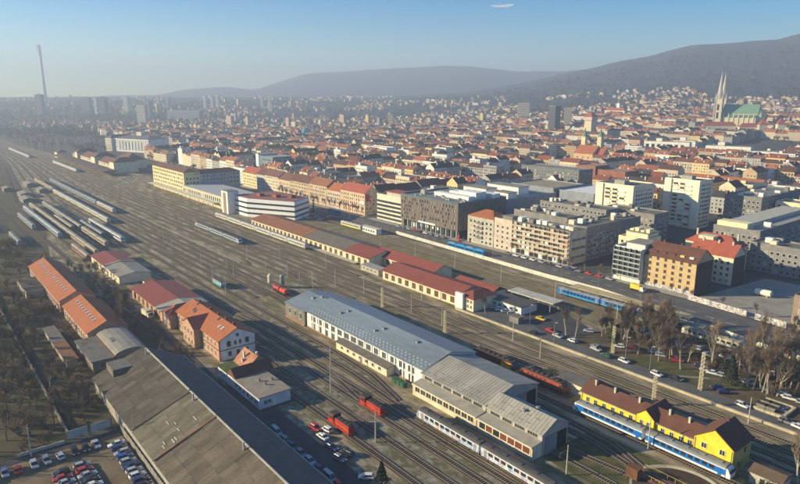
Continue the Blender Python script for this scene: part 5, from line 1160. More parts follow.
# yard cars
carrow([(-141.2, 82.4), (-138.4, 84.4), (-135.8, 81.4)], ['red', 'white', 'white'], .1, 'of the sunlit trio beside the red shunting locomotive', 'cars in the loco yard', ['hatchback', 'hatchback', 'saloon'])
carrow([(-129.9, 80.4), (-123.9, 79.2), (-124.6, 82.2)], ['dark blue', 'grey', 'black'], .15, 'of the dark trio further along the yard road', 'cars in the loco yard')
carrow([(-112.9, 79.8)], ['white'], .8, 'alone beside the dark conifer of the yard', 'cars in the loco yard')
carrow([(-146.0 + 4.6 * i, 72.6) for i in range(7)], ['silver', 'grey', 'dark blue', 'grey', 'silver', 'dark blue', 'silver'], 0, 'in the shaded line along the grey warehouse wall', 'cars in the shade of the warehouse', ['van', 'hatchback', 'saloon', 'hatchback', 'hatchback', 'saloon', 'van'])
carrow([(-114, 72.6)], ['red'], 0, 'ending the shaded line along the warehouse wall', 'cars in the shade of the warehouse')
# depot road and grove
carrow([(-182, 199.0), (-178.3, 199.2), (-174.6, 199.3), (-171, 199.1)], ['silver', 'white', 'white', 'silver'], .9, 'before the white flat-roofed building', 'cars by the white flat-roofed building')
carrow([(-159.2, 204.0)], ['yellow'], .1, 'in the shadow of the pale canopy', 'cars on the depot forecourt')
carrow([(-150.8, 189.0), (-147.7, 195.8), (-142.4, 193.4), (-135.8, 193.8)], ['black', 'red', 'silver', 'white'], -.1, 'along the depot road from the gatehouse towards the grove', 'cars on the depot road')
carrow([(-126.6, 196.0), (-125.3, 193.8), (-119.2, 191.4), (-112.6, 192.3)], ['grey', 'silver', 'green', 'white'], -.1, 'along the depot road beside the ivy-clad mast', 'cars on the depot road')
carrow([(-99.6, 191.2), (-93.8, 193.1), (-71.6, 190.9), (-59.2, 190.5), (-55.4, 190.0)], ['white', 'black', 'white', 'grey', 'white'], -.06, 'further down the depot road past the grassy patch', 'cars on the depot road')
carrow([(-81.8, 196.6), (-79.2, 195.4)], ['dark blue', 'dark blue'], .9, 'of the blue pair beside the block enclosure', 'cars near the block enclosure')
carrow([(-138, 207.6), (-121.3, 202.8), (-117.2, 206), (-110.2, 208.6), (-107, 207.4), (-101.2, 207.6)], ['silver', 'white', 'maroon', 'silver', 'silver', 'red'], .5, 'parked between the bare trunks behind the grassy patch', 'cars under the bare trees', z=.06)
carrow([(-93.5, 209.5), (-90.9, 207.7), (-88, 207), (-85, 207.4), (-77.2, 208.6), (-71.2, 208.2), (-67, 207.8), (-64.4, 207.2), (-60.5, 207)], ['dark blue', 'silver', 'white', 'silver', 'silver', 'grey', 'white', 'white', 'silver'], .3, 'parked under the bare trees behind the conifer', 'cars under the bare trees', z=.06)
carrow([(-128 + i * 5.2, 221 + (i % 2) * 3) for i in range(9)], ['grey', 'silver', 'black', 'white', 'dark blue', 'silver', 'grey', 'white', 'silver'], -.1, 'deep in the grove beside the old cream coach', 'cars under the bare trees', z=.06)
# street cars
carrow([(-245 + i * 6.3, 279.2) for i in range(12)], [R.choice(list(CARCOL)[:6]) for i in range(12)], 0, 'at the kerb before the long apartment block', 'cars along the tram street', z=.03)
carrow([(-350 + i * 6.0, 279.0) for i in range(9)], [R.choice(list(CARCOL)[:6]) for i in range(9)], 0, 'at the kerb before the brown hotel', 'cars along the tram street', z=.03)
carrow([(-452 + (i % 9) * 5.6, 236 + (i // 9) * 7 + (i % 9) * 1.4) for i in range(27)], [R.choice(list(CARCOL)[:7]) for i in range(27)], 1.3, 'in the car park between the banded office and the monument', 'cars on the square', z=.06)
carrow([(-588 + i * 5.5, 250 + (i % 2) * 8) for i in range(16)], [R.choice(list(CARCOL)[:6]) for i in range(16)], 1.2, 'in the car park behind the parcel hall', 'cars behind the parcel hall', z=.03)
# yellow lorry by the street wall, box van by the goods shed
def lorry(label, x, y, rz, c, cabc):
    o = empty('lorry', (x, y, .03), label, 'lorry', None, rz)
    b = MB(); b.box(-3.4, -1.2, 1.0, 1.6, 1.2, 3.3); b.build('box_body', c, o); b = MB(); b.box(-3.5, -.6, .6, 3.6, .6, .95); b.build('chassis', black, o)
    b = MB(); b.prism([(1.8, .6), (3.7, .6), (3.7, 1.6), (3.2, 2.6), (1.8, 2.6)], 'y', -1.1, 1.1); k = b.build('cab', cabc, o); b = MB(); b.prism([(3.52, 1.65), (3.74, 1.65), (3.28, 2.45), (3.1, 2.45)], 'y', -1.0, 1.0); b.build('windscreen', glass, k)
    for wx in (-2.2, 2.6):
        for wy in (-1.0, 1.0): b = MB(); b.tube((wx, wy - .15, .45), (wx, wy + .15, .45), .45, n=12); b.build('wheel', black, o)
lorry('cream box lorry parked beside the crimson goods shed', -267, 75.2, .12, M('box_cream', (.62, .56, .42)), M('box_cream', None)); lorry('yellow lorry standing on the street before the ochre corner house', -156, 273, -.05, M('lorry_yellow', (.75, .55, .06)), white)
# block enclosure with bins
o = empty('block_enclosure', (-65, 197, 0), 'open enclosure of pale concrete blocks beside the depot road', 'enclosure')
blk = MB(); blk.box(.03, -.4, 0, 1.55, .4, .85); blk = blk.mesh('block', [M('sandstone_kerb', None)])
for k in range(5): link('block', blk, o, (-4 + k * 1.6, -4.4 + R.uniform(-.05, .05), 0)); link('block', blk, o, (-4 + k * 1.6, 4.4, 0))
for k in range(5): link('block', blk, o, (4.2, -3.6 + k * 1.65, 0), pi / 2)
for i in range(4):
    o = empty('skip', (-67.6 + (i % 2) * 2.6, 195.0 + (i // 2) * 3.2, .06), f'dark grey skip inside the block enclosure, {ordn(i)} from the road corner', 'skip', 'skips in the enclosure')
    b = MB(); b.prism([(-1.0, 0), (1.0, 0), (1.5, 1.3), (-1.5, 1.3)], 'y', -.8, .8); b.build('bin', concrete_d, o); b = MB(); b.box(-1.6, -.9, 1.3, 1.6, .9, 1.38); b.build('lid', ldark, o)
b = MB()
for k in range(16):
    x, y = -63 + R.uniform(-1.4, 1.4), 199 + R.uniform(-2, 2); s_ = R.uniform(.25, .6); b.tube((x, y, .05), (x + R.uniform(-.2, .2), y, .05 + s_), s_, s_ * .5, n=6)
tag(b.build('rubble', concrete_l), kind='stuff')
# ------------------------------------------------------------------ masts, lamps
mh = 9.0
def mast_proto(kind):
    P = {}
    if kind == 'concrete':
        b = MB(); b.tube((0, 0, 0), (0, 0, mh), .19, .12, n=6); P['pole'] = b.mesh('pole', [concrete_l]); b = MB(); b.tube((0, 0, 7.6), (0, -3.1, 7.9), .05, n=4); b.tube((0, 0, 6.4), (0, -3.1, 7.8), .04, n=4); b.tube((0, -3.1, 7.9), (0, -3.1, 6.4), .03, n=4); P['arm'] = b.mesh('arm', [gmetal])
    elif kind == 'lattice':
        b = MB()
        for sx in (-1, 1):
            for sy in (-1, 1): b.tube((sx * .5, sy * .36, 0), (sx * .36, sy * .26, 9.4), .08, n=4)
        for i in range(9):
            z0, z1 = i * 1.04, i * 1.04 + 1.0
            for sy in (-1, 1): b.tube((-.5, sy * .37, z0), (.5, sy * .37, z1), .06, n=4, cap=False); b.tube((.5, sy * .37, z0), (-.5, sy * .37, z1), .06, n=4, cap=False)
            for sx in (-1, 1): b.tube((sx * .5, -.37, z0), (sx * .5, .37, z1), .05, n=4, cap=False)
        P['tower'] = b.mesh('tower', [M('lattice_cream', (.55, .50, .33))]); b = MB(); b.box(-.5, -.4, 9.4, .5, .4, 9.55); P['cap'] = b.mesh('cap', [M('lattice_cream', None)])
    else:
        b = MB(); b.tube((0, 0, 0), (0, 0, 8.6), .11, .07, n=6); P['pole'] = b.mesh('pole', [gmetal]); b = MB(); b.tube((0, 0, 8.5), (.9, 0, 8.8), .05, n=4); b.box(.6, -.12, 8.74, 1.35, .12, 8.9); P['lamp_head'] = b.mesh('lamp_head', [concrete_l])
    return P
MP = {k: mast_proto(k) for k in ('concrete', 'lattice', 'lamp')}
def mast(kind, x, y, label, grp, s=1, rz=0):
    o = empty({'concrete': 'catenary_mast', 'lattice': 'lattice_mast', 'lamp': 'street_lamp'}[kind], (x, y, 0), label, 'mast' if kind != 'lamp' else 'lamp', grp, rz); o.scale = (1, 1, s)
    for k, me in MP[kind].items(): link(k, me, o)
for i, (x, y, wh, s) in enumerate(((-89.1, 170.8, 'beside the yellow railway house roof', 1), (-85.1, 192.0, 'at the edge of the depot road by the grassy patch', 1.35), (-119.8, 196.3, 'wrapped by ivy in the grove', 1.1), (-172.9, 161.4, 'behind the east end of the repair hall', 1), (-214.3, 161.5, 'behind the middle of the repair hall', .95))):
    mast('lattice', x, y, f'cream lattice mast {wh}', 'cream lattice masts', s)
mrows = {'row ahead of the repair hall between the yard tracks': [(-332.9, 124.9), (-305.6, 120.1), (-321.3, 134.9), (-301.3, 129.9), (-277.5, 115), (-330, 151), (-301.5, 148.3), (-282.4, 151), (-263.7, 147.6), (-256.9, 151)],
         'row along the main line north of the repair hall': [(-320.4, 167), (-286.2, 177), (-253, 161.6), (-236, 166.9), (-211, 182), (-180.6, 166.9), (-133.7, 172), (-200.4, 166.9), (-151, 177), (-66, 182)],
         'row beside the light platform': [(-571, 150.2), (-523, 151), (-428.6, 120.2), (-398, 115), (-394.6, 125), (-442.5, 149.4), (-380, 125), (-506, 182), (-470, 161.8), (-600, 172), (-640, 161.8), (-560, 139.6), (-480, 134.8)],
         'row between the station offices and the main station': [(-700 - i * 42, 150 + (i % 3) * 14) for i in range(14)],
         'row along the sidings by the street wall': [(-310 + i * 34, 232.6 - (i > 4) * 2) for i in range(8)],
         'pair at the grassy tracks before the carriage shed': [(-83.1, 119.8), (-76.5, 146.2)], 'few in the loco yard': [(-125, 91.6), (-158, 98.2), (-175, 109)], 'two tall poles at the parking lot': [(-176, 17), (-166, 40.3)]}
for wh, pts in mrows.items():
    for i, (x, y) in enumerate(pts): mast('concrete', x, y, f'slim concrete mast, {ordn(i)} of the {wh}'.replace('first of the pair', 'the first of the pair'), 'catenary masts', R.uniform(.85, 1.05))
for i, (x, y) in enumerate([(-113.5, 194.6), (-103.5, 193.6), (-158.4, 195.9), (-139, 186.6), (-70, 204)]): mast('lamp', x, y, f'grey lamp post, {ordn(i)} along the depot road', 'lamps of the depot road')
for i in range(14): x = -470 + i * 25; mast('lamp', x, 266 - max(0, x + 200) * .16, f'grey lamp post, {ordn(i)} along the tram street wall', 'lamps of the tram street', .9, pi / 2)

# ------------------------------------------------------------------ trees
def bare_tree(seed, h, spread, twig=.034, stems=1, dens=1.0):
    r = random.Random(seed); tr = MB(); cr = MB()
    def grow(p, d, L, rad, lev):
        seg = 3 if lev == 0 else 2; q = Vector(p); dd = Vector(d)
        pts = [q.copy()]
        for s in range(seg):
            dd = (dd + Vector((r.uniform(-.16, .16), r.uniform(-.16, .16), r.uniform(-.02, .12)))).normalized(); q = q + dd * (L / seg); pts.append(q.copy())
        b = tr if lev <= 1 else cr
        for s in range(seg):
            r0 = rad * (1 - .55 * s / seg); r1 = rad * (1 - .55 * (s + 1) / seg)
            b.tube(pts[s], pts[s + 1], max(r0, twig * .55), max(r1, twig * .45), n=6 if lev == 0 else (4 if lev == 1 else 3), cap=False)
        if lev >= 4: return
        n = int([9, 6, 6, 4][lev] * dens + r.random())
        for i in range(n):
            t = r.uniform(.38 if lev == 0 else .2, 1.0); k = min(seg - 1, int(t * seg)); bp = pts[k].lerp(pts[k + 1], t * seg - k)
            a = r.uniform(0, 2 * pi); up = [.75, .45, .35, .3][lev]
            nd = (Vector((cos(a) * spread, sin(a) * spread, up + r.uniform(-.2, .3))) * .9 + dd * .55).normalized()
            grow(bp, nd, L * r.uniform(.42, .62) * (1 - .25 * t if lev == 0 else 1), rad * r.uniform(.36, .5) * (1 - .35 * t), lev + 1)
    for s in range(stems):
        a = r.uniform(0, 2 * pi); ln = .05 if stems == 1 else .5
        grow(Vector((0, 0, -.1)), Vector((cos(a) * ln, sin(a) * ln, 1)).normalized(), h * .62 * (1 if stems == 1 else r.uniform(.7, 1)), h * .017 + .05, 0 if stems == 1 else 1)
    return tr, cr
bark_p = M('pale_bark', (.36, .31, .23), .9, var=.25, scale=.8); bark_d = M('dark_bark', (.11, .085, .06), .9, var=.2, scale=.8); twig_b = M('twig_brown', (.20, .145, .10), .9, var=.2); twig_r = M('twig_grey', (.155, .12, .09), .9, var=.2)
TREES = []
for s, (h, sp, bk, tw) in enumerate(((14, .62, bark_p, twig_b), (16, .5, bark_p, twig_b), (12, .75, bark_p, twig_r), (12, .8, bark_d, twig_r), (17, .28, bark_d, twig_b))):
    t_, c_ = bare_tree(40 + s, h, sp); TREES.append((t_.mesh('trunk', [bk]), c_.mesh('crown', [tw])))
t_, c_ = bare_tree(77, 5.5, .9, stems=7, dens=.8); SHRUB = (t_.mesh('stem', [bark_d]), c_.mesh('crown', [twig_b]))
def leafy(seed, h, w_, cone, m, n=520, leaf=.55):
    r = random.Random(seed); b = MB(); tr = MB(); tr.tube((0, 0, -.1), (0, 0, h * .6), .22 + h * .008, .08, n=6)
    lobes = [(Vector((r.uniform(-.5, .5) * w_ * .6, r.uniform(-.5, .5) * w_ * .6, h * r.uniform(.4, .82))), w_ * r.uniform(.22, .36)) for _ in range(9)]
    for c, _ in lobes: tr.tube((0, 0, h * .3), tuple(c), .1, .04, n=4, cap=False)
    for i in range(n):
        if cone:
            t = r.random() ** .8; z = h * (.1 + .9 * t); rr = w_ / 2 * (1 - t) ** .85 * (.6 + .4 * math.sqrt(r.random())) * (1 + .15 * sin(z * 5)); a = r.uniform(0, 2 * pi); p = Vector((rr * cos(a), rr * sin(a), z)); out = Vector((cos(a), sin(a), -.35))
        else:
            c, q = lobes[r.randrange(9)]; d = Vector((r.gauss(0, 1), r.gauss(0, 1), r.gauss(0, 1))).normalized(); p = c + d * q * (.65 + .4 * r.random()); out = d
        u = out.orthogonal().normalized(); v_ = out.cross(u); th = r.uniform(0, 6.28); u, v_ = u * cos(th) + v_ * sin(th), v_ * cos(th) - u * sin(th)
        tl = Vector((r.uniform(-.5, .5), r.uniform(-.5, .5), r.uniform(-.5, .5))); u = (u + tl * .5).normalized(); l = leaf * r.uniform(.6, 1.4)
        b.face([p - u * l * .5 - v_ * l * .22, p + u * l * .5, p - u * l * .5 + v_ * l * .22 + out * l * .15])
        b.face([p - v_ * l * .5, p + u * l * .3 + out * l * .2, p + v_ * l * .5])
    return (tr.mesh('trunk', [bark_d]), b.mesh('crown', [m]))
fir = M('fir_needles', (.028, .045, .022), .9, var=.35, scale=1.5); ivy = M('ivy_leaves', (.045, .065, .022), .8, var=.4, scale=1.2); evg = M('evergreen_leaves', (.038, .052, .024), .85, var=.4, scale=.8)
CONIFER = leafy(3, 9, 4.6, True, fir, 900, .6); IVYTREE = leafy(8, 10, 5, False, ivy, 900, .5); BUSH = leafy(9, 3.8, 6.5, False, ivy, 700, .4); EVERGREEN = leafy(10, 10, 7, False, evg, 420, .9)
def tree(P, x, y, label, grp, s=1, kind='tree', z=None, sz=None):
    nm = {'tree': 'bare_tree', 'conifer': 'conifer_tree', 'shrub': 'bare_shrub', 'ivy': 'ivy_tree', 'bush': 'green_bush', 'evergreen': 'evergreen_tree'}[kind]
    o = empty(nm, (x, y, gz(x, y) if z is None else z), label, 'tree' if kind not in ('shrub', 'bush') else 'shrub', grp, R.uniform(0, 6.28)); o.scale = (s, s, sz or s)
    link('stem' if kind == 'shrub' else 'trunk', P[0], o); link('crown', P[1], o)
tree(CONIFER, -107.5, 80.5, 'dark conifer at the corner of the loco yard beside the lone white car', None, .8, 'conifer')
tree(CONIFER, -80.5, 203, 'dark green conifer among the bare trunks beside the grassy patch', None, 1.15, 'conifer'); tree(IVYTREE, -120.4, 197.5, 'ivy-clad green tree beside the cream mast on the depot road', None, 1.05, 'ivy')
tree(BUSH, -119.5, 160.6, 'round green bush between the red electric locomotive and the main line', None, 1.1, 'bush'); tree(BUSH, -49, 150.5, 'dark green bush below the brown-roofed hut', None, .8, 'bush'); tree(BUSH, -53, 148.2, 'smaller green bush at the tail of the blue and white train', None, .5, 'bush')
tree(TREES[1], -45.6, 161, 'tall bare birch-like tree behind the brown-roofed hut', None, .95); tree(TREES[2], -179.5, 191.5, 'bare spreading tree at the cream office end of the dark red warehouse', None, .8)
for i, (x, y, k, s, lab) in enumerate(((-141.5, 197.5, 0, 1.05, 'large bare tree at the kerb near the white parked car, nearer the gatehouse'), (-137.8, 198.4, 1, .85, 'large bare tree at the kerb near the white parked car, farther from the gatehouse'), (-113.5, 202.8, 0, .8, 'slim bare tree behind the grassy patch, nearest the ivy-clad tree'), (-105.5, 203.0, 1, .88, 'forked pale-barked tree in the middle of the grassy patch'), (-97, 202.3, 1, .9, 'straight pale-barked tree where the path leaves the depot road'),
                                       (-74.5, 205.4, 0, .9, 'pale forked trunk beyond the conifer, nearest the conifer'), (-71.8, 206, 1, .85, 'pale straight trunk beyond the conifer, second from the conifer'), (-68.2, 209, 1, .92, 'pale tall trunk beyond the conifer, third from the conifer'), (-132, 208, 2, .9, 'bare tree behind the two kerbside trees'))): tree(TREES[k], x, y, lab, None, s)
gr = 'bare trees in the thicket'
def coach_view(x, y, ymin): return y > ymin and -116 + (234 - y) * .42 < x < -87 + (234 - y) * .42     # kept open: the clearing beside the old coach
for i in range(150):
    x, y = R.uniform(-134, -36), R.uniform(206, 232)
    if coach_view(x, y, 212): continue
    tree(TREES[R.choice((0, 1, 2, 2, 3))], x, y, 'bare brown tree in the thicket between the depot road and the street wall', gr, R.uniform(.75, 1.25))
for i in range(50):
    x, y = R.uniform(-128, -20), R.uniform(206, 231)
    if coach_view(x, y, 218): continue
    tree(SHRUB, x, y, 'leafless brown shrub in the thicket between the depot road and the street wall', 'bare shrubs in the thicket', R.uniform(.7, 1.3), 'shrub')
for i, (x, y, s) in enumerate(((-262, 63.5, 1), (-258, 62, .9), (-266, 65.5, .95), (-254, 60.5, .8), (-270, 67, .85))): tree(TREES[4], x, y, f'tall narrow bare poplar between orange workshop and crimson goods shed, {ordn(i)} of the clump' if i else 'tallest narrow bare poplar between the orange workshop and the crimson goods shed', 'poplars', s)
for i in range(16): tree(SHRUB, R.uniform(-246, -212), R.uniform(66, 75.5), 'leafless shrub along the lane in front of the brick house', 'shrubs before the brick house', R.uniform(.5, .8), 'shrub')
for i in range(16): tree(TREES[R.choice((2, 3, 3))], R.uniform(-372, -290), R.uniform(64.5, 77), 'dark bare tree in the strip behind the orange workshops', 'trees behind the orange workshops', R.uniform(.55, .8))
for i in range(40): tree(TREES[R.choice((2, 3, 3, 2))], R.uniform(-350, -184), R.uniform(14, 34), 'dark bare tree in the scrub beyond the parking lot', 'trees in the scrub', R.uniform(.55, .95))
for i in range(90):
    x = R.uniform(-380, -184); y = R.uniform(16, 46)
    if -275 < x < -228 and 35 < y < 42: continue
    tree(SHRUB, x, y, 'leafless brown shrub in the scrub before the orange workshops', 'shrubs in the scrub', R.uniform(.6, 1.3), 'shrub')
for i in range(60):
    x = R.uniform(-720, -385); tree(TREES[R.choice((2, 3, 3))], x, R.uniform(30, 46), 'bare tree at the scrubby edge of the yard of parked trains', 'trees at the yard edge', R.uniform(.5, .8))
for i in range(20): tree(SHRUB, R.uniform(-480, -380), R.uniform(42, 72), 'leafless shrub between the yard of parked trains and the orange workshop', 'shrubs at the yard edge', R.uniform(.5, 1.0), 'shrub')
for i in range(17): tree(TREES[R.choice((0, 2, 3))], -540 + i * 8.2 + R.uniform(-2, 2), 283.6, f'bare street tree before the ochre terrace, {ordn(i)} from the station offices', 'street trees before the terrace', R.uniform(.6, .85), z=.1)
for i in range(9): tree(TREES[R.choice((0, 2))], -244 + i * 8.6, 281.6, f'small bare street tree before the long apartment block, {ordn(i)} from the orange roof', 'street trees before the apartments', R.uniform(.4, .55), z=.1)
for i in range(7): tree(TREES[R.choice((2, 3))], -172 + i * 14.5 - (i > 2) * 4, 283.2 - i * .9, f'bare street tree along the graffiti frontage, {ordn(i)} from the white balcony house', 'street trees before the graffiti', R.uniform(.45, .6), z=.1)
def scatter(name, label, srcs, spots, mats):
    """one mesh of many copies of a plant, each turned and scaled its own way"""
    import numpy as np
    V = []; F = []; LS = []; MI = []; off = 0
    dat = []
    for me_, k in srcs:
        nv = len(me_.vertices); a = np.empty(nv * 3, 'f'); me_.vertices.foreach_get('co', a); lv = np.empty(len(me_.loops), 'i'); me_.loops.foreach_get('vertex_index', lv)
        lt = np.empty(len(me_.polygons), 'i'); me_.polygons.foreach_get('loop_total', lt); dat.append((a.reshape(-1, 3), lv, lt, k))
    for x, y, z, s_ in spots:
        th = R.uniform(0, 6.28); c, n_ = cos(th) * s_, sin(th) * s_
        for a, lv, lt, k in dat:
            V.append(np.stack((a[:, 0] * c - a[:, 1] * n_ + x, a[:, 0] * n_ + a[:, 1] * c + y, a[:, 2] * s_ * R.uniform(.85, 1.15) + z), 1)); F.append(lv + off); LS.append(lt); MI.append(np.full(len(lt), k, 'i')); off += len(a)
    V = np.concatenate(V); F = np.concatenate(F); LS = np.concatenate(LS); me_ = bpy.data.meshes.new(name)
    me_.vertices.add(len(V)); me_.vertices.foreach_set('co', V.astype('f').ravel()); me_.loops.add(len(F)); me_.loops.foreach_set('vertex_index', F.astype('i'))
    me_.polygons.add(len(LS)); me_.polygons.foreach_set('loop_start', (np.cumsum(LS) - LS).astype('i')); me_.polygons.foreach_set('material_index', np.concatenate(MI))
    for m in mats: me_.materials.append(m)
    me_.update(calc_edges=True); return tag(link(name, me_), label, kind='stuff')
tl, cl = bare_tree(91, 12, .85, twig=.10, dens=.5); WOOD = [(tl.mesh('trunk'), 0), (cl.mesh('crown'), 1)]
tl, cl = bare_tree(92, 4.0, .85, twig=.045, stems=6, dens=.56); BRUSH = [(tl.mesh('stem'), 0), (cl.mesh('crown'), 1)]
sp_ = []
for i in range(330):
    x, y = R.uniform(-2000, -1120), R.uniform(190, 400)
    if x > -1240: y = R.uniform(238, 284)
    sp_.append((x, y, gz(x, y), R.uniform(1.0, 1.5)))
for i in range(280):
    x = R.uniform(-1750, -730); sp_.append((x, (-x - 700) * .10 - 30 + R.random() * 90 * (1 if x < -790 else .45), 0, R.uniform(.6, 1.1)))
for i in range(120): sp_.append((R.uniform(-330, -184), R.uniform(-34, 22 if i % 3 else 4), 0, R.uniform(.8, 1.25)))
scatter('woodland', 'dark bare woods of the park by the palace hotel and along the far tracks', WOOD, sp_, [bark_d, M('wood_twigs', (.085, .07, .052), .95, var=.3, scale=.05)])
sp_ = []
for i in range(420):
    x, y = R.uniform(-365, -180), R.uniform(14, 46)
    if -275 < x < -228 and 34 < y < 43 or -357 < x < -325 and 36.5 < y < 49 or x > -186 and y > 34 or mnoise.noise((x * .03, y * .05, 1)) < -.3 or abs(y - 27) < 1.4: continue
    sp_.append((x, y, 0, R.uniform(.4, 1.1)))
for i in range(260):
    x = R.uniform(-700, -378); y = R.uniform(-x * .1 - 4, 52 if x > -470 else 47)
    if mnoise.noise((x * .02, y * .03, 1)) > -.2: sp_.append((x, y, 0, R.uniform(.5, 1.2)))
for i in range(60): sp_.append((R.uniform(-376, -250), R.uniform(63.5, 76.5), 0, R.uniform(.5, 1.1)))
sp_ += [(x, y, 0, R.uniform(.4, .9)) for x, y in ((R.uniform(-133, -20), R.uniform(212, 232)) for i in range(90)) if not coach_view(x, y, 219)]
for i in range(30): sp_.append((R.uniform(-215, -190), R.uniform(28, 38), 0, R.uniform(.5, 1)))
print('polys', [len(m_.polygons) for m_, _ in WOOD + BRUSH], [len(q[1].polygons) for q in TREES], len(sp_))
scatter('undergrowth', 'leafless brown brush filling the scrub and the thickets', BRUSH, sp_, [bark_d, M('brush_twigs', (.165, .12, .075), .95, var=.35, scale=.12)])
for i, (x, y, l, wd) in enumerate(((-764, 108, 26, 9), (-706, 110, 18, 8), (-686, 92, 22, 10), (-649, 88, 24, 9), (-735, 84, 16, 8))):
    B = Bld('scrapyard_shed', x, y, f'pale-roofed low shed on scrap ground by the far tracks, {ordn(i)} of five', 'shed', 'scrapyard sheds')
    B.box('wall', x - l / 2, y - wd / 2, 0, x + l / 2, y + wd / 2, 3.2, concrete_d); b = MB(); gable(b, x - l / 2, y - wd / 2, x + l / 2, y + wd / 2, 3.25, 4.4, 'x', .4); B.part('roof', b, felt_l)
# ------------------------------------------------------------------ churches and landmarks
def loc_bld(name, px, rng, label, cat, rz=0, z=None):
    x, y = at_range(bearing(px), rng); return empty(name, (x, y, gz(x, y) if z is None else z), label, cat, None, rz)
def pbox(o, name, x0, y0, z0, x1, y1, z1, m): b = MB(); b.box(x0, y0, z0, x1, y1, z1); return b.build(name, m, o)
copper = M('copper_green', (.16, .30, .19), .7, var=.15); cst = M('cathedral_stone', (.66, .58, .38), .85, var=.12); scaf = M('spire_stone', (.50, .47, .40), .85)
o = loc_bld('cathedral', 742, 1475, 'great cathedral with two pale pointed spires and a green copper roof before the mountain', 'cathedral', radians(14.4))
CZ = 5
b = MB(); gwalls(b, -30, -13, 34, 13, 0, 24 + CZ, 40 + CZ, 'x'); b.build('nave_wall', cst, o); b = MB(); gable(b, -30, -13, 34, 13, 24.1 + CZ, 41 + CZ, 'x', 1); b.build('nave_roof', copper, o)
for s in (-1, 1):
    pbox(o, 'aisle', -30, min(s * 13.1, s * 22), 0, 32, max(s * 13.1, s * 22), 15 + CZ, cst); b = MB(); b.prism([(s * 22.5, 15.1 + CZ), (s * 13.1, 21 + CZ), (s * 13.1, 15.1 + CZ)][::s], 'x', -30, 32); b.build('aisle_roof', copper, o)
    for k in range(7): b = MB(); x = -26 + k * 9; b.box(x - .9, s * 22 - 1, 0, x + .9, s * 22 + 1, 19 + CZ); b.tube((x, s * 22, 19 + CZ), (x, s * 22, 26 + CZ), 1.0, .05, n=4); b.build('buttress', cst, o)
b = MB(); b.tube((34, 0, 0), (34, 0, 24 + CZ), 12.5, n=10); b.build('apse', cst, o); b = MB(); b.tube((34, 0, 24.1 + CZ), (34, 0, 37 + CZ), 13, .3, n=10); b.build('apse_roof', copper, o)
for yy in (-19, 19):
    b = MB(); b.box(-44, yy - 6.5, 0, -31, yy + 6.5, 52 + CZ); b.build('tower', cst, o)
    b = MB()
    for sx in (-44, -31):
        for sy in (yy - 6.5, yy + 6.5): b.box(sx - 1, sy - 1, 0, sx + 1, sy + 1, 54 + CZ); b.tube((sx, sy, 54 + CZ), (sx, sy, 66 + CZ), 1.3, .05, n=4)
    b.build('corner_turret', scaf, o)
    b = MB(); b.tube((-37.5, yy, 52 + CZ), (-37.5, yy, 74 + CZ), 5.6, 3.5, n=8); b.tube((-37.5, yy, 74 + CZ), (-37.5, yy, 106 + CZ), 3.5, .15, n=8); b.build('spire', scaf, o)
pbox(o, 'front_gable', -40, -12.4, 0, -31, 12.4, 34 + CZ, cst)
b = MB()
for yy in (-19, 19):
    for z in (18, 34): b.box(-44.2, yy - 2, z, -30.8, yy + 2, z + 12); b.box(-39.5, yy - 6.7, z, -35.5, yy + 6.7, z + 12)
tag(b.build('tower_opening', dark, o), kind='stuff')
for i, (px, rg, w_, h_, d_, wm, rm, lab) in enumerate(((722, 1400, 60, 13, 12, cream, tile_r, 'long cream palace with red roof at the foot of the cathedral'), (752, 1395, 34, 12, 12, cream, tile_r, 'short red-roofed palace wing below the green cathedral roof'), (766, 1390, 14, 17, 14, concrete_l, tile_r, 'round-looking grey tower house with red cone roof beside the cathedral'), (784, 1380, 12, 20, 12, cream, tile_r, 'fortified corner tower with red cap at the dark trees beyond the cathedral'))):
    o = loc_bld('palace', px, rg, lab, 'palace', radians(38)); pbox(o, 'wall', -w_ / 2, -d_ / 2, -3, w_ / 2, d_ / 2, h_, wm); b = MB(); hip(b, -w_ / 2, -d_ / 2, w_ / 2, d_ / 2, h_, h_ + (7 if i < 2 else 12), .6); b.build('roof', rm, o)
o = empty('twin_tower_church', (-545, 760, gz(-545, 760)), 'orange-roofed church hall with twin slim towers under green cupolas in the old town', 'church')
b = MB(); gwalls(b, -5, 0, 26, 26, 0, 15, 25, 'x'); b.build('wall', M('church_ochre', (.62, .40, .22)), o); b = MB(); gable(b, -5, 0, 26, 26, 15.1, 25.3, 'x', .8); b.build('roof', tile_o, o)
b = MB(); gwalls(b, 26.1, 6, 38, 22, 0, 14, 22, 'x'); b.build('choir_wall', M('church_ochre', None), o); b = MB(); gable(b, 26.1, 6, 38, 22, 14.1, 22.3, 'x', .6); b.build('choir_roof', tile_r, o)
for q in ((-12, 33), (8, 43)):
    pbox(o, 'tower', q[0] - 3.4, q[1] - 3.4, 0, q[0] + 3.4, q[1] + 3.4, 36, cst); b = MB(); b.tube((*q, 36), (*q, 39), 3.9, 3.4, n=8); b.tube((*q, 39), (*q, 42), 3.4, 1.4, n=8); b.tube((*q, 42), (*q, 44), 1.4, 1.6, n=8); b.tube((*q, 44), (*q, 49), 1.4, .05, n=8); b.build('cupola', copper, o)
for k in range(3): b = MB(); b.tube((1 + k * 9, -.02, 9), (1 + k * 9, .05, 9), 1.1, n=10); b.tube((1 + k * 9, .05, 9), (1 + k * 9, -.1, 9), 1.1, n=10); b.build('round_window', glass, o)
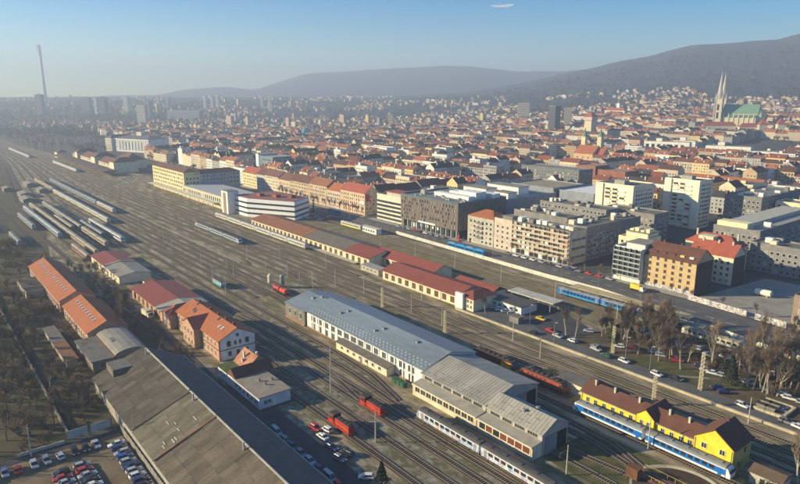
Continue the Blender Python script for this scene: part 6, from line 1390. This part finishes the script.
o = loc_bld('white_church', 619.5, 1750, 'small white church tower rising over a pale palace on the old town hill', 'church'); pbox(o, 'tower', -4, -4, 0, 4, 4, 38, white); b = MB(); b.tube((0, 0, 38), (0, 0, 48), 4, .1, n=8); b.build('spire', copper, o); pbox(o, 'palace_wall', -32, -14, 0, 26, -2, 20, cream); b = MB(); hip(b, -32, -14, 26, -2, 20.1, 27, .5); b.build('palace_roof', tile_r, o)
o = loc_bld('glass_tower', 555.5, 1400, 'dark glass office tower standing alone in the old town', 'tower'); pbox(o, 'body', -9, -9, 0, 9, 9, 56, M('dark_tower', (.035, .045, .055), .35)); pbox(o, 'crown', -9.3, -9.3, 56, 9.3, 9.3, 58, concrete_d)
b = MB()
for k in range(14): b.box(-9.15, -9.15, 3 + k * 3.8, 9.15, 9.15, 3.5 + k * 3.8)
tag(b.build('floor_band', concrete_d, o), kind='stuff')
o = loc_bld('gate_tower', 592, 1300, 'cream square tower with a flared red roof in front of the dark glass tower', 'tower'); pbox(o, 'shaft', -8, -8, 0, 8, 8, 36, cst); pbox(o, 'gallery', -10, -10, 36, 10, 10, 43, M('gallery_pink', (.62, .46, .38))); b = MB(); hip(b, -10, -10, 10, 10, 43, 52, 1); b.build('roof', tile_r, o)
o = loc_bld('blue_dome', 304.5, 1450, 'turquoise domed hall with a magenta wing far in the middle of the city', 'dome')
b = MB(); b.tube((0, 0, 0), (0, 0, 18), 9, n=16); b.tube((0, 0, 18), (0, 0, 23), 9, 6.5, n=16); b.tube((0, 0, 23), (0, 0, 26), 6.5, 2, n=16); b.build('dome_shell', M('dome_turquoise', (.03, .30, .38), .5), o); pbox(o, 'magenta_wing', -17, -14, 0, -9.2, -3, 20, M('magenta', (.55, .10, .16)))
CH = M('chimney_paint', (.62, .60, .58), .7); RB = M('chimney_grey', (.45, .43, .42))
o = loc_bld('power_station_chimney', 45.5, 3300, 'very tall slim power station chimney trailing white smoke on the horizon', 'chimney')
b = MB(); b.tube((0, 0, 0), (0, 0, 215), 7.5, 4.4, n=14); b.build('shaft', CH, o)
for z in (217, 230, 243): b = MB(); b.tube((0, 0, z - 2 if z > 217 else 215), (0, 0, z + 7), 4.4, 4.2, n=14); b.build('band', RB if z != 230 else CH, o)
b = MB(); b.tube((0, 0, 223), (0, 0, 228.1), 4.3, n=14); b.tube((0, 0, 236), (0, 0, 241.1), 4.3, n=14); b.build('ring', CH, o)
def vapour(name, dens):
    m = bpy.data.materials.new(name); m.use_nodes = True; t = m.node_tree; b = t.nodes['Principled BSDF']; b.inputs['Base Color'].default_value = (.93, .93, .95, 1); b.inputs['Roughness'].default_value = 1; b.inputs['Specular IOR Level'].default_value = 0
    n = t.nodes.new('ShaderNodeTexNoise'); n.inputs['Scale'].default_value = 2.5; n.inputs['Detail'].default_value = 5; g = t.nodes.new('ShaderNodeTexCoord'); mp = t.nodes.new('ShaderNodeMapping'); mp.inputs['Scale'].default_value = (.02, .02, .02)
    t.links.new(g.outputs['Object'], mp.inputs[0]); t.links.new(mp.outputs[0], n.inputs['Vector'])
    lw = t.nodes.new('ShaderNodeLayerWeight'); lw.inputs[0].default_value = .35; iv = t.nodes.new('ShaderNodeMath'); iv.operation = 'SUBTRACT'; iv.inputs[0].default_value = 1; t.links.new(lw.outputs['Facing'], iv.inputs[1])
    mr = t.nodes.new('ShaderNodeMapRange'); mr.inputs[1].default_value = .3; mr.inputs[2].default_value = .62; mr.inputs[4].default_value = dens; t.links.new(n.outputs['Fac'], mr.inputs[0])
    mu = t.nodes.new('ShaderNodeMath'); mu.operation = 'MULTIPLY'; t.links.new(mr.outputs[0], mu.inputs[0]); t.links.new(iv.outputs[0], mu.inputs[1]); t.links.new(mu.outputs[0], b.inputs['Alpha']); return m
smk = vapour('smoke', .42)
import bmesh
bm_ = bmesh.new()
for k, (dx, dz, s_) in enumerate(((0, 256, 6), (1, 266, 8), (-2, 278, 11), (-6, 292, 13), (1, 300, 11), (-9, 308, 12))):
    q = bmesh.ops.create_icosphere(bm_, subdivisions=2, radius=s_)
    for v_ in q['verts']: v_.co = Vector((v_.co.x * .9 + dx, v_.co.y + dx * .4, v_.co.z * 1.1 + dz)) + Vector((mnoise.noise(v_.co * .2), mnoise.noise(v_.co * .23), 0)) * 3
me = bpy.data.meshes.new('smoke'); bm_.to_mesh(me); me.materials.append(smk); x, y = at_range(bearing(45.5), 3300); tag(link('smoke', me, None, (x, y, 0)), 'white smoke drifting from the tall chimney', kind='stuff')
far_specs = [(39.5, 94.5, 7, 2700, (.10, .12, .16), 'slim dark high-rise just beside the foot of the tall chimney'), (86, 97.5, 9, 2700, (.14, .16, .19), 'wide dark high-rise, nearer the tall chimney of the dark pair'), (101.5, 97, 10, 2600, (.12, .13, .15), 'wide dark high-rise with a pale edge, farther from the tall chimney'), (95.5, 98, 2.6, 2590, (.8, .8, .78), 'narrow pale slab against the wide dark high-rise'), (126, 97, 5, 2700, (.8, .76, .64), 'cream high-rise with dark side alone on the horizon'),
             (141, 104.5, 9, 2100, (.78, .72, .58), 'cream stepped tower block beyond the palace hotel'), (147, 101, 6, 2500, (.30, .28, .27), 'brownish block rising behind the cream stepped tower block'), (158, 96, 2.6, 2900, (.6, .6, .6), 'thin white tower on the horizon, first of the scattered thin towers'), (168, 96.5, 3, 2900, (.55, .52, .5), 'thin grey-pink tower on the horizon, second of the scattered thin towers'), (205, 97.5, 2.8, 2800, (.82, .82, .82), 'first of three thin white towers below the low hill'), (212, 97.3, 2.8, 2820, (.82, .82, .82), 'middle of three thin white towers below the low hill'), (217.5, 94.8, 3, 2840, (.82, .82, .82), 'tallest of three thin white towers below the low hill'),
             (262, 96, 2.4, 2800, (.66, .66, .64), 'small white tower at the foot of the long mountain'), (269.5, 97, 2.6, 2750, (.66, .64, .6), 'small cream tower next to the small white tower'), (271, 103, 2.5, 2700, (.6, .58, .55), 'slender pale tower before the turquoise dome'), (183, 109.5, 34, 2300, (.42, .44, .42), 'very wide low grey slab building far beyond the station'), (524, 102.5, 11, 1850, (.70, .62, .45), 'boxy cream building on the slope before the dark glass tower'), (391, 113, 5, 1900, (.68, .58, .36), 'slim yellow tower block in the distant middle of town'),
             (569, 107, 7, 1450, (.68, .60, .42), 'cream mansion with red roof right beside the dark glass tower')]
for px, yt, wpx, rg, c, lab in far_specs:
    dep = rg * cos(bearing(px)); s_ = 628 / dep * .975; wd = wpx / s_; x, y = at_range(bearing(px), rg); g0 = gz(x, y); zt = 92 + (97 - yt) / s_
    o = empty('high_rise' if wpx < 20 else 'slab_building', (x, y, g0), lab, 'high-rise' if wpx < 20 else 'building', None, radians(38 if i % 2 else 20)); h_ = max(8, zt - g0)
    m = M('far_' + '_'.join(str(int(q * 100)) for q in c), c, .8); d_ = min(wd, 16)
    pbox(o, 'body', -wd / 2, -d_ / 2, -2, wd / 2, d_ / 2, h_, m); pbox(o, 'roof_house', -wd * .2, -d_ * .2, h_, wd * .2, d_ * .2, h_ + 2.5, concrete_d)
    b = MB()
    for k in range(int(h_ / 3.3)): b.box(-wd / 2 - .1, -d_ / 2 - .1, 1.5 + k * 3.3, wd / 2 + .1, d_ / 2 + .1, 2.7 + k * 3.3)
    tag(b.build('window_band', M('far_band', (.14, .15, .17), .5), o), kind='stuff')
block('blue_office', 'blue-glass office slab with a bright white end wall in the old town', 'office', -690, 338, -655, 362, 24, M('blue_glass_wall', (.16, .23, .28), .4), concrete, gl=[('s', 338, -681, -656, storeys(24), 9, 2, 1.8), ('e', -655, 339, 361, storeys(24), 7, 2, 1.8)])
B = Bld('white_end', -694, 350, 'bright white windowless end block attached to the blue-glass office slab', 'block'); B.box('wall', -697, 337.4, 0, -690.1, 362.4, 26, MATS['bright_white']); B.box('cap', -697.2, 337.2, 26, -690, 362.6, 26.4, concrete)
block('white_slab', 'large plain white slab building in the middle of the old town roofs', 'building', -758, 540, -704, 556, 22, MATS['bright_white'], concrete, gl=[('e', -704, 541, 555, storeys(22), 5, 1.5, 1.6)])
block('white_flats', 'white six-storey flats just behind the parcel hall', 'flats', -560, 300, -552, 301, 0.5, white, felt) if 0 else None
for i, (px, rg, w_, d_, h_) in enumerate(((672, 1120, 70, 16, 20), (735, 1050, 60, 22, 22), (757, 1040, 70, 18, 17), (690, 1150, 34, 16, 19))):
    x, y = at_range(bearing(px), rg); o = empty('modern_block', (x, y, gz(x, y)), ['long white block with big dark openings below the cathedral quarter', 'bright cream modern block with large blank walls in front of the cathedral', 'wide cream modern block stepping down beside the bright cream one', 'white cube block next to the long white block'][i], 'building', None, radians(14))
    pbox(o, 'wall', -w_ / 2, -d_ / 2, 0, w_ / 2, d_ / 2, h_, M('sun_white', (.84, .80, .68))); pbox(o, 'roof', -w_ / 2 + .5, -d_ / 2 + .5, h_, w_ / 2 - .5, d_ / 2 - .5, h_ + .4, felt_l); pbox(o, 'stair_head', -w_ / 4, -3, h_ + .4, -w_ / 4 + 9, 4, h_ + 5, MATS['sun_white'])
    b = MB()
    for k in range(int(w_ / 9)): b.box(-w_ / 2 + 3 + k * 9, -d_ / 2 - .1, h_ * .45, -w_ / 2 + 8 + k * 9, -d_ / 2 + .2, h_ * .8)
    b.build('dark_opening', glass, o)
# ------------------------------------------------------------------ the town: perimeter blocks of tiled houses
ROOFS = {'orange': (.36, .135, .07), 'brick-red': (.25, .08, .05), 'brown': (.105, .055, .038), 'dark': (.06, .055, .052), 'russet': (.16, .07, .042), 'rust-coloured': (.29, .11, .06)}
WALLS = {'cream': (.70, .60, .41), 'yellow': (.70, .54, .24), 'white': (.74, .72, .66), 'grey': (.38, .37, .34), 'ochre': (.50, .36, .20), 'pinkish': (.58, .42, .33), 'buff': (.55, .46, .33)}
RK = ['orange'] * 5 + ['brick-red'] * 5 + ['brown'] * 5 + ['dark'] * 4 + ['russet'] * 5 + ['rust-coloured'] * 4; WK = ['cream'] * 6 + ['yellow'] * 3 + ['white'] * 3 + ['grey'] * 4 + ['ochre'] * 2 + ['pinkish'] + ['buff'] * 3
EXC = [(-700, 195, -478, 276), (-660, 270, -398, 303), (-422, 284, -398, 402), (-392, 270, -288, 335), (-358, 330, -292, 398), (-374, 414, -280, 476), (-430, 494, -350, 528), (-408, 554, -340, 592), (-292, 270, -200, 396), (-204, 270, -100, 357), (-176, 352, -20, 480), (-272, 390, -204, 462), (-212, 456, -110, 540), (-314, 596, -230, 630), (-1060, 190, -800, 300), (-1230, 270, -1050, 400), (-2000, 180, -1230, 400), (-575, 670, -480, 830), (-425, 526, -330, 562), (-705, 330, -650, 368), (-764, 532, -700, 560), (-136, 262, -20, 360)]
for px, rg, w_ in ((672, 1120, 50), (735, 1050, 46), (757, 1040, 46), (690, 1150, 26), (742, 1475, 62), (722, 1400, 40), (752, 1395, 30), (592, 1300, 20), (555.5, 1400, 20), (304.5, 1450, 30)):
    x, y = at_range(bearing(px), rg); EXC.append((x - w_, y - w_ * .8, x + w_, y + w_ * .8))
wallA = MA('town_wall', windows=True); roofA = MA('town_roof'); 
def px_of(x, y, z):
    s_, c_ = sin(YAW), cos(YAW); xr = x * c_ + y * s_; yr = -x * s_ + y * c_; d = (xr, yr, z - CAM_H); p_ = radians(13); dep = d[1] * cos(p_) - d[2] * sin(p_); up = d[1] * sin(p_) + d[2] * cos(p_)
    return (400 + 628 * xr / dep, 242 - 628 * up / dep, dep) if dep > 1 else (-9999, 0, 1)
RT = random.Random(21); houses = []; yards = []
def tryhouse(x0, y0, x1, y1, h, rh, axis):
    cx, cy = (x0 + x1) / 2, (y0 + y1) / 2
    for e in EXC:
        if x1 > e[0] and x0 < e[2] and y1 > e[1] and y0 < e[3]: return
    r_ = hypot(cx, cy)
    if r_ > 1750: return
    p = px_of(cx, cy, h)
    if not (-30 < p[0] < 830): return
    houses.append(dict(x0=x0, y0=y0, x1=x1, y1=y1, h=h, rh=rh, axis=axis, r=r_, z=gz(cx, cy) - .3, wall=RT.choice(WK), roof=RT.choice(RK), flat=RT.random() < .12, px=p))
    if houses[-1]['flat']: houses[-1]['wall'] = RT.choice(['white', 'cream', 'white', 'grey']); houses[-1]['h'] *= RT.uniform(.9, 1.3)
BX, BY, ST = 124, 104, 17
for bx in range(-17, 3):
    for by in range(0, 17):
        X0 = -22 + bx * BX + (by % 3) * 17; Y0 = 303.5 + by * BY + (bx % 2) * 9; X1 = X0 + BX - ST; Y1 = Y0 + BY - ST
        cx, cy = (X0 + X1) / 2, (Y0 + Y1) / 2; rr = hypot(cx, cy)
        if rr > 1750 or RT.random() < .05: continue
        low = .75 if rr > 1000 else 1; yards.append((X0 + 20, Y0 + 20, X1 - 20, Y1 - 20))
        for y0, y1 in ((Y0, Y0 + 13), (Y1 - 13, Y1)):
            x = X0
            while x < X1 - 8:
                wd = min(RT.uniform(13, 27), X1 - x); tryhouse(x, y0, x + wd - .04, y1, RT.uniform(14, 21) * low, RT.uniform(3.4, 5), 'x'); x += wd
        for x0, x1 in ((X0, X0 + 13), (X1 - 13, X1)):
            y = Y0 + 13.1
            while y < Y1 - 21:
                wd = min(RT.uniform(13, 25), Y1 - 13.1 - y); tryhouse(x0, y, x1, y + wd - .04, RT.uniform(14, 21) * low, RT.uniform(3.4, 5), 'y'); y += wd
        for k in range(3):
            a, b_ = RT.uniform(X0 + 18, X1 - 40), RT.uniform(Y0 + 18, Y1 - 36); tryhouse(a, b_, a + RT.uniform(12, 24), b_ + RT.uniform(9, 15), RT.uniform(4, 12), RT.uniform(2.5, 4), 'x')
houses.sort(key=lambda d: d['r'])
LM = [(-322, 305, 'brown hotel'), (-230, 294, 'long apartment block'), (-640, 220, 'pale yellow station offices'), (-510, 290, 'ochre terrace on the tram street'), (-930, 225, 'main station'), (-530, 775, 'twin-tower church'), (-272, 612, 'long low school roof'), (-390, 510, 'long dark slab'), (-690, 350, 'blue-glass office slab'), (-730, 548, 'plain white slab'), (-390, 575, 'red-brown brick building'), (-160, 490, 'dark slab of flats'), (-1140, 330, 'palace hotel')]
cnt = {}
def house_mesh(bw_, br_, H, tint=True):
    x0, y0, x1, y1, h, z = H['x0'], H['y0'], H['x1'], H['y1'], H['h'], H.get('z', 0); wc, rc = WALLS[H['wall']], ROOFS[H['roof']]
    def wallf(pts, L, hh): bw_.face(pts, bw_.mat(wallA), wc, [(0, 0), (L, 0), (L, hh), (0, hh)][:len(pts)] if len(pts) == 4 else [(0, -9), (L, -9), (L / 2, -9)])
    a, b_, c, d = (x0, y0), (x1, y0), (x1, y1), (x0, y1)
    for p, q in ((a, b_), (b_, c), (c, d), (d, a)): wallf([(*p, z), (*q, z), (*q, z + h), (*p, z + h)], hypot(p[0] - q[0], p[1] - q[1]), h)
    mr_ = br_.mat(roofA)
    if H['flat']:
        br_.face([(x0, y0, z + h), (x1, y0, z + h), (x1, y1, z + h), (x0, y1, z + h)], mr_, (.20, .19, .17)); br_.box(x0 + 2, y0 + 2, z + h, x0 + 6, y0 + 6, z + h + 2.5, mr_, tint=wc); return
    o_ = .5; e = z + h - .1; rz_ = z + h + H['rh']
    if H['axis'] == 'x':
        m_ = (y0 + y1) / 2; br_.face([(x0, y0 - o_, e), (x1, y0 - o_, e), (x1, m_, rz_), (x0, m_, rz_)], mr_, rc); br_.face([(x1, y1 + o_, e), (x0, y1 + o_, e), (x0, m_, rz_), (x1, m_, rz_)], mr_, rc)
        wallf([(x0, y1, z + h), (x0, y0, z + h), (x0, m_, rz_ - .05)], 1, 1); wallf([(x1, y0, z + h), (x1, y1, z + h), (x1, m_, rz_ - .05)], 1, 1)
    else:
        m_ = (x0 + x1) / 2; br_.face([(x0 - o_, y1, e), (x0 - o_, y0, e), (m_, y0, rz_), (m_, y1, rz_)], mr_, rc); br_.face([(x1 + o_, y0, e), (x1 + o_, y1, e), (m_, y1, rz_), (m_, y0, rz_)], mr_, rc)
        wallf([(x0, y0, z + h), (x1, y0, z + h), (m_, y0, rz_ - .05)], 1, 1); wallf([(x1, y1, z + h), (x0, y1, z + h), (m_, y1, rz_ - .05)], 1, 1)
    for k in range(RT.choice((1, 2, 2, 3))):
        cx, cy = RT.uniform(x0 + 1, x1 - 1), RT.uniform(y0 + 4, y1 - 4); br_.box(cx - .55, cy - .55, z + h, cx + .55, cy + .55, rz_ + RT.uniform(.4, 1.4), mr_, tint=RT.choice(((.5, .45, .38), (.6, .56, .48), (.3, .14, .09))))
    if RT.random() < .45:                                   # dormers
        n = int((x1 - x0 if H['axis'] == 'x' else y1 - y0) / 4.5)
        for k in range(n):
            if H['axis'] == 'x': u = x0 + (x1 - x0) * (k + .5) / n; br_.box(u - .7, y0 + 1.4, z + h + .4, u + .7, y0 + 4.2, z + h + 2.4, mr_, tint=rc if k % 2 else wc)
            else: u = y0 + (y1 - y0) * (k + .5) / n; br_.box(x0 + 1.4, u - .7, z + h + .4, x0 + 4.2, u + .7, z + h + 2.4, mr_, tint=rc)
NI = 300
for H in houses[:NI]:
    cx, cy = (H['x0'] + H['x1']) / 2, (H['y0'] + H['y1']) / 2; zb = H['z']
    lm = min(LM, key=lambda l: hypot(l[0] - cx, l[1] - cy)); rf = 'flat-roofed' if H['flat'] else f"{H['roof']}-roofed"; ds = f"{H['wall']} {rf}"
    cnt[(ds, lm[2])] = k = cnt.get((ds, lm[2]), -1) + 1
    o = empty('town_house', (cx, cy, zb), f"{ds} town house, {ordn(k)} such counting outwards beyond the {lm[2]}", 'house', 'houses of the old town')
    L_ = dict(H); L_.update(x0=H['x0'] - cx, x1=H['x1'] - cx, y0=H['y0'] - cy, y1=H['y1'] - cy, z=0)
    bw_, br_ = MB(), MB(); h_ = L_['h']; br_.mat(roofA)
    # plain walls here: the panes are separate geometry
    wm = M('town_' + H['wall'], WALLS[H['wall']], .85, var=.14); x0, y0, x1, y1 = L_['x0'], L_['y0'], L_['x1'], L_['y1']
    tmp = MB(); house_mesh(tmp, br_, L_); tmp.mats = [wm]; tmp.build('wall', wm, o); br_.build('roof', None, o, attrs=True)
    g = MB(); G = g.mat(glass); F = g.mat(frame_w)
    if hypot(cx, cy) < 900:
        fm_ = F if R.random() < .6 else G; zs = storeys(h_)
        glaze(g, 's', y0, x0 + .5, x1 - .5, zs, max(1, int((x1 - x0) / 2.9)), 1.1, 1.7, G, fm_); glaze(g, 'e', x1, y0 + .5, y1 - .5, zs, max(1, int((y1 - y0) / 3)), 1.1, 1.6, G, fm_, skip=.3 if H['axis'] == 'y' else .6)
        if g.v: tag(g.build('glazing', None, o), kind='stuff')
b = MB()
for H in houses[NI:]: house_mesh(b, b, H)
# detached houses thinning out over the slopes
RF = random.Random(4); nfar = 0
while nfar < 2500:
    bq = RF.uniform(-.60, .60); r_ = 1150 + 2900 * RF.random() ** 1.25; x, y = at_range(bq, r_)
    if r_ < 1720 and (y > 290 or y < -260 or 20 < y < 290) or -2000 < x < -1230 and 180 < y < 400: continue
    if gz(x, y) > 55 + 40 * RF.random() + 50 * sstep(.1, .45, bq): continue
    if mnoise.noise((x * .004, y * .004, 7)) < (-.2 if r_ < 2300 else .06): continue
    z = gz(x, y) - 1; a_, b_ = RF.uniform(9, 17), RF.uniform(8, 13)
    if RF.random() < .12: a_ *= 2.2
    H = dict(x0=x - a_ / 2, x1=x + a_ / 2, y0=y - b_ / 2, y1=y + b_ / 2, h=RF.uniform(6, 12) if r_ > 2000 else RF.uniform(8, 16), rh=RF.uniform(3, 5), axis=RF.choice('xy'), z=z, wall=RF.choice(['cream', 'buff', 'ochre', 'yellow', 'grey', 'white', 'pinkish']), roof=RF.choice(RK), flat=RF.random() < .15)
    if RF.random() < .015 and r_ < 3000 and bq < .25: H['h'] = RF.uniform(22, 40); H['flat'] = True
    house_mesh(b, b, H); nfar += 1
tag(b.build('distant_housing', None, attrs=True), 'countless small houses of the farther town running up to the slopes', kind='stuff')
print('houses', len(houses))
# greenery between the houses and on the slopes: clumps of twigs and leaves
RG = random.Random(9); b = MB(); k = 0
while k < 7600:
    bq = RG.uniform(-.62, .62); r_ = 520 + 3600 * RG.random() ** 1.2; x, y = at_range(bq, r_)
    if r_ < 1650 and k % 3:
        q = RG.choice(yards); x, y = RG.uniform(q[0], q[2]), RG.uniform(q[1], q[3]); r_ = hypot(x, y)
    if y < 300 and not (r_ > 1250 and (y < 40 or r_ > 1750 and (y < 90 or y > 190))): continue
    if r_ < 1700 and (any(e[0] < x < e[2] and e[1] < y < e[3] for e in EXC) or RG.random() < .3): continue
    z = gz(x, y); s_ = RG.uniform(4, 8) if r_ > 1700 else RG.uniform(3, 5.5)
    if r_ > 3300: continue
    for q in range(16):
        d = Vector((RG.gauss(0, 1), RG.gauss(0, 1), RG.gauss(0, .8))); d.normalize(); p = Vector((x, y, z + s_ * 1.1)) + d * s_ * RG.uniform(.5, 1); l = s_ * .55
        u = Vector((RG.uniform(-1, 1), RG.uniform(-1, 1), RG.uniform(-1, 1))).normalized(); w2 = u.cross(d).normalized(); b.face([p - u * l, p + w2 * l, p + u * l * .6 - w2 * l * .4])
    k += 1
tag(b.build('distant_trees', M('winter_wood', (.052, .047, .030), .95, var=.5, scale=.01)), 'brown winter woods and garden trees spread among the far houses', kind='stuff')
# a few single evergreens and bare trees between the nearer houses
spots = []
k = 0
while k < 34:
    x, y = RT.uniform(-900, -120), RT.uniform(310, 760)
    p = px_of(x, y, 8)
    if not (5 < p[0] < 795) or any(H['x0'] - 2 < x < H['x1'] + 2 and H['y0'] - 2 < y < H['y1'] + 2 for H in houses) or any(e[0] < x < e[2] and e[1] < y < e[3] for e in EXC): continue
    lm = min(LM, key=lambda l: hypot(l[0] - x, l[1] - y)); kd = 'evergreen' if k % 2 else 'tree'; key = ('t', kd, lm[2]); cnt[key] = n_ = cnt.get(key, -1) + 1
    tree(EVERGREEN if k % 2 else TREES[3], x, y, f"{'dark evergreen' if k % 2 else 'bare'} tree among the houses, {ordn(n_)} out from the {lm[2]}", 'trees of the old town', R.uniform(1.0, 1.5), kd); k += 1
# thin cloud wisps far up, outside the haze
cm = vapour('cloud', .75)
bm_ = bmesh.new()
for dx, s_, dz in ((-150, 60, 10), (-60, 90, 0), (40, 110, 5), (130, 70, 22), (180, 40, 30)):
    q = bmesh.ops.create_icosphere(bm_, subdivisions=2, radius=s_)
    for v_ in q['verts']: v_.co = Vector((v_.co.x * 1.6 * .63 + dx * .63, v_.co.x * .6 + dx * .78, v_.co.z * .22 + dz))
me = bpy.data.meshes.new('cloud'); bm_.to_mesh(me); me.materials.append(cm); x, y = at_range(bearing(499), 12500); tag(link('cloud', me, None, (x, y, 1738)), 'small white wisp of cloud high over the mountain', kind='stuff')
